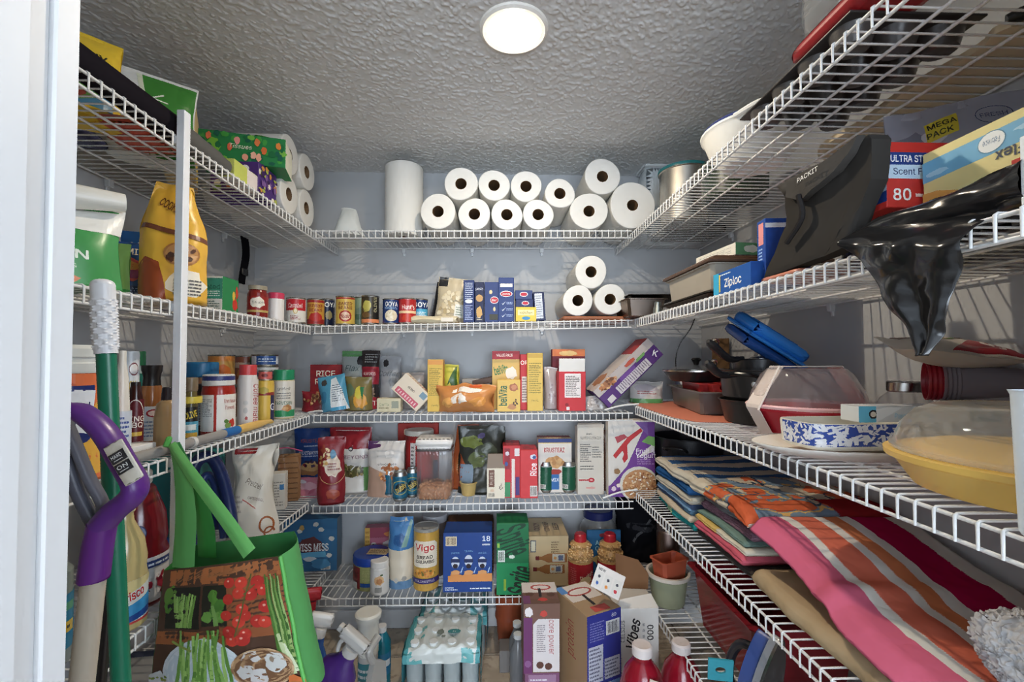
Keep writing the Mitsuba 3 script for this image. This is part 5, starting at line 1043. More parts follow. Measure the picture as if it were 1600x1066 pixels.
# platter and patterned dish
pl = M(.705, .872, zr3 + .001) @ np.diag([1, 1, .62, 1])
t = thing('platter', 'oval white platter in clinging plastic wrap, sticking out over the third right shelf', 'plate')
pv, pf = lathe([(0, 0), (.6, 0), (.78, .006), (1, .03), (1.03, .033), (1.03, .036), (.99, .036), (.74, .012), (0, .007)], 48)
part(t, 'plate', (pv * [.185, .11, 1], pf), 'gloss', (220, 216, 206), pl)
wv, wf = lathe([(1.045, .039), (1.05, .034), (1.02, .026), (.84, .008), (.7, -.0005)], 60)
wv = wv * [.185, .11, 1]; wv[:, 2] += (meshkit.fbm(wv * 30, 2, 3) - .5) * .006; wv[:, :2] *= 1 + (meshkit.fbm(wv * 24, 2, 6) - .5)[:, None] * .05
wv[:, 2] = np.maximum(wv[:, 2], .0005)
part(t, 'wrap', (wv, wf), 'haze', (214, 210, 204), pl, True)
dh = M(.688, .862, zr3 + .0195, 2)
t = thing('serving_dish', 'oblong dish with a mottled blue and white pattern standing on the platter', 'dish')
dv, df = lathe([(0, 0), (.9, 0), (.97, .006), (1, .046), (.99, .05), (.96, .05), (.93, .01), (0, .008)], 56)
th = np.arctan2(dv[:, 1], dv[:, 0]); rr = np.hypot(dv[:, 0], dv[:, 1])
sq = (np.abs(np.cos(th)) ** 5 + np.abs(np.sin(th)) ** 5) ** (-.2)
dv = np.c_[rr * sq * np.cos(th) * .112, rr * sq * np.sin(th) * .06, dv[:, 2]]
part(t, 'dish_body', (dv, df), 'gloss', (220, 216, 204), dh)
def dish_side(p, l):
    th = -PI / 2 + (p[:, 0] - .5) * 4.0
    sq = (np.abs(np.cos(th)) ** 5 + np.abs(np.sin(th)) ** 5) ** (-.2)
    k = (.972 + .03 * p[:, 1])
    return np.stack([(k * sq * np.cos(th)) * (.112 + l * 2), (k * sq * np.sin(th)) * (.06 + l * 2), .004 + .045 * p[:, 1]], -1)
rs = random.Random(5)
mot = []
for i in range(290):
    x_, y_, a_, l_ = rs.random(), rs.uniform(.14, .98), rs.uniform(-.9, .9) + (1.57 if i % 2 else 0), rs.uniform(.008, .022)
    c_, s_ = math.cos(a_) * l_, math.sin(a_) * l_ * 7
    w_ = (-s_ * .06, c_ * 2.0)
    mot.append(('p', [(x_ - c_ - w_[0], y_ - s_ - w_[1]), (x_ + c_ - w_[0], y_ + s_ - w_[1]), (x_ + c_ + w_[0], y_ + s_ + w_[1]), (x_ - c_ + w_[0], y_ - s_ + w_[1])], (212, 214, 220)))
mot = [('r', 0, .1, 1, 1, (40, 70, 156))] + mot
g, c = wrapmesh(mot, .33, .046, dish_side, .012, lift=.000002, base=.0004)
part(t, 'pattern', g, 'gloss', c, dh, False)
# long box across the dish
wb = carton('wrap_box', 'long pale box of kitchen wrap lying across the patterned dish', .275, .045, .03, M(.81, .835, zr3 + .071, 0), (206, 210, 210), {'F': [('r', 0, 0, .12, 1, (90, 180, 210)), ('e', .1, .5, .03, .28, (40, 40, 44)), ('e', .1, .5, .02, .17, (206, 196, 180)), ('t', .4, .4, .3, 'Parchment Paper', (130, 190, 220), {'w': .3}), ('r', .78, 0, 1, 1, (40, 110, 140)), ('p', [(.8, .1), (.86, .5), (.92, .2), (.95, .9), (.84, .9)], (190, 206, 220)), ('p', [(.12, 0), (.3, .9), (.2, .95), (.12, .8)], (226, 230, 230))], 'T': [('r', 0, 0, 1, 1, (190, 192, 194))]})
# yellow cake carrier
km = M(.748, .578, zr3 + .001)
t = thing('cake_carrier', 'yellow cake carrier with a clear dome at the near end of the third right shelf', 'cake carrier')
part(t, 'base', lathe([(0, 0), (.13, 0), (.145, .004), (.168, .04), (.178, .044), (.179, .052), (.172, .054), (.14, .05), (.137, .060), (.128, .064), (0, .064)], 56), 'gloss', (222, 178, 82), km)
do_ = part(t, 'dome', lathe([(.168, .056), (.168, .062), (.158, .09), (.14, .112), (.118, .122), (.075, .123), (.07, .118), (0, .118)], 56), 'frost', (226, 224, 214), km)
part(do_, 'dome_rim', lathe([(.163, .0555), (.171, .055), (.172, .06), (.166, .063)], 56), 'frost', (222, 218, 206), km)
t = thing('cup', 'white ribbed plastic cup at the near edge of the third right shelf', 'cup')
part(t, 'cup_body', lathe([(0, 0), (.024, 0), (.026, .004), (.03, .15), (.032, .155), (.028, .155), (.023, .008), (0, .006)], 28), 'gloss', (206, 220, 230), M(.583, .452, zr3))
# cups lying in a row
t0 = EYE + zr3 - EYE
cz = zr3 + .076 + .0305
def lyingcup(label, x, col, R, mat, seed):
    t = thing('party_cup', label, 'cup', None)
    part(t, 'cup_body', lathe([(R * .66, .115), (R * .68, .112), (R * .98, .004), (R * 1.06, .002), (R * 1.06, -.002), (R, -.002), (R * .64, .112), (0, .112)], 28), mat, col, M(.862 + (x - .842) * .8, .872 - (x - .842) * .57, cz + R * 1.07, -35, 0, 90), 40)
    return t
ords = ['first', 'second', 'third', 'fourth', 'fifth', 'sixth', 'seventh', 'eighth']
for i in range(3):
    lyingcup('red plastic cup lying on the wrap box, %s from the rim end of its row' % ords[i], .842 + .0075 * i, (150, 20, 34), .036, 'gloss', i)
for i in range(4):
    lyingcup('smoky clear plastic cup lying on the wrap box, %s behind the red cups' % ords[i], .8655 + .0075 * i if i < 1 else .866 + .008 * i - .0, (150, 140, 146), .0352, 'haze', i) if .866 + .008 * i + .115 < .99 and False else None
for i in range(4):
    t = thing('party_cup', 'smoky clear plastic cup lying in the row behind the red cups, %s of four' % ords[i], 'cup')
    part(t, 'cup_body', lathe([(.0252, .093), (.0262, .09), (.0367, .004), (.0392, .002), (.0392, -.002), (.0367, -.002)], 28), 'haze', (140, 132, 140), M(.862 + .0225 * .8 + .0065 * i * .8, .872 - .0225 * .57 - .0065 * i * .57, cz + .0392, -35, 0, 90), 40)
t = thing('pitcher', 'small clear plastic pitcher with a steel collar by the red cups', 'pitcher')
pcm = M(.905, .965, zr3 + .001)
part(t, 'pitcher_body', lathe([(0, .001), (.055, .001), (.06, .006), (.06, .07), (.045, .1), (.03, .115), (.03, .14)], 30), 'frost', (216, 210, 206), pcm)
part(t, 'collar', lathe([(.031, .116), (.0325, .118), (.0325, .136), (.031, .138)], 30), 'chrome', (190, 186, 180), pcm)
part(t, 'contents', lathe([(0, .004), (.054, .004), (.056, .01), (.056, .05), (0, .05)], 30), 'gloss', (120, 96, 104), pcm)
fb = at(1520, 566, y=.8)
pouch('bread_bag', 'white and red bag with a big number five lying over the plastic cups', .2, .13, .05, M(.868, .775, cz + .083, -10, -76, 6), (176, 166, 152), [('p', [(.25, 0), (1.0, 0), (1, .62), (.6, .45)], (150, 20, 30)), ('t', .72, .28, .26, '5', (226, 210, 206), {'b': 1, 'rot': 60}), ('b', .5, .6, .2, .1, (190, 120, 50), 3), ('b', .4, .5, .1, .07, (90, 120, 50), 5), ('p', [(.1, .75), (.4, .72), (.3, .95), (.1, .95)], (90, 40, 40))], seed=49, crink=.007, stand=False)
# ================================================================ fourth shelves
z4 = on('L4')
# --- left
jm = M(-.84, 1.085, z4)
bottle('juice_jug', 'big jug of dark red juice with a white label behind the white upright', [(0, 0), (.058, 0), (.063, .006), (.063, .11), (.056, .13), (.06, .145), (.055, .2), (.034, .262), (.024, .272), (0, .272)], jm, (112, 14, 24), (226, 226, 222), [(.026, .27), (.028, .274), (.028, .298), (.024, .302), (0, .302)], (.012, .1, .0632, (214, 214, 216), [('k', .55, .36, .36, .3, 26, .07, [(160, 30, 50), (190, 50, 70), (120, 20, 40), (230, 226, 228)], 4), ('t', .3, .86, .14, '5', (40, 120, 170), {'b': 1}), ('r', .42, .78, .95, .93, (40, 60, 120)), ('s', .46, .8, .9, .9, 1, (210, 220, 236))], rad(40)), 'jug')
part('juice_jug', 'neck_label', mv(lathe([(0, 0), (.02, 0), (.018, .002), (0, .003)], 24), jm @ M(.034, -.047, .17, 38, 80)), 'gloss', (40, 56, 110))
om = M(-.79, .985, z4)
t = bottle('oil_bottle', 'clear bottle of golden cooking oil with a slanted red and blue label', [(0, 0), (.038, 0), (.043, .005), (.043, .1), (.04, .12), (.042, .14), (.036, .18), (.018, .22), (.016, .24), (0, .24)], om, (190, 170, 110), (206, 190, 140), [(.018, .238), (.02, .24), (.02, .262), (0, .263)], (.016, .088, .0432, (206, 208, 206), [('p', [(0, 0), (1, .3), (1, .62), (0, .3)], (50, 140, 200)), ('p', [(0, 0), (1, .12), (1, .3), (0, .1)], (30, 70, 150)), ('p', [(0, .56), (1, .92), (1, 1), (0, 1)], (206, 190, 130)), ('t', .5, .66, .2, 'Crisco', (190, 40, 44), {'b': 1, 'rot': 14, 'sk': .2, 'w': .4}), ('r', 0, 0, 1, .05, (200, 60, 60))], rad(62)), 'bottle')
bottle('water_bottle', 'bottle with a blue and yellow label behind the purple handle', [(0, 0), (.036, 0), (.04, .005), (.04, .17), (.018, .2), (0, .2)], M(-.83, .86, z4), (120, 130, 130), (226, 226, 226), [(.018, .2), (.02, .2), (.02, .22), (0, .22)], (.03, .1, .0402, (40, 120, 160), [('r', 0, .3, 1, .5, (206, 170, 60)), ('s', .1, .34, .9, .46, 1, (60, 60, 60)), ('r', 0, .7, 1, .85, (80, 150, 120))], rad(44)))
one('kettle', 'small black kettle on the fourth left shelf behind the green handle', 'kettle', cat([lathe([(0, 0), (.05, 0), (.056, .01), (.05, .06), (.03, .085), (0, .09)], 26), tube(bez([(-.04, 0, .07), (-.03, 0, .13), (.03, 0, .13), (.04, 0, .07)], 6), .006, 8)]), 'gloss', (26, 26, 30), M(-.95, .93, z4))
one('hose_nozzle', 'black plastic gadget on the fourth left shelf by the juice jug', 'gadget', cat([lathe([(0, 0), (.03, 0), (.034, .02), (.03, .05), (.02, .06), (0, .064)], 20), tube(bez([(.02, -.02, .03), (.05, -.03, .05), (.06, -.01, .02)], 6), .007, 8)]), 'gloss', (30, 28, 28), M(-.765, 1.135, z4))
# navy folding stool
t = thing('step_stool', 'folded dark blue step stool with a curved handle on the fourth left shelf', 'step stool')
def on_y(pts, y): return [at(*q, y=y) for q in pts]
zf = lambda p: [p[0], p[1], max(p[2], z4 + .018)]
A = [at(298, 852, y=1.28), at(296, 790, y=1.28), at(304, 728, y=1.29), at(328, 714, y=1.32), at(346, 742, y=1.34), at(358, 790, y=1.35), at(364, 838, y=1.34)]
part(t, 'frame', tube(bez([zf(p) for p in A], 7), .0165, 12), 'gloss', (22, 40, 92))
B_ = [at(312, 850, y=1.33), at(311, 790, y=1.33), at(318, 748, y=1.34), at(332, 748, y=1.36), at(344, 790, y=1.37), at(350, 840, y=1.37)]
part(t, 'inner_frame', tube(bez([zf(p) for p in B_], 7), .011, 12), 'gloss', (40, 64, 128))
part(t, 'tread', mv(rbox(.075, .02, .05, .008), M(at(332, 822, y=1.36)[0], 1.385, at(332, 822, y=1.36)[2] - .02, 12)), 'gloss', (26, 44, 96), None, True)
carton('coffee_box', 'blue and white box half hidden behind the green bag handle', .07, .1, .07, M(-.89, 1.24, z4, 30), (36, 60, 130), {'F': [('r', .1, .3, .9, .9, (206, 206, 200)), ('b', .5, .55, .2, .2, (40, 40, 40), 3)], 'R': [('r', .1, .3, .9, .9, (206, 206, 200))]})
one('storage_bin', 'teal plastic bin by the wall on the fourth left shelf', 'bin', rbox(.17, .22, .26, .02), 'gloss', (28, 120, 122), M(-1.02, 1.5, z4, 3), True)
# pretzel bag, carton, crackers
x_ = at(394, 700, y=1.44)[0]
pouch('pretzel_bag', 'crumpled white pretzel bag with a red seal standing on the fourth left shelf', .145, .29, .085, M(x_, 1.45, z4, 16, -5), (206, 202, 192), [('r', .05, .92, .5, .98, (160, 40, 44)), ('t', .55, .6, .06, 'Pretzel', (120, 110, 100), {'sk': .3, 'rot': -20, 'w': .5}), ('t', .62, .44, .03, 'ORIGINAL', (110, 80, 70), {'rot': -14, 'w': .4}), ('arc', .8, .16, .14, .09, .035, 0, 360, (160, 90, 50)), ('arc', .84, .08, .1, .06, .03, 0, 300, (150, 80, 44)), ('s', .06, .3, .3, .5, 4, (170, 166, 160)), ('p', [(.3, .44), (.62, .34), (.62, .35), (.3, .455)], (180, 90, 80))], seed=60, crink=.012, wp=lambda v: .86 + .16 * np.cos(v * 5.2))
carton('cracker_box', 'white carton with small print behind the pretzel bag', .075, .05, .135, M(-.835, 1.735, z4, 14), (210, 206, 198), {'F': [('s', .1, .1, .9, .8, 9, (150, 146, 140)), ('r', .75, .55, .95, .7, (60, 120, 180))]})
m_ = M(-.835, 1.83, z4, 14)
t = thing('cracker_pack', 'clear zip bag of long brown crackers in the left corner of the fourth shelf', 'crackers')
for i in range(7):
    part(t, 'cracker', cube(-.03 + .0005 * (i % 2), .045 - .001 * (i % 3), -.0265 + .0078 * i, -.0195 + .0078 * i, .003, .176 + .003 * (i % 3), .0015), 'card', [(150, 104, 62), (140, 94, 54), (158, 112, 70)][i % 3], m_, False)
part(t, 'crust', cat([cube(-.028 + .0005, .043, -.0272, -.0262, .012 + .02 * k, .016 + .02 * k, .0003) for k in range(8)]), 'card', (104, 66, 34), m_, False)
part(t, 'bag', sheet(lambda u, v: np.stack([-.045 + .105 * u, -.036 + .01 * np.sin(u * 9 + v * 5) * v, .21 * v + .004 * np.sin(u * 12)], -1), 14, 14), 'clear', (255, 255, 255), m_, True)
part(t, 'zip_strip', tube(bez([(-.046, -.034, .208), (0, -.03, .215), (.06, -.036, .2)], 6), .0025, 6), 'gloss', (190, 70, 110), m_)
# --- back
def xb(px, y): return at(px, 560, y=y)[0]
def bp4(name, label, x0, x1, yt, y, th, col, ops, seed, rz=0, tilt=0, sh=4, **k):
    X = xb((x0 + x1) / 2, y)
    q = fit(x0, x1, yt, zb(sh, X), y=y)
    mm = M(q[0], y, EYE + zb(sh, q[0]) + .001, rz)
    if tilt: mm = lean(mm, (q[1] / 2 if tilt > 0 else -q[1] / 2), 0, tilt)
    return pouch(name, label, q[1], q[2], th, mm, col, ops, seed, **k)
berries = [('b', .52, .34, .4, .1, (176, 120, 70), 3), ('b', .52, .4, .38, .08, (206, 160, 100), 4), ('k', .52, .44, .26, .05, 16, .05, [(60, 40, 80), (140, 30, 50), (40, 30, 60)], 5)]
pouch('pancake_mix', 'dark blue pancake mix bag with a picture of berry pancakes', .155, .27, .06, M(xb(488, 2.02), 2.03, EYE + zb(4, -.8) + .001, 6), (24, 62, 134), [('t', .5, .8, .055, 'KRUSTEAZ', (150, 70, 80), {'b': 1, 'w': .6}), ('t', .52, .62, .07, 'Buttermilk', (226, 226, 232), {'sk': .35, 'w': .75}), ('s', .3, .7, .7, .74, 1, (170, 180, 210)), ('s', .2, .54, .8, .58, 1, (170, 180, 210))] + berries + [('r', 0, 0, 1, .2, (150, 60, 84))], seed=61)
pouch('candy_bag', 'pink bag of sweets slumped in front of the pancake mix', .14, .08, .07, M(xb(485, 1.93), 1.935, EYE + zb(4, -.78) + .001, 4), (206, 120, 142), [('b', .5, .6, .3, .2, (226, 170, 186), 3), ('b', .7, .3, .2, .2, (190, 90, 120), 4), ('b', .3, .8, .14, .1, (220, 214, 220), 6)], seed=62, crink=.012)
pouch('popcorn_bag', 'tall narrow red bag with popcorn picture at the left end of the fourth back shelf', .1, .26, .06, M(xb(519, 1.83), 1.832, EYE + zb(4, -.65) + .002, 12, -3), (136, 30, 40), [('b', .6, .56, .34, .18, (222, 206, 190), 3), ('k', .22, .72, .2, .14, 26, .1, [(226, 206, 160), (206, 160, 90), (150, 60, 40)], 5), ('b', .55, .74, .14, .07, (70, 130, 170), 6), ('s', .4, .5, .86, .62, 3, (150, 90, 90)), ('b', .6, .16, .3, .08, (170, 70, 50), 8), ('arc', .55, .5, .5, .2, .02, 200, 350, (206, 170, 120))], seed=63, crink=.008, wp=lambda v: 1.0 + .05 * np.sin(v * 7))
bp4('snack_mix_bag', 'tall white bag with a red top and green beans picture on the fourth back shelf', 517, 582, 668, 1.985, .07, (206, 204, 200), [('r', 0, .68, 1, 1, (150, 26, 38)), ('e', .55, .68, .06, .035, (50, 50, 56)), ('e', .55, .68, .035, .02, (206, 206, 206)), ('t', .6, .56, .055, '& BEYOND', (110, 50, 80), {'w': .7}), ('b', .5, .34, .42, .1, (96, 90, 50), 3), ('k', .5, .35, .4, .09, 46, .045, [(130, 130, 70), (90, 90, 40), (160, 140, 90), (70, 60, 30)], 4), ('p', [(.55, .36), (.58, .36), (.8, .52), (.77, .53)], (210, 206, 200)), ('r', .86, .05, 1, .4, (90, 140, 70))], 64, crink=.006)
bp4('cookie_bag', 'white and brown bag of cookies with a purple corner behind the blue cans', 575, 634, 690, 1.93, .06, (206, 200, 194), [('p', [(0, .84), (.35, .9), (.35, 1), (0, 1)], (80, 40, 90)), ('p', [(0, 0), (1, 0), (1, .5), (.6, .42), (0, .56)], (176, 140, 120)), ('t', .55, .6, .04, 'chocolate', (100, 90, 90), {'w': .5}), ('k', .62, .44, .3, .14, 26, .07, [(200, 120, 60), (216, 150, 90), (160, 90, 50)], 5), ('b', .6, .78, .14, .08, (226, 220, 214), 5)], 65, crink=.005)
def bcan4(name, label, x0, x1, yt, yb, col, ops, sh=4, r_=None, a0=0, lid=(190, 190, 188)):
    y = at((x0 + x1) / 2, yb, z=zb(sh, 0))[1]
    x, w, h, _ = fit(x0, x1, yt, zb(sh, xb((x0 + x1) / 2, y)), y=y)
    r = r_ or w / 2; y += r * .5
    mm = M(x, y, EYE + zb(sh, x) + .0005)
    t = thing(name, label, 'can')
    part(t, 'can_body', lathe([(0, .004), (r * .7, .004), (r * .78, 0), (r * .82, .001), (r, .012), (r, h - .016), (r * .84, h - .003), (r * .86, h), (r * .8, h), (r * .78, h - .004), (0, h - .004)], 28), 'metal', lid, mm)
    part(t, 'printed_wall', lathe([(r + .0002, .0125), (r + .0003, .013), (r + .0003, h - .0165), (r + .0002, h - .016)], 28), 'gloss', col, mm)
    wraplabel(t, ops, r + .0003, .013, h - .029, mm, a0=a0 - x * .5)
    return t
bub = [('e', .55, .5, .3, .2, (24, 40, 50)), ('t', .55, .5, .24, 'bubly', (220, 190, 90), {'b': 1, 'rot': 32, 'w': .62}), ('arc', .5, .5, .46, .32, .03, 20, 340, (206, 176, 80)), ('r', 0, 0, 1, .06, (20, 70, 90))]
bcan4('seltzer_can', 'dark teal drink can, left one of three in front of the cookie bag', 598, 618, 736, 776, (24, 92, 122), [('r', .6, 0, .75, 1, (120, 150, 140))] + bub[3:])
bcan4('seltzer_can', 'dark teal drink can with a slanted gold word, front one of three', 613, 636, 738, 783, (22, 96, 128), bub)
bcan4('seltzer_can', 'dark teal drink can, right one of three beside the clear canister', 634, 654, 733, 777, (28, 100, 126), bub)
bcarton(4, 'cereal_box', 'orange red cereal box behind the coffee can on the fourth back shelf', 622, 685, 662, .03, (176, 44, 34), {'F': [('t', .5, .86, .1, 'Cheerios', (226, 200, 170), {'b': 1, 'w': .7}), ('r', .08, .2, .2, .7, (206, 196, 190)), ('b', .6, .5, .3, .2, (206, 120, 60), 3), ('r', .7, .1, 1, .4, (30, 40, 80))]}, y=2.085)
X = xb(655, 2.0); q = fit(631, 681, 672, zb(4, X), y=2.0); R = q[1] * .43
t = bottle('coffee_can', 'coffee can with a pale lid between the orange box and the clear canister', [(0, 0), (R * .98, 0), (R, .004), (R, q[2] - .02), (0, q[2] - .02)], M(X, 2.018, EYE + zb(4, X)), (150, 40, 40), (196, 190, 180), [(R * 1.02, q[2] - .022), (R * 1.04, q[2] - .018), (R * 1.04, q[2] - .004), (R, q[2]), (R * .9, q[2] - .004), (0, q[2] - .004)], (.01, q[2] - .05, R, (176, 40, 40), [('r', .0, 0, .6, .4, (30, 36, 60)), ('r', .3, .4, .46, .95, (206, 200, 196)), ('s', .32, .44, .44, .9, 6, (100, 90, 90)), ('b', .3, .2, .12, .12, (180, 180, 190), 4)], 0), 'can', mat='gloss')
# clear canister with cereal
X0_, X1_ = xb(650, 1.85), xb(708, 1.85); cw = X1_ - X0_
hh = at(680, 684, y=1.86)[2] - EYE - zb(4, -.2)
cm4 = M((X0_ + X1_) / 2, 1.832 + cw * .4, EYE + zb(4, -.24) + .0005)
t = thing('canister', 'square clear canister with a white lid and brown cereal at the bottom', 'canister')
part(t, 'glass_body', mv(rbox(cw * .94, cw * .8, hh - .03, .016), M()), 'film', (226, 226, 228), cm4, True)
rs = np.random.RandomState(8)
ck = cat([mv(trimesh.creation.icosphere(subdivisions=0, radius=.0048), M(rs.uniform(-cw * .42, cw * .42), rs.uniform(-cw * .36, cw * .34), rs.uniform(.007, .064), rs.uniform(0, 360), rs.uniform(0, 360))) for _ in range(700)])
nf = len(ck[1]) // 20
cc = np.repeat(np.array([(190, 128, 80), (206, 148, 98), (160, 98, 56), (176, 116, 70)])[rs.randint(0, 4, nf)], 20, axis=0)
k_ = part(t, 'cereal', ck, 'card', cc, cm4, False); labels[k_] = {'kind': 'stuff'}
part(t, 'cereal_core', mv(rbox(cw * .8, cw * .66, .056, .008), M(0, 0, .004)), 'card', (166, 108, 66), cm4, True)
part(t, 'lid', cat([mv(rbox(cw * 1.0, cw * .86, .034, .012), M(0, 0, hh - .034)), mv(rbox(cw * .92, cw * .78, .02, .008), M(0, 0, hh - .046))]), 'gloss', (222, 220, 216), cm4, True)
part(t, 'seal', mv(rbox(cw * .95, cw * .81, .008, .003), M(0, 0, hh - .052)), 'gloss', (70, 70, 72), cm4, True)
bp4('chip_bag', 'orange and brown pointed chip bag leaning behind the dark green bag', 705, 760, 664, 2.02, .05, (176, 80, 36), [('b', .3, .4, .2, .2, (200, 110, 50), 3), ('s', .15, .3, .4, .4, 3, (226, 190, 150))], 66, 3, wp=lambda v: 1.1 - .5 * v)
bp4('salad_bag', 'dark green and black crinkled snack bag behind the small white carton', 716, 790, 666, 1.955, .07, (44, 46, 40), [('b', .3, .76, .28, .1, (110, 120, 50), 3), ('b', .6, .6, .3, .16, (70, 76, 60), 4), ('b', .4, .5, .2, .14, (90, 100, 60), 5), ('p', [(.0, .6), (.26, .3), (.1, .1), (0, .1)], (160, 70, 34)), ('r', .02, .14, .3, .44, (120, 140, 160)), ('b', .75, .3, .2, .2, (70, 66, 60), 6), ('b', .5, .85, .1, .05, (80, 70, 110), 7)], 67, crink=.014)
X = xb(732, 1.9)
one('dip_cup', 'little mustard yellow cup beside the clear canister on the fourth back shelf', 'cup', lathe([(0, 0), (.026, 0), (.028, .002), (.036, .05), (.039, .052), (.039, .056), (.034, .056), (.026, .006), (0, .005)], 28), 'gloss', (190, 158, 92), M(X, 1.925, EYE + zb(4, X)))
x0, x1 = xb(761, 1.86), xb(789, 1.86)
cmk = M((x0 + x1) / 2, 1.86 + .035, EYE + zb(4, .0) + .0005)
w_ = x1 - x0
t = carton('milk_carton', 'small cream gable topped carton with a brown label on the fourth back shelf', w_, .065, .125, cmk, (220, 210, 188), {'F': [('r', .1, .38, .42, .94, (110, 70, 54)), ('t', .26, .66, .1, 'PUFFS', (220, 206, 190), {'rot': 90, 'vert': 1, 'w': .4}), ('k', .8, .4, .12, .1, 6, .05, [(90, 70, 60)], 3), ('bars', .1, .06, .44, .18, 12, (90, 80, 76)), ('b', .3, .27, .14, .05, (210, 180, 150), 4)]})
part(t, 'gable', (np.array([(-w_ / 2, -.0325, .125), (w_ / 2, -.0325, .125), (w_ / 2, .0325, .125), (-w_ / 2, .0325, .125), (-w_ / 2 + .004, -.003, .178), (w_ / 2 - .004, -.003, .178), (w_ / 2 - .004, .003, .178), (-w_ / 2 + .004, .003, .178)]), np.array([(0, 1, 5), (0, 5, 4), (2, 3, 7), (2, 7, 6), (1, 2, 6), (1, 6, 5), (3, 0, 4), (3, 4, 7), (4, 5, 6), (4, 6, 7)])), 'card', (130, 116, 104), cmk, False)
redbox = lambda s: {'F': s, 'T': [('s', .2, .2, .8, .8, 3, (150, 60, 60))], 'R': [('r', 0, 0, 1, 1, (170, 30, 40))]}
bcarton(4, 'pasta_kit_box', 'red box with green and navy blocks, left one of the two red boxes', 786, 813, 697, .13, (200, 44, 52), redbox([('r', .1, .02, .42, .3, (60, 140, 90)), ('r', .08, .55, .4, .95, (150, 30, 44)), ('r', .5, .0, .68, .75, (220, 206, 200)), ('r', .72, .05, .95, .4, (70, 50, 120)), ('b', .25, .85, .12, .05, (206, 190, 200), 3), ('r', .66, .8, .95, .95, (214, 206, 206)), ('b', .2, .65, .1, .05, (60, 80, 150), 3)]), y=1.87)
bcarton(4, 'pasta_kit_box', 'bright red box with white lettering beside the pancake mix carton', 813, 840, 704, .13, (212, 50, 54), redbox([('b', .76, .86, .2, .06, (206, 206, 220), 3), ('b', .8, .85, .12, .04, (60, 80, 140), 5), ('t', .75, .6, .13, 'Rice', (240, 226, 226), {'b': 1, 'rot': 90, 'vert': 1, 'w': .26}), ('r', .55, .04, .97, .26, (214, 206, 200)), ('bars', .58, .06, .94, .24, 12, (60, 50, 50))]), y=1.86)
bcarton(4, 'pancake_mix_box', 'white pancake mix box with a blue stripe and golden pancakes behind two green cans', 841, 893, 686, .08, (218, 210, 200), {'F': [('r', 0, .93, 1, 1, (40, 60, 130)), ('r', 0, .915, 1, .93, (210, 170, 90)), ('t', .48, .79, .085, 'KRUSTEAZ', (176, 50, 50), {'b': 1, 'w': .62}), ('b', .5, .56, .3, .13, (206, 150, 90), 3), ('k', .5, .58, .26, .11, 16, .09, [(222, 176, 116), (190, 130, 70), (214, 164, 104)], 4), ('b', .5, .38, .2, .06, (170, 50, 40), 5), ('r', .36, .06, .62, .34, (40, 100, 170)), ('t', .49, .24, .06, 'MIX', (226, 230, 240), {'b': 1})], 'T': [('r', 0, 0, 1, .5, (196, 160, 120)), ('r', 0, .5, 1, 1, (130, 40, 44))]}, y=1.935)
gr = [('r', .1, .06, .5, .24, (206, 204, 196)), ('bars', .14, .08, .46, .22, 10, (80, 80, 80)), ('s', .15, .3, .6, .8, 8, (50, 110, 80)), ('r', 0, .96, 1, 1, (150, 160, 156))]
bcan4('soda_can', 'dark green soda can with a bar code, left of two before the pancake mix', 841, 865, 722, 770, (22, 84, 58), gr)
bcan4('soda_can', 'dark green soda can with a bar code, right of two before the pancake mix', 876, 900, 722, 770, (22, 86, 60), gr)
bcarton(4, 'cake_mix_box', 'tall white box with black print and a red spoon on the fourth back shelf', 902, 943, 668, .06, (206, 198, 186), {'F': [('t', .45, .9, .025, 'BAKE', (60, 56, 54), {'b': 1}), ('t', .5, .84, .04, 'SUPER COOKIES', (70, 66, 64), {'w': .8}), ('s', .1, .48, .52, .76, 9, (90, 86, 84)), ('s', .56, .54, .92, .72, 5, (120, 116, 110)), ('r', .05, .205, .42, .225, (190, 40, 50)), ('e', .52, .215, .12, .035, (190, 40, 50)), ('e', .52, .215, .06, .015, (220, 150, 150)), ('s', .1, .36, .6, .44, 2, (110, 106, 100)), ('b', .5, .1, .2, .02, (216, 160, 150), 3)], 'R': [('r', 0, 0, 1, 1, (190, 182, 170))]}, y=1.9)
x0, x1 = xb(902, 1.9), xb(943, 1.9)
part('cake_mix_box', 'torn_top', cat([cube(-.058, .058, -.002, .0, 0, .016, .0005), cube(-.05, .056, .03, .032, 0, .01, .0005)]), 'card', (200, 190, 176), M((x0 + x1) / 2, 1.903, at(922, 668, y=1.9)[2] - .002, 0, 14), False)
bp4('trail_mix_bag', 'bag of brown nuts squeezed beside the tall white box', 941, 956, 672, 1.97, .05, (120, 70, 50), [('k', .5, .5, .4, .45, 40, .16, [(150, 90, 60), (90, 50, 36), (170, 110, 80)], 5)], 68)
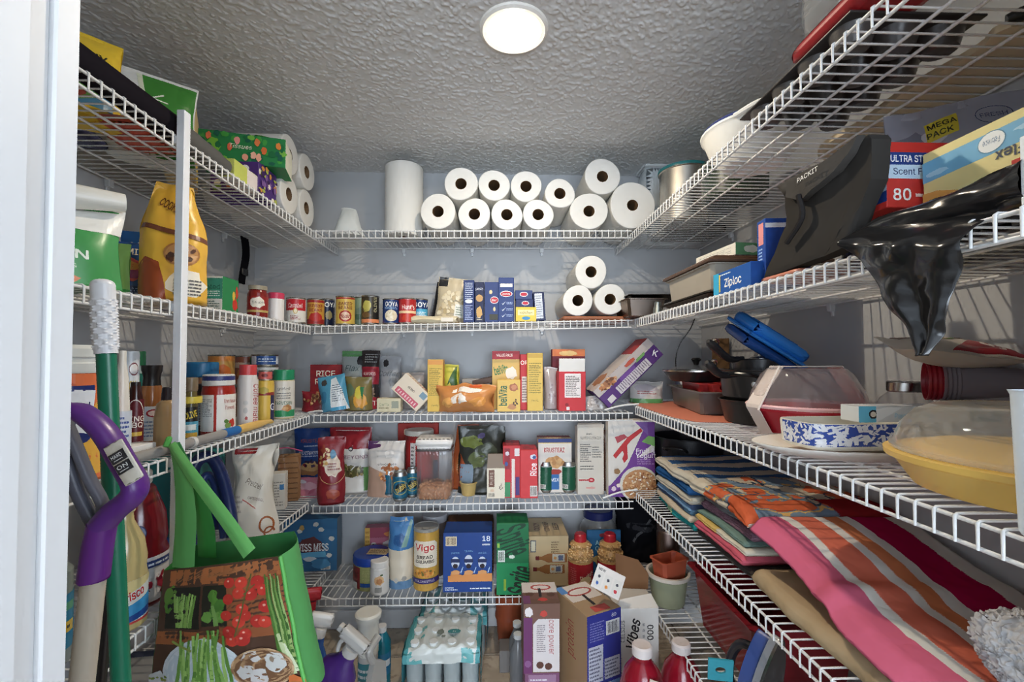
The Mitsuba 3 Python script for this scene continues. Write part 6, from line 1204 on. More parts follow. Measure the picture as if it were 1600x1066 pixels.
# special cereal box, turned a little
x0, x1 = xb(952, 1.84), xb(1024, 1.84)
hq = at(985, 658, y=1.85)[2] - EYE - zb(4, .5)
spk = {'F': [('p', [(.6, .5), (1, .72), (1, .98), (.84, .98), (.4, .4), (0, .12), (0, 0), (1, 0), (1, .6)], (112, 56, 146)), ('p', [(.72, .72), (1, .66), (1, .78), (.86, .8)], (120, 176, 90)), ('p', [(.0, .0), (.24, .0), (.3, .22), (0, .14)], (112, 60, 150)), ('p', [(.58, .98), (.84, .98), (.86, .8)], (120, 80, 160)), ('p', [(.14, .78), (.34, .82), (.42, .78), (.2, .7)], (176, 66, 76)), ('p', [(.1, .54), (.16, .5), (.5, .74), (.74, .86), (.7, .9), (.42, .78)], (196, 46, 50)), ('p', [(.26, .66), (.4, .72), (.42, .5), (.34, .44), (.3, .5), (.34, .56)], (196, 40, 46)), ('t', .8, .6, .06, 'Fruit &', (236, 226, 240), {'b': 1}), ('t', .8, .54, .06, 'Yogurt', (236, 226, 240), {'b': 1}), ('s', .62, .42, .98, .5, 3, (170, 130, 190)), ('e', .66, .16, .42, .24, (214, 208, 196)), ('e', .68, .15, .38, .21, (196, 140, 90)), ('k', .68, .15, .34, .18, 130, .032, [(222, 176, 120), (180, 116, 64), (206, 150, 96), (150, 90, 50), (230, 200, 160), (236, 226, 210)], 4), ('b', .18, .34, .07, .04, (150, 110, 70), 3), ('b', .1, .12, .06, .035, (214, 190, 206), 4), ('b', .2, .16, .05, .03, (226, 206, 196), 5)], 'R': [('r', 0, 0, 1, 1, (120, 116, 120)), ('s', .1, .1, .9, .9, 14, (150, 146, 150))]}
carton('cereal_box', 'white and purple cereal box with a big red K and a bowl of flakes', x1 - x0, .06, hq, M((x0 + x1) / 2, 1.885, EYE + zb(4, .5) + .002, -3), (214, 208, 200), spk)
# --- right: pot, towels
zr4 = on('R4')
pot('stock_pot', 'black stock pot behind the folded towels on the fourth right shelf', .14, .215, M(.81, 1.885, zr4), (30, 30, 34), mat='gloss', handles=[230, 50], hcol=(24, 24, 26))
def towel(name, label, X0, X1, y0, y1, z0, th, cols, seed=0, layers=2, group=None, cat_='towel', amp=.006, colfn=None, edge=.014, droop=0.0, step=.008):
    """A folded towel: a soft pad whose rounded fold faces the aisle, its layers parted by a groove; edge: how unevenly the fold runs. cols: one colour, or colfn(fx, fy, fz)
    -> colours of the weave."""
    n, k, w, d = 64, int(max(30, (y1 - y0) / step)), X1 - X0, y1 - y0
    a = np.linspace(0, 2 * PI, n, endpoint=False) + .01
    r = th / 2
    # rounded section: the half circle of the fold, the flat top and bottom, a square back
    s = np.linspace(0, 1, n, endpoint=False)
    per = PI * r + 2 * (w - r) + th
    L = s * per
    sx, sz = np.zeros(n), np.zeros(n)
    c1 = L < PI * r
    t_ = L / r
    sx[c1], sz[c1] = r - r * np.sin(t_[c1]), r - r * np.cos(t_[c1])
    L2 = L - PI * r
    c2 = (L2 >= 0) & (L2 < w - r); sx[c2], sz[c2] = r + L2[c2], th
    L3 = L2 - (w - r)
    c3 = (L3 >= 0) & (L3 < th); sx[c3], sz[c3] = w, th - L3[c3]
    c4 = L3 >= th; sx[c4], sz[c4] = w - (L3[c4] - th), 0
    # more points on the fold than the even spacing gives
    m_, nt = 22, int(24 * .008 / step)
    ang = np.linspace(0, PI, m_)
    sx = np.concatenate([r - r * np.sin(ang), np.linspace(r, w, nt)[1:], np.linspace(w, r, nt)[:-1]])
    sz = np.concatenate([r - r * np.cos(ang), np.full(nt - 1, th), np.zeros(nt - 1)])
    n = len(sx)
    v_ = np.linspace(0, 1, k)
    FX, FY = np.meshgrid(sx / w, v_); FZ = np.meshgrid(sz / th, v_)[0]
    X, Y, Zz = FX * w, FY * d, FZ * th
    p0_ = np.stack([Y * 7 + seed, 0 * Y + seed * .7, 0 * Y], -1)
    front = np.clip(1 - X / (w * .7), 0, 1)
    X = X + front * ((meshkit.fbm(p0_, 3, seed) - .5) * 2 * edge)
    endr = np.minimum(1, np.minimum(FY, 1 - FY) * d / (r * .9))
    rnd = np.sqrt(np.maximum(1 - (1 - endr) ** 2, 0)) * .8 + .2
    Zz = r + (Zz - r) * rnd * (1 + .22 * (meshkit.fbm(np.stack([X * 8, Y * 8, 0 * X + seed], -1), 2, seed + 3) - .5) * 2)
    Zz = np.maximum(Zz, .0004 + 0 * Zz)
    Zz = Zz - r * 0
    for q in range(1, layers):                           # the groove between two layers, along the fold and the near end
        g = np.exp(-((FZ - q / layers - .1 * (meshkit.noise(np.stack([Y * 9, X * 0, 0 * X + seed], -1), q) - .5)) * layers * 5) ** 2) * (X < r)
        X = X + g * .35 * r
    if droop: Zz = Zz - droop * np.clip(1 - FY / .22, 0, 1) ** 2 * FZ * (1 - .6 * FX)
    P = np.stack([X, Y, Zz], -1)
    P = P + (np.stack([meshkit.fbm(P * 75 + seed + q, 2, q) for q in (1, 2, 3)], -1) - .5) * [.003, .002, .003]
    top = FZ > .8
    P[..., 2] += np.where(top, (meshkit.fbm(P * 11 + seed, 3, seed) - .5) * amp * 2, 0)
    P[..., 2] = np.maximum(P[..., 2], .0003)
    v = np.vstack([P.reshape(-1, 3), P[0].mean(0, keepdims=True), P[-1].mean(0, keepdims=True)])
    i, j = np.meshgrid(np.arange(k - 1), np.arange(n), indexing='ij'); i, j = i.ravel(), j.ravel(); j2 = (j + 1) % n
    f = np.vstack([np.stack([i * n + j, (i + 1) * n + j, (i + 1) * n + j2], 1), np.stack([i * n + j, (i + 1) * n + j2, i * n + j2], 1),
                   np.stack([np.arange(n), (np.arange(n) + 1) % n, np.full(n, k * n)], 1), np.stack([(k - 1) * n + (np.arange(n) + 1) % n, (k - 1) * n + np.arange(n), np.full(n, k * n + 1)], 1)])
    ex = lambda q, e: np.concatenate([q.ravel(), e])
    fx, fy, fz = ex(FX, [.5, .5]), ex(FY, [0, 1]), ex(FZ, [.5, .5])
    cfx, cfy, cfz = fx[f].mean(1), fy[f].mean(1), fz[f].mean(1)
    col = np.array(colfn(cfx, cfy, cfz), float) if colfn is not None else np.tile(np.array(cols, float), (len(f), 1))
    return one(name, label, cat_, (v, f), 'cloth', col, M(X0, y0, z0), True, group)
def blue_white(fx, fy, fz):
    k = np.floor(fy * 6.5 + .25 * np.sin(fx * 3)).astype(int) % 2
    c = np.where(k[:, None] == 0, (58, 100, 152), (196, 190, 176)).astype(float)
    return np.where((fx < .06)[:, None], (200, 194, 178), c)
zz = zr4
S1 = [((40, 150, 150), .022, 'flat teal towel at the very bottom of the far stack', 2), ((206, 190, 166), .02, 'thin cream towel above the teal one in the far stack', 1), ((74, 92, 124), .036, 'slate blue towel with several folds in the far stack', 3), ((190, 184, 168), .024, 'pale beige towel in the middle of the far stack', 2), ((36, 84, 140), .03, 'deep blue towel under the striped one in the far stack', 2)]
for i, (c_, th_, lb, ly_) in enumerate(S1):
    y1_ = 1.70 - .004 * i
    cf = None
    if i == 2: cf = lambda fx, fy, fz: np.where((np.abs(fz - .7) < .14)[:, None], (110, 150, 190), np.where((fy < .18)[:, None] & (fz < .6)[:, None], (90, 130, 160), (70, 88, 122)))
    if i == 0: cf = lambda fx, fy, fz: np.where((fy > .5)[:, None] & (fy < .68)[:, None], (150, 190, 150), (38, 148, 150))
    towel('beach_towel', lb + ' on the fourth right shelf', [.612, .607, .606, .6, .604][i], .955, 1.385 + .006 * (i % 3), y1_, zz, th_ + .001, c_, 70 + i, ly_, colfn=cf)
    zz += th_ + .001
towel('beach_towel', 'blue and white striped towel folded on top of the far stack', .6, .958, 1.37, 1.715, zz, .032, None, 80, 2, colfn=blue_white, step=.004)
# near stack
zz = zr4
S2 = [((66, 62, 60), .024, 'dark grey towel lowest in the middle stack'), ((206, 88, 106), .026, 'pink towel low in the middle stack'), ((212, 180, 104), .016, 'thin yellow and cream towel in the middle stack'), ((110, 140, 130), .014, 'thin grey green towel in the middle stack'), ((124, 92, 108), .026, 'mauve speckled towel in the middle stack'), ((104, 106, 110), .02, 'grey towel under the bright patterned one')]
for i, (c_, th_, lb) in enumerate(S2):
    cf = None
    if i == 2: cf = lambda fx, fy, fz: np.where((fy > .55)[:, None], (214, 180, 100), (206, 200, 180))
    if i == 4: cf = lambda fx, fy, fz: np.where((np.random.RandomState(3).rand(len(fx)) > .5)[:, None], (132, 100, 116), (112, 82, 98))
    towel('bath_towel', lb + ' on the fourth right shelf', [.612, .604, .61, .615, .625, .63][i], .955, 1.075 + .012 * (i % 2) + .004 * i, [1.372, 1.36, 1.362, 1.362, 1.36, 1.36][i], zz, th_ + .001, c_, 90 + i, 2, colfn=cf)
    zz += th_ + .001
def bright(fx, fy, fz):
    p = np.stack([fx * 3.2, fy * 2.6, fz * .4], -1)
    a = meshkit.fbm(p * 1.5 + 2, 3, 5); b = meshkit.fbm(p * 2.2 + 9, 3, 8)
    c = np.full((len(fx), 3), (196, 184, 164.0))
    c[a > .5] = (112, 134, 156)
    c[(b > .56)] = (206, 96, 58)
    c[(a > .5) & (b > .47) & (b < .53)] = (214, 170, 100)
    c[(np.abs(a - .5) < .012)] = (60, 74, 96)
    c[(fx < .1) & (fy < .4)] = (206, 92, 54)
    c[(fx < .12) & (fy > .75)] = (200, 190, 170)
    c[(fx > .62) & (fy < .3)] = (150, 30, 34)
    return c
towel('beach_towel', 'bright towel patterned in orange, blue and white on top of the middle stack', .598, .96, 1.045, 1.375, zz, .044, None, 99, 2, colfn=bright, edge=.022, droop=.02, step=.0035)
ztop = zz
# tan bath mat with the striped towel over it
towel('bath_mat', 'thick tan bath mat along the front of the fourth right shelf', .598, .92, .47, 1.055, zr4, .047, (176, 152, 116), 110, 1, cat_='bath mat', amp=.005)
towel('bath_towel', 'white towel folded under the pink striped towel', .68, .955, .68, 1.03, zr4 + .049, .014, (206, 202, 194), 112, 2)
towel('bath_towel', 'grey and white ribbed towel on top of the white one behind the striped towel', .66, .955, .98, 1.045, zr4 + .065, .036, None, 113, 2, colfn=lambda fx, fy, fz: np.where((np.floor(fz * 5) % 2 == 0)[:, None], (200, 196, 190), (140, 136, 134)))
PK = [(0, (208, 92, 122)), (.17, (212, 208, 200)), (.235, (214, 104, 80)), (.4, (210, 206, 200)), (.465, (210, 120, 76)), (.56, (210, 206, 200)), (.64, (176, 14, 70)), (.885, (208, 202, 194))]
def striped_fn(u, v):
    """u across (aisle to wall), v from the far fold to the near hem."""
    x = .603 + .352 * u + .012 * np.sin(v * 6) * (1 - u)
    y = 1.04 - .44 * v
    z = .149 - .055 * np.clip(v / .5, 0, 1) ** 1.3 - .03 * np.clip((v - .5) / .5, 0, 1)
    z = z + .012 * np.exp(-((v - .52) / .05) ** 2) * (1 - .5 * u) - .02 * np.clip(.06 - u, 0, 1) / .06
    z = z - .06 * np.clip(.02 - v, 0, 1) / .02 * 0
    p = np.stack([x, y, z], -1)
    z = z + (meshkit.fbm(p * 9, 3, 4) - .5) * .018 + (meshkit.fbm(p * 80, 2, 5) - .5) * .002
    return np.stack([x, y, zr4 + z], -1)
NU, NV = 100, 120
sv, sf = sheet(striped_fn, NU, NV, .017)
uu = np.repeat(np.linspace(0, 1, NU + 1), NV + 1)
uu = np.concatenate([uu, uu]); fu = uu[sf].mean(1)
col = np.zeros((len(sf), 3))
for a, c in PK: col[fu >= a] = c
one('bath_towel', 'pink, orange and white striped towel draped over the tan mat', 'towel', (sv, sf), 'cloth', col, None, True)
# shaggy mat
v, f = rbox(.30, .25, .105, .045, seg=.02)
m_ = trimesh.Trimesh(v, f, process=True)
v, f = trimesh.remesh.subdivide_to_size(m_.vertices, m_.faces, .0034, max_iter=14)
m_ = trimesh.Trimesh(v, f, process=True)
v, f = np.array(m_.vertices), np.array(m_.faces)
n = np.array(m_.vertex_normals)
k = meshkit.noise(v * 330, 2); k2 = meshkit.fbm(v * 12, 3, 3)
v = v + n * ((k - .4) * .009 + (k2 - .5) * .03)[:, None] + (np.stack([meshkit.noise(v * 140, s) for s in (5, 6, 7)], -1) - .5) * .006
one('shag_rug', 'rolled shaggy pale grey bath rug at the near end of the fourth right shelf', 'rug', (v, f), 'cloth', (192, 194, 198), M(.80, .50, zr4 + .082, -14), True)
# ================================================================ lowest shelves and the floor
z5 = on('L5')
# --- left
carton('cocoa_box', 'blue cocoa box with marshmallows in the left corner of the lowest shelf', .225, .07, .225, M(at(482, 860, y=1.98)[0], 2.03, z5, 3), (46, 104, 150), {'F': [('b', .5, .42, .3, .2, (24, 50, 84), 3), ('b', .5, .5, .27, .17, (100, 50, 50), 4), ('p', [(.22, .36), (.78, .38), (.8, .27), (.2, .25)], (90, 170, 210)), ('t', .5, .46, .14, 'SWISS MISS', (226, 226, 226), {'b': 1, 'w': .68}), ('b', .5, .24, .14, .05, (206, 210, 214), 9)] + [('b', x, y, .055, .05, (206, 206, 202), 20 + i) for i, (x, y) in enumerate([(.15, .62), (.3, .78), (.7, .8), (.85, .3), (.32, .14), (.2, .2), (.9, .62), (.6, .9)])] + [('b', .34, .84, .05, .06, (190, 150, 80), 40), ('r', .7, .03, .88, .15, (200, 206, 210)), ('bars', .72, .04, .86, .14, 12, (50, 60, 70)), ('b', .7, .15, .2, .1, (70, 140, 190), 41)], 'R': [('r', 0, 0, 1, 1, (90, 110, 126))]})
one('oven_mitt', 'dark grey oval mat lying on the wires of the lowest left shelf', 'mat', (lambda g: (g[0] * [.13, .2, 1], g[1]))(lathe([(0, 0), (.98, 0), (1, .003), (1, .006), (.97, .008), (0, .008)], 36)), 'cloth', (54, 50, 50), M(-.96, 1.66, z5), 50)
carton('cracker_box', 'flat navy box lying at the back of the lowest left shelf', .2, .3, .05, M(-1.0, 1.25, z5, 5), (60, 66, 90), {'T': [('r', .1, .1, .9, .9, (150, 150, 150))]})
def corner_rod(label, p, q):
    one('corner_bracket', label, 'bracket', tube(bez([p, (np.array(p) + q) / 2 + [0, 0, .006], q], 5), .0038, 8), 'gloss', (226, 226, 222))
corner_rod('white corner clip joining the lowest left and back shelves', (FL - .03, 1.80, z5 + .004), (FL + .115, 1.80, on('B5') + .004))
corner_rod('white corner clip joining the fourth back and right shelves', (FR - .13, 1.835, on('B4', .5) + .005), (FR + .01, 1.825, zr4 + .006))
corner_rod('white corner clip joining the third left and back shelves', (FL - .02, 1.845, z3 + .004), (FL + .07, 1.83, on('B3') + .004))
corner_rod('white corner clip joining the third back and right shelves', (FR - .12, 1.84, on('B3', .5) + .005), (FR + .02, 1.83, zr3 + .005))
# --- back
def b5(x0, x1, yt, y): return fit(x0, x1, yt, zb(5, xb((x0 + x1) / 2, y)), y=y)
carton('cereal_box', 'pink and yellow snack box behind the round tub on the lowest back shelf', .16, .05, .2, M(xb(600, 2.03), 2.055, on('B5') + .0, 4), (170, 90, 110), {'F': [('r', 0, 0, .14, 1, (206, 160, 70)), ('s', .02, .05, .12, .95, 9, (170, 120, 40)), ('e', .24, .62, .08, .06, (220, 214, 206)), ('e', .24, .62, .03, .025, (60, 90, 60)), ('e', .4, .4, .09, .08, (60, 90, 130)), ('b', .6, .6, .16, .12, (200, 190, 190), 4), ('b', .3, .12, .1, .1, (110, 40, 60), 5), ('r', .14, .78, 1, 1, (150, 60, 80)), ('b', .7, .85, .2, .06, (206, 120, 60), 6)]})
q = b5(551, 606, 868, 1.9); R = q[1] / 2
t = bottle('snack_tub', 'round tub with a bright blue lid and a green label on the lowest back shelf', [(0, 0), (R * .97, 0), (R, .004), (R, q[2] - .03), (0, q[2] - .03)], M(q[0], 1.935, on('B5', q[0])), (150, 150, 90), (24, 60, 150), [(R * 1.03, q[2] - .032), (R * 1.05, q[2] - .026), (R * 1.05, q[2] - .006), (R, q[2]), (0, q[2])], (.008, q[2] - .045, R, (146, 150, 92), [('r', 0, 0, .34, 1, (120, 36, 36)), ('k', .17, .6, .14, .3, 26, .05, [(150, 60, 50), (100, 30, 30)], 3), ('r', 0, .0, .28, .3, (206, 206, 200)), ('r', .36, .12, .8, .3, (30, 70, 140)), ('s', .4, .4, .8, .9, 7, (170, 170, 110))], 0), 'tub', mat='gloss')
carton('card', 'tan card lying tilted on the blue lid', .085, .05, .003, M(q[0] + .03, 1.925, on('B5', q[0]) + q[2] + .003, -4), (176, 150, 110), {'T': [('s', .1, .1, .9, .9, 4, (120, 96, 60))], 'F': []}, cat_='card')
q = b5(577, 606, 879, 1.835); R = q[1] / 2
bottle('vitamin_bottle', 'small white bottle with a peach picture at the front of the lowest back shelf', [(0, 0), (R * .95, 0), (R, .004), (R, q[2] * .76), (R * .88, q[2] * .82), (0, q[2] * .82)], M(q[0], 1.865, on('B5', q[0])), (206, 204, 198), (212, 210, 206), [(R * .9, q[2] * .8), (R * .96, q[2] * .82), (R * .96, q[2] * .98), (R * .9, q[2]), (0, q[2])], (.006, q[2] * .68, R, (210, 208, 204), [('b', .58, .6, .22, .24, (214, 170, 120), 3), ('b', .58, .58, .14, .14, (190, 130, 80), 4), ('r', .4, .08, .68, .3, (150, 150, 146)), ('b', .66, .84, .06, .04, (60, 90, 50), 5)], 0), 'bottle', mat='gloss')
q = b5(604, 645, 815, 1.88)
pouch('bread_bag', 'bag of white bread in blue printed film on the lowest back shelf', q[1], q[2], .1, M(q[0], 1.93, on('B5', q[0])), (206, 194, 174), [('r', -.01, .56, 1.01, 1.01, (60, 120, 180)), ('b', .5, .7, .3, .1, (40, 90, 150), 3), ('p', [(.55, .6), (.75, .6), (.98, .95), (.9, .98)], (120, 160, 150)), ('r', 0, 0, 1, .12, (90, 130, 170)), ('b', .4, .13, .1, .04, (190, 190, 186), 4), ('b', .7, .15, .1, .04, (150, 146, 140), 5)], seed=120, crink=.006, wp=lambda v: 1.0 - .18 * np.clip((v - .6) / .4, 0, 1))
q = b5(644, 684, 828, 1.858); R = q[1] / 2
t = bottle('bread_crumb_can', 'yellow bread crumb can with a clear lid on the lowest back shelf', [(0, 0), (R * .97, 0), (R, .003), (R, q[2] - .014), (0, q[2] - .014)], M(q[0], 1.858 + R, on('B5', q[0])), (190, 140, 54), (150, 146, 138), [(R * 1.0, q[2] - .014), (R * 1.02, q[2] - .012), (R * 1.02, q[2] - .002), (R * .97, q[2]), (R * .9, q[2] - .004), (0, q[2] - .004)], (.004, q[2] - .02, R, (196, 150, 60), [('p', [(.08, .4), (.92, .4), (.92, .8), (.8, .86), (.2, .86), (.08, .8)], (222, 210, 190)), ('t', .5, .75, .11, 'Vigo', (190, 40, 44), {'b': 1, 'w': .62}), ('t', .5, .58, .055, 'BREAD', (60, 50, 46), {'b': 1, 'w': .5}), ('t', .5, .5, .055, 'CRUMBS', (60, 50, 46), {'b': 1, 'w': .6}), ('b', .5, .3, .36, .09, (214, 140, 50), 3), ('k', .5, .3, .34, .07, 26, .05, [(226, 170, 80), (120, 110, 50), (190, 110, 40)], 4), ('r', 0, .12, 1, .21, (50, 40, 100)), ('t', .5, .165, .04, 'ITALIAN STYLE', (220, 210, 226), {'w': .6})], 0), 'can', mat='gloss')
q = b5(660, 697, 806, 2.0); R = q[1] / 2
bottle('tea_canister', 'grey lidded canister behind the bread crumb can', [(0, 0), (R, 0), (R, q[2] - .03), (0, q[2] - .03)], M(q[0], 2.03, on('B5', q[0])), (96, 84, 80), (150, 150, 154), [(R * 1.02, q[2] - .03), (R * 1.05, q[2] - .026), (R * 1.05, q[2] - .004), (R, q[2]), (0, q[2])], None, 'canister', mat='gloss')
t = bcarton(5, 'snack_carton', 'big royal blue carton with three cartoon faces on orange hands', 693, 769, 833, .13, (22, 62, 140), {'F': [('r', .05, .78, .28, .94, (206, 190, 160)), ('bars', .07, .8, .26, .92, 12, (120, 100, 80)), ('t', .88, .9, .085, '18', (220, 226, 240), {'b': 1}), ('s', .8, .77, .96, .83, 1, (200, 206, 220))] + [o for cx in (.25, .52, .8) for o in (('e', cx, .5 + (.03 if cx == .52 else 0), .085, .1, (190, 200, 220)), ('r', cx - .09, .5, cx + .09, .56, (30, 44, 90)), ('e', cx, .44, .05, .04, (40, 30, 40)), ('t', cx, .66 + (.03 if cx == .52 else 0), .03, 'PROTEIN', (120, 170, 220), {'w': .16}), ('b', cx, .33, .11, .05, (216, 150, 90), 7), ('r', cx - .1, .2, cx + .12, .3, (220, 140, 70)), ('p', [(cx + .1, .33), (cx + .12, .32), (cx + .16, .42), (cx + .15, .43)], (170, 200, 230)))] + [('p', [(.1, .18), (1, .18), (1, .32), (.1, .28)], (220, 140, 70)), ('s', .04, .03, .3, .1, 2, (200, 210, 230)), ('s', .55, .04, .97, .09, 1, (200, 210, 230))]}, y=1.85)
t = thing('wicker_basket', 'brown woven basket behind the blue carton on the lowest back shelf', 'basket')
bmx = M(xb(735, 2.02), 2.045, on('B5'))
part(t, 'basket_wall', rbox(.21, .1, .235, .012), 'cloth', (84, 60, 46), bmx, True)
part(t, 'weave', cat([tube([(-.106, -.051, .02 + .012 * i), (-.035, -.054, .02 + .012 * i), (.035, -.051, .02 + .012 * i), (.106, -.054, .02 + .012 * i)], .0035, 6) for i in range(18)]), 'cloth', (108, 78, 58), bmx, kind='stuff')
part(t, 'stake', cat([tube([(-.1 + .022 * i, -.055, .004), (-.1 + .022 * i, -.055, .232)], .0025, 6) for i in range(10)]), 'cloth', (96, 70, 52), bmx, kind='stuff')
spr = {'F': [('r', 0, 0, 1, .44, (20, 140, 80)), ('t', .74, .2, .3, 'Sprite', (24, 44, 30), {'b': 1, 'rot': 80, 'sk': .2, 'vert': 1, 'w': .4}), ('t', .56, .76, .42, 'Sprite', (14, 60, 36), {'b': 1, 'rot': -70, 'sk': .2, 'vert': 1, 'w': .42}), ('r', .04, .46, .26, .62, (206, 214, 206)), ('bars', .06, .48, .24, .6, 10, (30, 60, 40)), ('b', .48, .53, .1, .03, (206, 220, 206), 3), ('r', .22, .06, .3, .22, (130, 170, 50)), ('r', .02, .66, .1, .72, (140, 190, 70))]}
bcarton(5, 'soda_carton', 'tall green soda carton with dark script standing on end', 776, 826, 818, .12, (18, 110, 62), spr, y=1.825)
bott = lambda cx, cy: [('p', [(cx - .36, cy - .04), (cx - .36, cy + .04), (cx - .22, cy + .03), (cx - .06, cy + .09), (cx + .42, cy + .09), (cx + .42, cy - .09), (cx - .06, cy - .09), (cx - .22, cy - .03)], (150, 96, 48)), ('r', cx - .37, cy - .04, cx - .28, cy + .04, (110, 34, 34)), ('r', cx + .05, cy - .075, cx + .36, cy + .075, (190, 186, 166)), ('r', cx + .2, cy - .05, cx + .32, cy + .05, (90, 100, 130)), ('e', cx + .12, cy, .04, .03, (200, 140, 80))]
t = bcarton(5, 'drink_carton', 'kraft coloured carton with two amber bottles printed on it', 826, 888, 838, .215, (188, 162, 118), {'F': bott(.54, .56) + bott(.48, .34) + [('r', .04, .68, .18, .92, (90, 90, 96)), ('r', .06, .7, .16, .9, (200, 190, 160)), ('s', .56, .66, .76, .9, 5, (130, 104, 70))], 'T': [('t', .25, .5, .11, 'COCK', (90, 40, 36), {'rot': 90, 'b': 1}), ('t', .5, .5, .1, 'GINGER', (80, 50, 40), {'rot': 90, 'b': 1}), ('t', .75, .5, .11, 'BEER', (60, 44, 40), {'rot': 90, 'b': 1})]}, y=1.89)
jar = lambda n: [('t', .66, .5, .3, 'Planters', (226, 206, 180), {'sk': .3, 'rot': 24, 'w': .5}), ('b', .62, .36, .24, .16, (214, 190, 140), 4), ('b', .66, .16, .2, .08, (214, 160, 90), 5), ('s', .1, .15, .3, .85, 8, (206, 90, 90))]
for i, (x0, x1) in enumerate(((890, 929), (937, 976))):
    q = b5(x0, x1, 840, 1.84); R = q[1] / 2; h = q[2]
    mm = M(q[0], 1.835 + R, on('B5', q[0]))
    t = bottle('peanut_jar', ['jar of peanuts with a red cap, left one beside the kraft carton', 'jar of peanuts with a red cap, right one in front of the big clear jar'][i], [(0, 0), (R * .95, 0), (R, .006), (R, h * .52), (R * .92, h * .56), (R, h * .6), (R * .98, h * .66), (R * .75, h * .74), (R * .86, h * .8), (R * .7, h * .84), (R * .42, h * .87), (0, h * .87)], mm, (190, 142, 84), (186, 26, 40), [(R * .42, h * .85), (R * .5, h * .86), (R * .48, h * .98), (R * .4, h), (0, h)], (h * .06, h * .44, R, (176, 30, 40), jar(i), 0), 'jar', mat='gloss')
    rs = np.random.RandomState(i + 3)
    pn = []
    for k in range(150):
        a_, z_ = rs.uniform(-PI, 0), rs.uniform(h * .53, h * .84)
        rr_ = np.interp(z_, [h * .52, h * .56, h * .6, h * .66, h * .74, h * .8, h * .84], [R, R * .92, R, R * .98, R * .75, R * .86, R * .7])
        pn.append(mv(trimesh.creation.icosphere(subdivisions=0, radius=.0042), mm @ M(rr_ * math.cos(a_), rr_ * math.sin(a_), z_)))
    k_ = part(t, 'peanuts', cat(pn), 'gloss', np.repeat(np.array([(206, 160, 100), (176, 126, 72), (220, 180, 120)])[rs.randint(0, 3, 150)], 20, axis=0), None, False)
    labels[k_] = {'kind': 'stuff'}
t = thing('barrel_jar', 'big clear plastic jar of snacks with a dark blue lid behind the peanut jars', 'jar')
bj = M(xb(936, 2.0), 2.037, on('B5', .43)) @ np.diag([.8, .8, 1, 1])
part(t, 'jar_wall', lathe([(0, .001), (.095, .001), (.1, .006), (.1, .2), (.08, .225), (.074, .24)], 40), 'frost', (206, 206, 204), bj)
part(t, 'contents', lathe([(0, .004), (.092, .004), (.096, .01), (.096, .12), (0, .13)], 36), 'card', (150, 104, 66), bj)
part(t, 'lid', lathe([(.078, .236), (.082, .238), (.082, .268), (.076, .272), (0, .272)], 40), 'gloss', (24, 34, 92), bj)
carton('chip_box', 'blue apple chips box standing upright behind the peanut jars', .148, .012, .21, M(xb(941, 1.955), 1.946, on('B5', .4) + .001), (30, 92, 140), {'F': [('t', .5, .75, .085, 'APPLE', (150, 200, 210), {'b': 1}), ('t', .5, .63, .085, 'CHIPS', (150, 200, 210), {'b': 1}), ('b', .5, .9, .14, .05, (130, 40, 50), 3), ('b', .5, .4, .4, .13, (200, 170, 100), 5)]})
# --- right
zr5 = on('R5')
pouch('cloth_bag', 'black crumpled cloth bag in the right rear corner above the lowest shelf', .26, .3, .1, M(.66, 2.0, zr5 + .002, -22), (26, 26, 30), [('b', .5, .5, .3, .06, (56, 56, 60), 3), ('p', [(.3, .3), (.34, .28), (.6, .6), (.57, .62)], (90, 90, 92))], seed=130, crink=.02, mat='cloth')
bottle('thermos', 'brown steel thermos standing at the back of the lowest right shelf', [(0, 0), (.042, 0), (.045, .004), (.045, .2), (.04, .21), (0, .21)], M(.685, 1.79, zr5), (150, 126, 116), (60, 50, 48), [(.04, .21), (.042, .212), (.042, .24), (0, .242)], None, 'thermos', mat='metal')
pm5 = M(.628, 1.64, zr5)
t = thing('planter', 'sage green and white round planter on the lowest right shelf', 'planter')
part(t, 'planter_body', lathe([(0, 0), (.052, 0), (.056, .004), (.068, .098), (.074, .1), (.076, .112), (.07, .112), (.064, .1), (.05, .01), (0, .008)], 40), 'card', (146, 150, 118), pm5)
part(t, 'rim', lathe([(.0745, .1), (.0775, .103), (.0775, .114), (.069, .115), (.066, .1)], 40), 'gloss', (206, 196, 182), pm5)
loafpan('flower_pot', 'small rectangular terracotta pot set inside the round planter', .115, .075, .075, pm5 @ M(.003, -.006, .09, 22), (176, 76, 48), mat='card', taper=.84, rim=.006, cat_='flower pot')
t = loafpan('storage_bin', 'big translucent red plastic bin on the lowest right shelf', .29, .36, .19, M(.815, 1.345, zr5, 0), (136, 22, 32), mat='shine', taper=.84, rim=.016, cat_='bin')
# iron
im = M(.655, 1.06, zr5 + .004, -62)
t = thing('clothes_iron', 'blue and grey clothes iron standing on the lowest right shelf', 'iron')
prof = [(-.11, -.045), (-.115, 0), (-.11, .045), (-.02, .052), (.06, .036), (.12, .0), (.06, -.036), (-.02, -.052)]
def ironlayer(s, z0, z1):
    p = bez([(x * s, y * s) for x, y in prof] + [(prof[0][0] * s, prof[0][1] * s)], 5)
    g_ = trimesh.creation.extrude_polygon(Polygon(p).buffer(0), z1 - z0, engine='earcut')
    return np.array(g_.vertices) + [0, 0, z0], np.array(g_.faces)
stand_ = im @ M(0, 0, .115, 0, 0, -78)
part(t, 'soleplate', ironlayer(1.0, 0, .006), 'chrome', (170, 170, 174), stand_)
part(t, 'skirt', ironlayer(.98, .0065, .022), 'gloss', (126, 128, 134), stand_)
part(t, 'housing', ironlayer(.86, .0225, .055), 'gloss', (52, 74, 140), stand_)
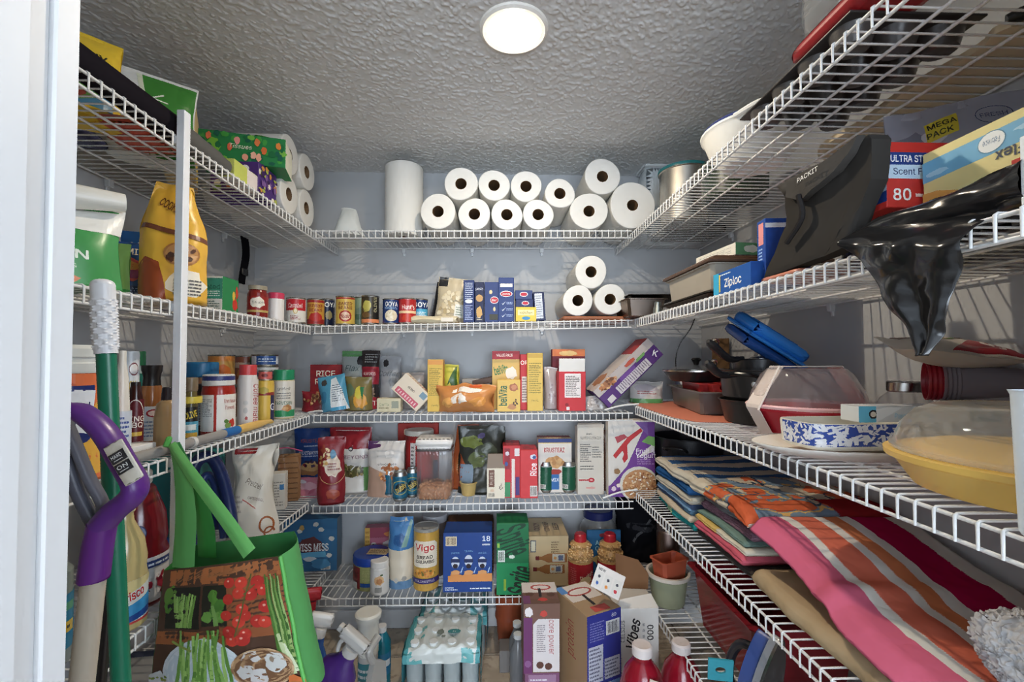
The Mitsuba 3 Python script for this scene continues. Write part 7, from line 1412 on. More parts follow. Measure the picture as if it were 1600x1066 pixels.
part(t, 'handle', tube(bez([(.05, 0, .05), (.03, 0, .09), (-.03, 0, .105), (-.09, 0, .09), (-.1, 0, .05)], 6), .011, 10), 'gloss', (36, 36, 42), stand_)
one('hang_tag', 'square teal tag with a round hole in front of the iron', 'tag', extrude(Polygon([(-.026, -.026), (.026, -.026), (.026, .026), (-.026, .026)]).difference(Polygon(ring2d(0, 0, .011, .008, 16))), .004), 'gloss', (30, 130, 146), M(*(at(1126, 1048, y=.985)), -12, 10), False)
pouch('garment_bag', 'black garment bag bunched up at the near end of the lowest right shelf', .3, .12, .2, M(.80, .86, zr5 + .001, -40), (24, 24, 26), [], seed=131, crink=.02, stand=True, mat='gloss')
one('hairband', 'thin curled white cord on the lowest right shelf behind the iron', 'cord', tube(bez([(.69, 1.13, zr5 + .003), (.72, 1.1, zr5 + .02), (.74, 1.12, zr5 + .04), (.72, 1.14, zr5 + .03), (.77, 1.12, zr5 + .004)], 6), .0022, 6), 'gloss', (180, 176, 170))
# --- floor: cartons in the middle
fz = .0015
def fcar(name, label, px0, px1, y, d, z0, h, col, faces, rz=0, cols=None):
    a_, b_ = at(px0, 940, y=y)[0], at(px1, 940, y=y)[0]
    w = b_ - a_
    return carton(name, label, w, d, h, M((a_ + b_) / 2, y + d / 2, z0, rz), col, faces, cols=cols)
mk = [('r', 0, 0, .24, 1, (104, 44, 96)), ('r', .0, .8, 1, 1, (110, 76, 62)), ('p', [(.26, .02), (.98, .02), (.98, .78), (.4, .78), (.26, .7)], (204, 196, 194)), ('s', .36, .3, .6, .7, 14, (130, 120, 126)), ('t', .78, .52, .09, 'core power', (170, 90, 90), {'rot': -90, 'vert': 1, 'w': .5}), ('e', .45, .12, .1, .05, (90, 56, 46)), ('e', .68, .1, .1, .05, (90, 56, 46)), ('b', .15, .88, .12, .08, (214, 206, 204), 3), ('b', .55, .86, .12, .05, (190, 60, 50), 4), ('e', .12, .14, .09, .05, (130, 80, 130))]
ytop = .205
fcar('shake_carton', 'lower purple and grey drink carton of the left stack on the floor', 820, 874, 1.49, .13, fz, .215, (120, 70, 104), {'F': [('r', .1, .1, .9, .95, (150, 110, 140)), ('s', .15, .5, .85, .9, 8, (206, 196, 206))], 'R': [('r', 0, 0, 1, 1, (90, 56, 84))]})
fcar('shake_carton', 'upper brown and purple drink carton of the left stack on the floor', 818, 875, 1.48, .14, fz + .216, .224, (112, 78, 66), {'F': mk, 'T': [('r', 0, .5, 1, 1, (206, 196, 190)), ('e', .55, .75, .3, .14, (176, 70, 64)), ('e', .55, .75, .24, .09, (214, 200, 196)), ('e', .2, .42, .12, .09, (90, 60, 48)), ('e', .8, .4, .12, .09, (90, 60, 48)), ('r', .46, .3, .54, .7, (40, 36, 36)), ('r', 0, 0, 1, .2, (104, 74, 60)), ('b', .55, .18, .16, .08, (196, 60, 54), 4), ('r', 0, .0, .2, .35, (110, 60, 100))]})
bl = [('r', 0, 0, 1, 1, (40, 44, 130)), ('r', .55, .66, .96, .86, (190, 190, 190)), ('bars', .58, .68, .92, .84, 14, (60, 60, 70)), ('r', .04, .05, .46, .56, (170, 170, 184)), ('s', .06, .07, .44, .54, 9, (90, 90, 110)), ('r', .5, .05, .96, .34, (160, 160, 176)), ('s', .52, .07, .94, .32, 5, (90, 90, 110)), ('s', .08, .62, .5, .9, 8, (110, 110, 170)), ('t', .78, .93, .05, '80', (206, 206, 220))]
lt = [('r', 0, 0, 1, 1, (196, 190, 186)), ('r', .7, 0, 1, 1, (100, 140, 190)), ('s', .1, .1, .6, .8, 10, (130, 126, 130)), ('e', .68, .86, .12, .08, (60, 80, 130))]
kr = lambda: [('r', 0, 0, 1, 1, (150, 118, 84)), ('t', .5, .5, .2, 'protein', (140, 60, 50), {'rot': 90, 'vert': 1, 'w': .5})]
cmx = M(.302, 1.515, 0, 24)
carton('shake_carton', 'lower pale blue and white drink carton of the turned stack on the floor', .13, .19, .216, cmx @ M(0, 0, fz), (196, 190, 186), {'F': lt, 'L': kr()})
carton('shake_carton', 'upper dark blue drink carton of the turned stack on the floor', .132, .192, .222, cmx @ M(0, 0, fz + .217), (160, 130, 96), {'F': bl, 'L': kr(), 'T': [('r', .05, .45, .95, .98, (206, 196, 186)), ('e', .5, .72, .36, .13, (170, 70, 64)), ('e', .5, .72, .3, .09, (214, 204, 196)), ('r', .45, .25, .53, .6, (40, 36, 36)), ('r', .3, .05, .75, .22, (190, 70, 60)), ('r', 0, .75, .2, 1, (80, 130, 190))]})
t = fcar('energy_drink_carton', 'tall white open drink carton with sideways black lettering', 962, 1029, 1.46, .13, fz, .43, (200, 196, 190), {'F': [('t', .16, .83, .03, 'CELSIUS', (60, 60, 62), {'rot': 90, 'vert': 1, 'w': .16}), ('t', .4, .81, .075, 'Vibes', (36, 36, 38), {'b': 1, 'sk': .35, 'rot': 80, 'vert': 1, 'w': .22}), ('s', .62, .77, .68, .9, 3, (140, 140, 140)), ('t', .8, .82, .045, '000', (60, 60, 60), {'b': 1, 'rot': 90}), ('b', .24, .34, .07, .05, (60, 66, 80), 3), ('b', .9, .46, .05, .02, (60, 60, 60), 4)]})
cxm = at(996, 940, y=1.46)[0]; ztc = fz + .43
part(t, 'open_flap', extrude([(-.05, 0), (.06, 0), (.064, .05), (.03, .095), (-.05, .115)], .002), 'cloth', (124, 88, 60), M(cxm + .015, 1.585, ztc + .001, -8, -10), False)
part(t, 'top_panel', extrude([(-.07, 0), (.07, 0), (.06, .05), (-.05, .03)], .0015), 'card', (206, 200, 192), M(cxm, 1.462, ztc + .0005, 0, -62), False)
p0 = at(948, 918, y=1.40)
flag = [('t', .2, .82, .1, 'NEW', (60, 60, 70), {'b': 1})] + [o for i in range(3) for o in (('r', .04 + .32 * i, .1, .3 + .32 * i, .72, (200, 196, 190)), ('b', .17 + .32 * i, .52, .05, .07, (70, 70, 80), 5 + i), ('b', .17 + .32 * i, .25, .06, .08, [(60, 90, 160), (206, 130, 60), (190, 50, 60)][i], 8 + i))]
carton('printed_card', 'white printed card with six little pictures leaning against the open carton', .095, .003, .075, M(p0[0], 1.432, p0[2] - .035, 0, -32) @ M(ry=27), (206, 200, 194), {'F': flag}, cat_='card')
# jugs on a crate in front
carton('cardboard_box', 'plain cardboard box on the floor under the front red juice jug', .2, .2, .16, M(.40, 1.27, fz), (120, 92, 66), {})
one('plastic_crate', 'low dark plastic crate under the second red jug', 'crate', rbox(.13, .13, .098, .01), 'gloss', (50, 46, 50), M(at(1064, 1000, y=1.375)[0], 1.375, fz), True)
for i, (px, y, nm) in enumerate(((1003, 1.27, 'jug of red juice with a white cap and a white handle on the cardboard box'), (1064, 1.375, 'second jug of red juice under the lowest right shelf'))):
    x_ = at(px, 1000, y=y)[0]
    jm = M(x_, y, fz + (.161, .1)[i], 15)
    t = bottle('juice_jug', nm, [(0, 0), (.058, 0), (.066, .008), (.066, .1), (.064, .15), (.05, .2), (.03, .228), (.022, .236), (.022, .25), (0, .25)], jm, (138, 12, 30), (206, 196, 192), [(.024, .246), (.028, .248), (.028, .27), (.024, .275), (.012, .274), (0, .274)], (.02, .075, .0662, (150, 20, 36), [('r', .1, .1, .9, .9, (190, 170, 160)), ('s', .15, .15, .85, .85, 6, (120, 40, 50))], 0), 'jug')
    if i == 0: part(t, 'handle', tube(bez([(-.01, -.05, .205), (.028, -.075, .19), (.04, -.085, .13), (.03, -.075, .08)], 7), .0085, 8), 'gloss', (206, 196, 186), jm)
# water packs
def water_pack(name, label, X0, X1, y0, y1, rz=0, seed=0):
    t = thing(name, label, 'bottled water')
    w, d, R = X1 - X0, y1 - y0, .031
    m_ = M((X0 + X1) / 2, (y0 + y1) / 2, fz, rz)
    nx, ny = int(w / .064), int(d / .064)
    for i in range(nx):
        for j in range(ny):
            bm_ = m_ @ M(-w / 2 + w / nx * (i + .5), -d / 2 + d / ny * (j + .5), 0)
            part(t, 'bottle', lathe([(0, .002), (R * .8, .002), (R, .012), (R * .95, .03), (R, .05), (R * .95, .07), (R, .09), (R, .125), (R * .8, .15), (.016, .17), (.014, .185), (0, .185)], 14), 'shine', (150, 160, 162), bm_)
            part(t, 'cap', lathe([(.0155, .184), (.0165, .185), (.0165, .198), (0, .199)], 12), 'gloss', (214, 220, 220), bm_)
    def film(u, v):
        x = (u - .5) * (w + .006)
        s = v
        L_ = .2
        zf_ = np.where(s < .3, .14 + .055 * s / .3, np.where(s > .7, .195 - .125 * (s - .7) / .3, .195))
        yy = np.where(s < .3, -d / 2 - .004 + .03 * np.clip(s / .3 - .6, 0, 1), np.where(s > .7, d / 2 + .004, -d / 2 + .008 + (d - .004) * (s - .3) / .4))
        p = np.stack([x, yy, zf_], -1)
        p[..., 2] += .007 * np.cos(x / w * 2 * PI * nx) * ((s > .28) & (s < .72)) - .02 * np.abs(2 * u - 1) ** 6 * ((s > .2) & (s < .8))
        p += (np.stack([meshkit.fbm(p * 26 + q_, 3, seed + q_) for q_ in (1, 2, 3)], -1) - .5) * .016
        return p
    fv, ff = sheet(film, 36, 48)
    fu = (np.repeat(np.linspace(0, 1, 37), 49))[ff].mean(1); fv_ = np.tile(np.linspace(0, 1, 49), 37)[ff].mean(1)
    pn = meshkit.fbm(np.stack([fu * 5, fv_ * 5, 0 * fu + seed], -1), 3, seed)
    col = np.tile((196.0, 204, 200), (len(ff), 1))
    col[(pn > .52) & ((fu < .25) | (fu > .75))] = (96, 170, 172)
    col[(fu < .06) | (fu > .94)] = (70, 150, 156)
    part(t, 'film', (fv, ff), 'gloss', col, m_, True)
    def side_film(u, v, sgn):
        p = np.stack([sgn * (w / 2 + .006) + 0 * u, (u - .5) * d, .03 + .15 * v], -1)
        return p + (np.stack([meshkit.fbm(p * 26 + q_, 3, seed + q_ + 9) for q_ in (1, 2, 3)], -1) - .5) * .014
    for sgn in (1, -1):
        sv_, sf_ = sheet(lambda u, v: side_film(u, v, sgn), 14, 10)
        sc = np.where((np.repeat(np.linspace(0, 1, 15), 11)[sf_].mean(1) < .5)[:, None], (50, 130, 140), (180, 190, 186))
        part(t, 'film_side', (sv_, sf_), 'gloss', sc, m_, True)
    g_, c_ = wrapmesh([('e', .64, .5, .09, .09, (60, 130, 130)), ('t', .64, .5, .07, '24', (206, 220, 220)), ('b', .45, .48, .06, .12, (110, 120, 110), 4), ('b', .5, .3, .03, .05, (120, 130, 120), 5)], w, d * .5, lambda p, l: np.stack([(p[:, 0] - .5) * w, -d / 2 + .01 + p[:, 1] * d * .7, .2025 + 0 * p[:, 0] + l], 1))
    part(t, 'print', g_, 'gloss', c_, m_, False)
    return t
water_pack('water_pack', 'nearer shrink wrapped pack of water bottles on the tile floor', -.335, -.062, 1.655, 1.872, 0, 3)
water_pack('water_pack', 'second pack of water bottles behind the first, under the lowest back shelf', -.315, -.045, 1.888, 2.098, 0, 8)
one('bucket', 'terracotta coloured plastic bucket under the lowest back shelf', 'bucket', lathe([(0, 0), (.05, 0), (.053, .004), (.062, .1), (.066, .1), (.066, .115), (.063, .12), (.065, .2), (.069, .2), (.069, .21), (.062, .21), (.05, .01), (0, .008)], 36), 'gloss', (160, 72, 40), M(.06, 2.02, fz))
carton('small_box', 'small plain grey box on the floor beside the water', .055, .08, .085, M(.04, 1.84, fz), (112, 108, 106), {})
for i in range(2):
    bm_ = M(.082 + .0 * i, 1.73 + .075 * i, fz)
    bottle('water_bottle', ['loose clear water bottle on the floor beside the left carton stack', 'second loose water bottle behind the first by the carton stack'][i], [(0, .001), (.028, .001), (.032, .01), (.03, .03), (.032, .05), (.03, .07), (.032, .09), (.031, .13), (.015, .165), (.014, .18), (0, .18)], bm_, (110, 112, 116), (206, 210, 212), [(.015, .178), (.017, .18), (.017, .195), (0, .196)], None, 'bottle')
# --- floor, left: cleaning things under and before the lowest left shelf
def spray(name, label, x, y, rz, tilt, h, w, col, trig, lab, z0=.012):
    m_ = M(x, y, fz + z0, rz, 0, tilt)
    t = thing(name, label, 'spray bottle')
    v_, f_ = lathe([(0, 0), (w * .92, 0), (w, .006), (w, h * .5), (w * .86, h * .62), (w * .4, h * .72), (w * .32, h * .8), (0, h * .8)], 28)
    part(t, 'body', (v_ * [1, .62, 1], f_), 'gloss', col, m_)
    part(t, 'neck', lathe([(w * .36, h * .78), (w * .38, h * .79), (w * .36, h * .85), (0, h * .85)], 18), 'gloss', trig, m_)
    part(t, 'nozzle', cat([mv(rbox(w * 1.5, w * .5, h * .1, .006), M(-w * .1, 0, h * .86)), cube(-w * 1.05, -w * .8, -w * .16, w * .16, h * .885, h * .94, .002)]), 'gloss', trig, m_, True)
    part(t, 'trigger', tube(bez([(-w * .5, 0, h * .87), (-w * .62, 0, h * .8), (-w * .52, 0, h * .72)], 5), [.007] * 5 + [.006] * 5 + [.005], 8), 'gloss', trig, m_)
    g_, c_ = wrapmesh(lab, w * 1.6, h * .42, lambda p, l: np.stack([(w + l * 3) * np.sin((p[:, 0] - .5) * 1.9), -(w * .62 + l * 3) * np.cos((p[:, 0] - .5) * 1.9), h * .05 + p[:, 1] * h * .42], 1), .012)
    part(t, 'print', g_, 'gloss', c_, m_, False)
    return t
spray('spray_bottle', 'tilted purple cleaner bottle with a striped label on the floor at the left', -.545, 1.33, -15, 32, .33, .062, (60, 24, 106), (172, 170, 166), [('r', .1, .1, .9, .85, (110, 90, 130)), ('s', .14, .14, .86, .8, 6, (150, 140, 160)), ('p', [(0, .88), (1, .95), (1, 1.0), (0, .97)], (200, 150, 60))], .195)
one('plastic_crate', 'low navy plastic caddy under the purple bottle', 'crate', rbox(.16, .13, .155, .012), 'gloss', (40, 46, 84), M(-.555, 1.345, fz), True)
spray('spray_bottle', 'blue spray bottle with a white trigger head leaning beside the green bag', -.66, 1.50, 10, 14, .42, .05, (40, 90, 170), (220, 218, 212), [('r', 0, .5, 1, 1, (180, 40, 50)), ('b', .5, .25, .3, .2, (226, 120, 60), 4)])
spray('spray_bottle', 'clear blue spray bottle with a red head behind the green bag', -.705, 1.62, 30, 8, .43, .048, (130, 160, 190), (176, 30, 40), [('r', .1, .2, .9, .8, (40, 90, 160)), ('s', .2, .3, .8, .7, 4, (210, 220, 236))])
bottle('air_freshener', 'white spray can with a broad flat white cap on the floor', [(0, 0), (.03, 0), (.034, .004), (.034, .2), (.028, .215), (0, .215)], M(-.455, 1.63, fz), (190, 188, 184), (216, 214, 204), [(.034, .2), (.036, .205), (.036, .31), (.045, .325), (.046, .338), (.04, .344), (0, .344)], (.03, .15, .0342, (60, 130, 140), [('s', .1, .1, .9, .9, 6, (206, 214, 214))], 0), 'can')
one('dish_brush', 'grey plastic dustpan standing on its edge beside the purple bottle', 'dustpan', cat([extrude([(-.06, 0), (.05, .0), (.07, .12), (.05, .25), (.0, .28), (-.02, .2), (-.05, .12)], .02), tube(bez([(0, .01, .27), (-.02, .01, .31), (.02, .01, .34)], 5), .012, 10)]), 'gloss', (150, 148, 142), M(-.395, 1.45, fz + .002, 62, 0, 4), 30)
bottle('bleach_bottle', 'rounded white bottle top sticking up between the spray bottles', [(0, 0), (.036, 0), (.04, .006), (.04, .16), (.03, .22), (.018, .25), (.014, .26), (0, .262)], M(-.525, 1.22, fz) @ np.diag([1, 1, 1.62, 1]), (206, 204, 202), None, None, None, 'bottle', mat='gloss')
bottle('juice_bottle', 'bright orange bottle half hidden by the green bag', [(0, 0), (.03, 0), (.034, .006), (.034, .2), (.02, .23), (0, .232)], M(-.655, 1.44, fz), (214, 100, 50), (206, 110, 60), [(.018, .23), (.02, .232), (.02, .25), (0, .251)], None)
one('red_sponge', 'small red sponge stuck between the cleaning bottles', 'sponge', rbox(.05, .03, .08, .006, amp=.002), 'cloth', (176, 40, 44), M(-.53, 1.58, fz + .002, 20), True)
bottle('glass_cleaner', 'teal bottle with a white stripe behind the flat white cap', [(0, 0), (.03, 0), (.034, .006), (.034, .17), (.02, .2), (.014, .21), (0, .21)], M(-.435, 1.74, fz), (20, 110, 130), (206, 206, 206), [(.016, .208), (.018, .21), (.018, .23), (0, .231)], (.06, .08, .0342, (40, 110, 150), [('r', 0, .4, 1, .7, (206, 210, 214))], 0))
one('storage_bin', 'navy plastic bin on the floor under the lowest left shelf', 'bin', cat([rbox(.22, .26, .2, .015), mv(rbox(.24, .28, .014, .005), M(0, 0, .19))]), 'gloss', (36, 50, 110), M(-.93, 1.33, fz), True)
one('dust_pan', 'lime green plastic dustpan leaning behind the green broom handle', 'dustpan', cat([rbox(.1, .03, .16, .012), mv(rbox(.08, .02, .13, .008), M(0, -.012, .015))]), 'gloss', (112, 186, 84), M(-.765, 1.02, fz + .15, 30, -6), True)
one('storage_bin', 'black bin under the lime green dustpan', 'bin', rbox(.2, .18, .148, .015), 'gloss', (30, 30, 44), M(-.80, 1.03, fz, 20), True)
bottle('drain_cleaner', 'blue bottle with a red cap in the shade under the lowest left shelf', [(0, 0), (.04, 0), (.044, .006), (.044, .17), (.02, .21), (0, .21)], M(-.99, 1.11, fz), (50, 110, 160), (176, 30, 40), [(.019, .208), (.022, .21), (.022, .24), (0, .241)], (.03, .1, .0442, (206, 206, 206), [('r', .2, .2, .8, .8, (50, 90, 150))], .5))
# ================================================================ in front at the left: handles and the shopping bag
def flatten_tube(pts, ra, rb, axis, n=18):
    """A tube whose section is an ellipse, rb along axis."""
    v, f = tube(pts, 1.0, n)
    p = np.array(pts, float); a = np.array(axis, float) / np.linalg.norm(axis)
    c = np.repeat(p, n, axis=0); d = v - c
    d /= np.linalg.norm(d, axis=1, keepdims=True)
    ra_, rb_ = np.repeat(np.broadcast_to(ra, len(p)), n), np.repeat(np.broadcast_to(rb, len(p)), n)
    along = d @ a
    return c + (d - along[:, None] * a) * ra_[:, None] + a * (along * rb_)[:, None], f
VY = .62
V = lambda px, py, y=VY: at(px, py, y=y)
t = thing('vacuum', 'purple and grey stick vacuum handle leaning at the left of the doorway', 'vacuum cleaner')
loop = bez([V(106, 640), V(130, 646), V(164, 676), V(192, 722), V(211, 756), V(206, 776), V(180, 798), V(160, 820)], 8)
n_ = len(loop)
part(t, 'grip', flatten_tube(loop, np.interp(np.linspace(0, 1, n_), [0, .2, .6, 1], [.0095, .0125, .0135, .0145]), np.interp(np.linspace(0, 1, n_), [0, 1], [.017, .019]), (0, 1, 0)), 'gloss', (84, 32, 122), None, 60)
inner = bez([V(100, 652, .635), V(120, 700, .635), V(140, 748, .635), V(160, 786, .635), V(158, 812, .635)], 8)
part(t, 'inner_grip', flatten_tube(inner, .0065, .0085, (0, 1, 0)), 'gloss', (92, 94, 108), None, 60)
rear = bez([V(100, 700, .635), V(118, 760, .635), V(140, 806, .635), V(154, 830, .635)], 8)
part(t, 'rear_strut', flatten_tube(rear, .008, .009, (0, 1, 0)), 'gloss', (74, 76, 90), None, 60)
a_, b_ = V(178, 692, VY - .0225), V(214, 752, VY - .0225)
ax = (b_ - a_); L_ = np.linalg.norm(ax); ax /= L_
sd = np.cross(ax, (0, 1, 0))
def slab(o, u, v_, n, wu, wv, th):
    """A rounded plate: o its corner, u, v, n unit directions."""
    g_ = rbox(wu, wv, th, th * .45, seg=.02)
    R_ = np.stack([u, v_, n], 1)
    return (g_[0] + [wu / 2, wv / 2, 0]) @ R_.T + o, g_[1]
sp_ = part(t, 'switch_plate', slab(a_ - sd * .013, ax, sd, np.array([0, -1.0, 0]), L_, .026, .005), 'gloss', (206, 200, 186), None, True)
for k in (0, 1):
    part(sp_, 'switch', slab(a_ + ax * (L_ * (.22 + .26 * k)) - sd * .0105 + np.array([0, -.0052, 0]), ax, sd, np.array([0, -1.0, 0]), L_ * .24, .021, .002), 'gloss', (46, 46, 50), None, True)
    g_, c_ = wrapmesh([('t', .5, .6, .34, ['HARD', 'ON'][k], (206, 206, 206), {'b': 1, 'w': .7}), ('r', .2, .18, .8, .26, (190, 190, 190))], .021, L_ * .24, face(a_ + ax * (L_ * (.22 + .26 * k)) + sd * .0105 * (1 if sd[0] < 0 else -1) + np.array([0, -.0075, 0]) + ax * L_ * .24, sd * .021 * (-1 if sd[0] < 0 else 1), -ax * L_ * .24, (0, -1, 0)))
    part(sp_, 'switch_mark', g_, 'card', c_, None, False)
col_ = bez([V(160, 818), V(152, 860), V(146, 905)], 8)
part(t, 'collar', flatten_tube(np.vstack([col_, [V(146.2, 906)]]), list(np.interp(np.linspace(0, 1, len(col_)), [0, .6, 1], [.0155, .017, .017])) + [.01], .018, (0, 1, 0)), 'gloss', (92, 30, 122), None, 60)
e = V(146, 904); d = V(128, 1066) - e
foot = e + d * ((e[2] - .04) / -d[2])
part(t, 'wand', flatten_tube([e, e + d * .4, e + d, foot], .0138, .0138, (0, 1, 0)), 'gloss', (176, 164, 146), None, 60)
part(t, 'floor_head', mv(rbox(.24, .09, .045, .015), M(foot[0], foot[1] - .005, .002)), 'gloss', (60, 60, 66), None, True)
# green broom
G = lambda px, py: at(px, py, y=.70)
g0, g1, g2 = G(160, 436), G(166, 553), G(189, 1066)
t = thing('broom', 'green broom handle with a white knobbed grip standing by the left shelves', 'broom')
dirn = (g2 - g1) / (g1[2] - g2[2])
gf = g1 + dirn * (g1[2] - .05)
part(t, 'handle', tube([g1 + dirn * -.004, g1 * .5 + gf * .5, gf], .0122, 20), 'gloss', (16, 112, 80))
Lg = np.linalg.norm(g0 - g1); u_ = (g0 - g1) / Lg
def grip(u, v):
    th, s = u * 2 * PI, v
    r = np.where(s > .93, .0145 * np.sqrt(np.maximum(1e-4, 1 - ((s - .93) / .07) ** 2)), .0142 + .0008 * np.clip(s * 2, 0, 1))
    knob = np.maximum(0, np.sin(s * 2 * PI * 13.5) * np.cos(th * 7 + PI * np.floor(s * 13.5))) * ((s > .06) & (s < .72))
    r = r + .0026 * knob
    a = np.array([1.0, 0, 0]); b = np.cross(u_, a); b /= np.linalg.norm(b); a = np.cross(b, u_)
    return (g1 + (s * Lg)[..., None] * u_) + r[..., None] * (np.cos(th)[..., None] * a + np.sin(th)[..., None] * b)
part(t, 'grip', sheet(grip, 56, 160), 'gloss', (216, 218, 222), None, True)
part(t, 'broom_head', mv(rbox(.26, .04, .05, .012), M(gf[0], gf[1], .06)), 'gloss', (20, 120, 86), None, True)
br = cat([tube([(gf[0] - .12 + .012 * i, gf[1] - .012 + .012 * j, .062), (gf[0] - .126 + .0126 * i, gf[1] - .016 + .016 * j, .0035)], .0035, 5) for i in range(21) for j in range(3)])
part(t, 'bristles', br, 'cloth', (40, 60, 60), None, kind='stuff')
for k, (q0, q1, q2, c_, r_, nm) in enumerate(((( 170, 800), (158, 905), (137, 1066), (48, 40, 38), .0085, 'thin dark brown pole leaning between the vacuum and the broom'), ((172, 850), (170, 930), (158, 1066), (34, 28, 28), .008, 'second thin black pole close beside the green broom handle'))):
    ps = [at(*q, y=.79 + .05 * k) for q in (q0, q1, q2)]
    d = ps[2] - ps[1]; fo = ps[1] + d * ((ps[1][2] - .002) / -d[2])
    tp_ = ps[0]
    one('pole', nm, 'pole', tube([tp_, ps[1], ps[2], fo], r_, 12), 'gloss', c_)
# ---- shopping bag on the upright
hook = np.array([pu[0] + .0, pu[1] - .03, EYE + Z['L3'] - .012])
t = thing('shopping_bag', 'green shopping bag printed with vegetables hanging from the white upright', 'shopping bag')
TL, TR, BL, BR = at(256, 892, y=1.0), at(437, 869, y=.955), at(233, 1088, y=.95), at(479, 1088, y=.90)
def panel(u, v, l=0.0, back=0.0):
    """u from left to right, v from the bottom hem to the top."""
    p = (BL * ((1 - u) * (1 - v))[..., None] + BR * (u * (1 - v))[..., None] + TL * ((1 - u) * v)[..., None] + TR * (u * v)[..., None])
    k = meshkit.fbm(np.stack([u * 3.2, v * 4.2, 0 * u + 2], -1), 3, 4) - .5
    off = -l - .012 * np.sin(u * PI) * np.sin(v * PI) + .02 * k * (1 - .4 * np.abs(2 * u - 1))
    p = p + off[..., None] * np.array([.1, 1.0, 0]) + back * np.array([-.012, .1, 0])[None] * np.ones_like(u)[..., None]
    return p
part(t, 'front_panel', sheet(lambda u, v: panel(u, v), 30, 34, .0012), 'card', (66, 146, 62), None, True)
def bar(x0, y0, x1, y1, w0, w1, c):
    a_ = math.atan2(y1 - y0, x1 - x0); s, q = -math.sin(a_), math.cos(a_)
    return ('p', [(x0 + s * w0, y0 + q * w0), (x0 - s * w0, y0 - q * w0), (x1 - s * w1, y1 - q * w1), (x1 + s * w1, y1 + q * w1)], c)
rs = random.Random(12)
ops = [('r', .0, 0, 1, 1, (84, 56, 42)), ('r', .06, .86, 1, .985, (176, 100, 54)), ('r', .5, .44, 1, .9, (150, 84, 48)), ('r', .0, .40, .56, .5, (166, 94, 50))]
ops += [bar(.06 + .04 * i, .88 + .003 * i, .2 + .05 * i, .97, .004, .003, (170, 104, 60)) for i in range(14)]
ops += [('r', .06, .52, .35, .845, (40, 38, 30)), ('r', .37, .54, .565, .845, (44, 42, 32))]
ops += [('b', .09, .78, .06, .09, (96, 140, 50), 3), ('b', .08, .7, .04, .06, (80, 130, 44), 9)]
for i in range(9):
    x = .12 + .024 * i; ops.append(bar(x, .8 - .01 * (i % 3), x + .05 - .012 * i + rs.uniform(-.02, .02), .53, .008, .016, [(140, 186, 84), (156, 200, 100), (112, 160, 66)][i % 3]))
for i in range(9):
    ops.append(('b', .47 + rs.uniform(-.06, .06), .7 + rs.uniform(-.1, .1), .04, .05, [(86, 140, 50), (106, 156, 64), (70, 120, 44)][i % 3], 30 + i))
ops += [bar(.46, .7, .48, .54, .012, .02, (120, 166, 80))]
# tomatoes
tom = [(.61, .86), (.7, .85), (.82, .84), (.6, .74), (.68, .78), (.77, .76), (.86, .78), (.7, .66), (.87, .66), (.58, .62), (.67, .57), (.8, .56), (.72, .61), (.85, .55), (.6, .5), (.71, .48), (.62, .44), (.69, .44)]
for i, (x, y) in enumerate(tom):
    r = .042 + .008 * ((i * 7) % 3) / 2
    ops += [('e', x - .02, y - .005, r, r * .92, [(204, 52, 40), (214, 60, 44), (192, 46, 38)][i % 3]), ('e', x - .028, y + .008, r * .22, r * .18, (226, 150, 130))]
ops += [bar(.76, .9, .62, .46, .005, .004, (90, 96, 44)), bar(.7, .76, .78, .82, .004, .003, (90, 100, 50))]
# leeks at the right
for i in range(8):
    x = .86 + .014 * i; ops.append(bar(x + .0, .88 - .02 * (i % 3), min(.9 + .016 * i, .985), .2 + .04 * (i % 2), .005, .011, [(74, 116, 44), (110, 150, 70), (60, 100, 40), (150, 176, 100)][i % 4]))
ops += [bar(.9, .45, .96, .16, .012, .018, (190, 206, 150)), bar(.93, .38, .985, .18, .01, .016, (210, 220, 180))]
# plate of beans
ops += [('e', .37, .2, .29, .25, (216, 226, 234)), ('e', .37, .2, .27, .23, (196, 212, 224)), ('b', .03, .06, .14, .14, (206, 210, 210), 4), ('k', .02, .08, .1, .14, 40, .016, [(110, 130, 50), (140, 150, 70)], 7)]
for i in range(20):
    x0, x1 = .22 + .016 * i + rs.uniform(-.02, .02), .2 + .018 * i + rs.uniform(-.05, .05)
    ops.append(bar(x0, .44 + rs.uniform(-.05, .08), x1, .0 + rs.uniform(0, .06), .009, .014, [(136, 186, 86), (110, 164, 66), (160, 204, 104), (94, 146, 58)][i % 4]))
ops += [bar(.14, .43, .3, .36, .008, .008, (140, 160, 70)), bar(.5, .52, .46, .3, .008, .009, (112, 160, 70))]
# basket of garlic
ops += [('e', .77, .22, .2, .145, (176, 136, 96)), ('e', .77, .22, .185, .13, (120, 84, 56))]
ops += [('b', .71, .29, .07, .07, (206, 204, 200), 40), ('b', .86, .26, .075, .075, (204, 204, 200), 41), ('b', .66, .2, .06, .06, (200, 198, 194), 42), ('b', .75, .16, .065, .065, (206, 202, 198), 43), ('e', .84, .28, .015, .02, (150, 130, 110))]
ops += [('arc', .77, .22, .2, .145, .012, 10 + 24 * i, 26 + 24 * i, [(206, 170, 130), (150, 110, 76)][i % 2]) for i in range(15)]
ops += [('b', .97, .08, .07, .09, (206, 106, 50), 44), ('b', .92, .04, .05, .06, (190, 90, 44), 45)]
g_, c_ = wrapmesh(ops, .3, .36, lambda p, l: panel(p[:, 0], p[:, 1], l), .02, lift=.00002, base=.0008)
part(t, 'vegetable_print', g_, 'card', c_, None, False)
part(t, 'back_panel', sheet(lambda u, v: panel(u, v * 1.05, back=1.0), 16, 18, .0012), 'card', (44, 118, 60), None, True)
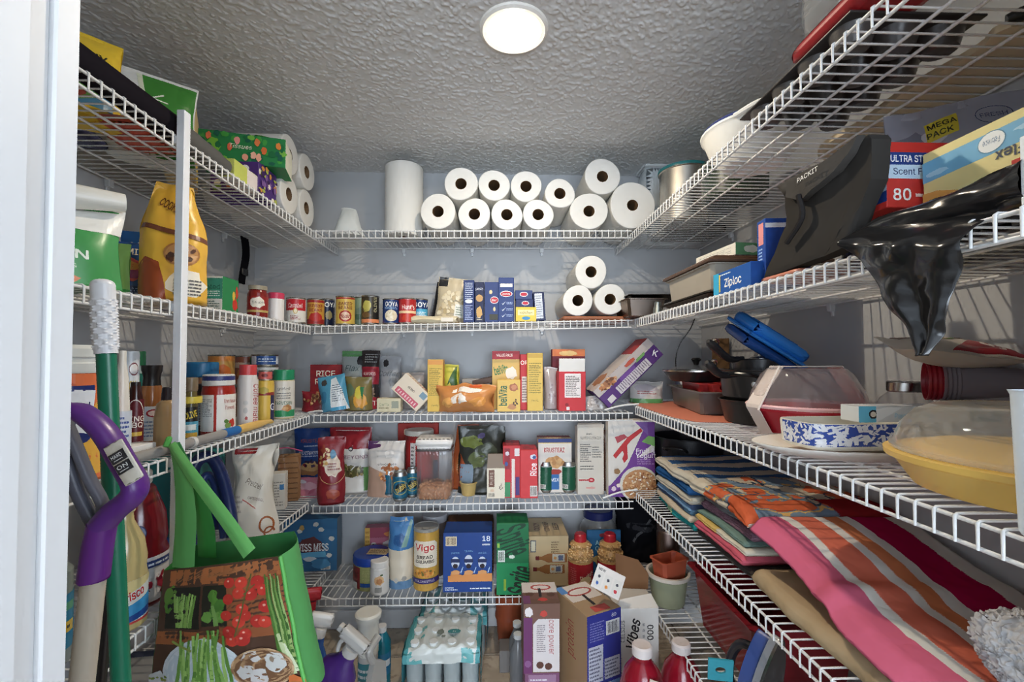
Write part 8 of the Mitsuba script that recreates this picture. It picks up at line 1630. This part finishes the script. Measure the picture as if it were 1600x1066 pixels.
part(t, 'gusset', sheet(lambda u, v: panel(np.ones_like(u), v) * (1 - u)[..., None] + panel(np.ones_like(u), v * 1.05, back=1.0) * u[..., None] + np.array([.02, 0, 0]) * np.sin(u * PI)[..., None], 10, 24, .0012), 'card', (74, 150, 80), None, True)
part(t, 'gusset', sheet(lambda u, v: panel(np.zeros_like(u), v) * (1 - u)[..., None] + panel(np.zeros_like(u), v * 1.05, back=1.0) * u[..., None], 6, 20, .0012), 'card', (50, 128, 58), None, True)
part(t, 'trim', tube([panel(np.array([1.0]), np.array([q]))[0] + [.002, -.002, 0] for q in np.linspace(0, 1, 14)], .004, 6), 'card', (84, 176, 76), None)
def ribbon(pts, ws, th=.0014, nrm=(0, -1, 0)):
    p = bez(pts, 8); w = np.interp(np.linspace(0, 1, len(p)), np.linspace(0, 1, len(ws)), ws)
    tg = np.gradient(p, axis=0); tg /= np.linalg.norm(tg, axis=1, keepdims=True)
    s = np.cross(tg, nrm); s /= np.linalg.norm(s, axis=1, keepdims=True)
    def fn(u, v):
        i = np.rint(v * (len(p) - 1)).astype(int)
        return p[i] + ((u - .5) * w[i])[..., None] * s[i] + np.stack([0 * u, .004 * np.sin((u - .5) * PI) ** 2, 0 * u], -1)
    return sheet(fn, 6, len(p) - 1, th)
hk = at(268, 694, y=1.0)
part(t, 'handle', ribbon([hk, at(282, 740, y=.995), at(288, 810, y=.99), at(284, 888, y=.985)], [.018, .034, .044, .046]), 'card', (80, 152, 76), None, True)
part(t, 'handle', ribbon([hk + [0, -.004, 0], at(296, 740, y=.985), at(345, 805, y=.97), at(388, 866, y=.95)], [.018, .026, .03, .032]), 'card', (98, 178, 90), None, True)
part(t, 'handle', ribbon([hk + [0, .008, 0], at(300, 760, y=1.03), at(318, 820, y=1.05), at(322, 872, y=1.07)], [.018, .034, .04, .042]), 'card', (54, 140, 58), None, True)
part(t, 'handle_loop', tube(bez([at(268, 694, y=1.0) + [-.012, .0, -.006], at(264, 686, y=1.01), at(262, 690, y=1.03)], 5), .006, 8), 'card', (70, 160, 68))
# things of one kind that repeat share a group
_kinds = {}
for k_ in list(labels):
    if '__' not in k_ and 'category' in labels[k_]:
        _kinds.setdefault(k_[:-4] if k_[-4:-3] == '_' and k_[-3:].isdigit() else k_, []).append(k_)
for b_, ks_ in _kinds.items():
    if len(ks_) > 1:
        w_ = b_.replace('_', ' ')
        for k_ in ks_: labels[k_].setdefault('group', (w_[:-1] + 'ies' if w_.endswith('y') else w_ + 'es' if w_.endswith(('s', 'x', 'sh', 'ch')) else w_ + 's') + ' kept in the pantry')
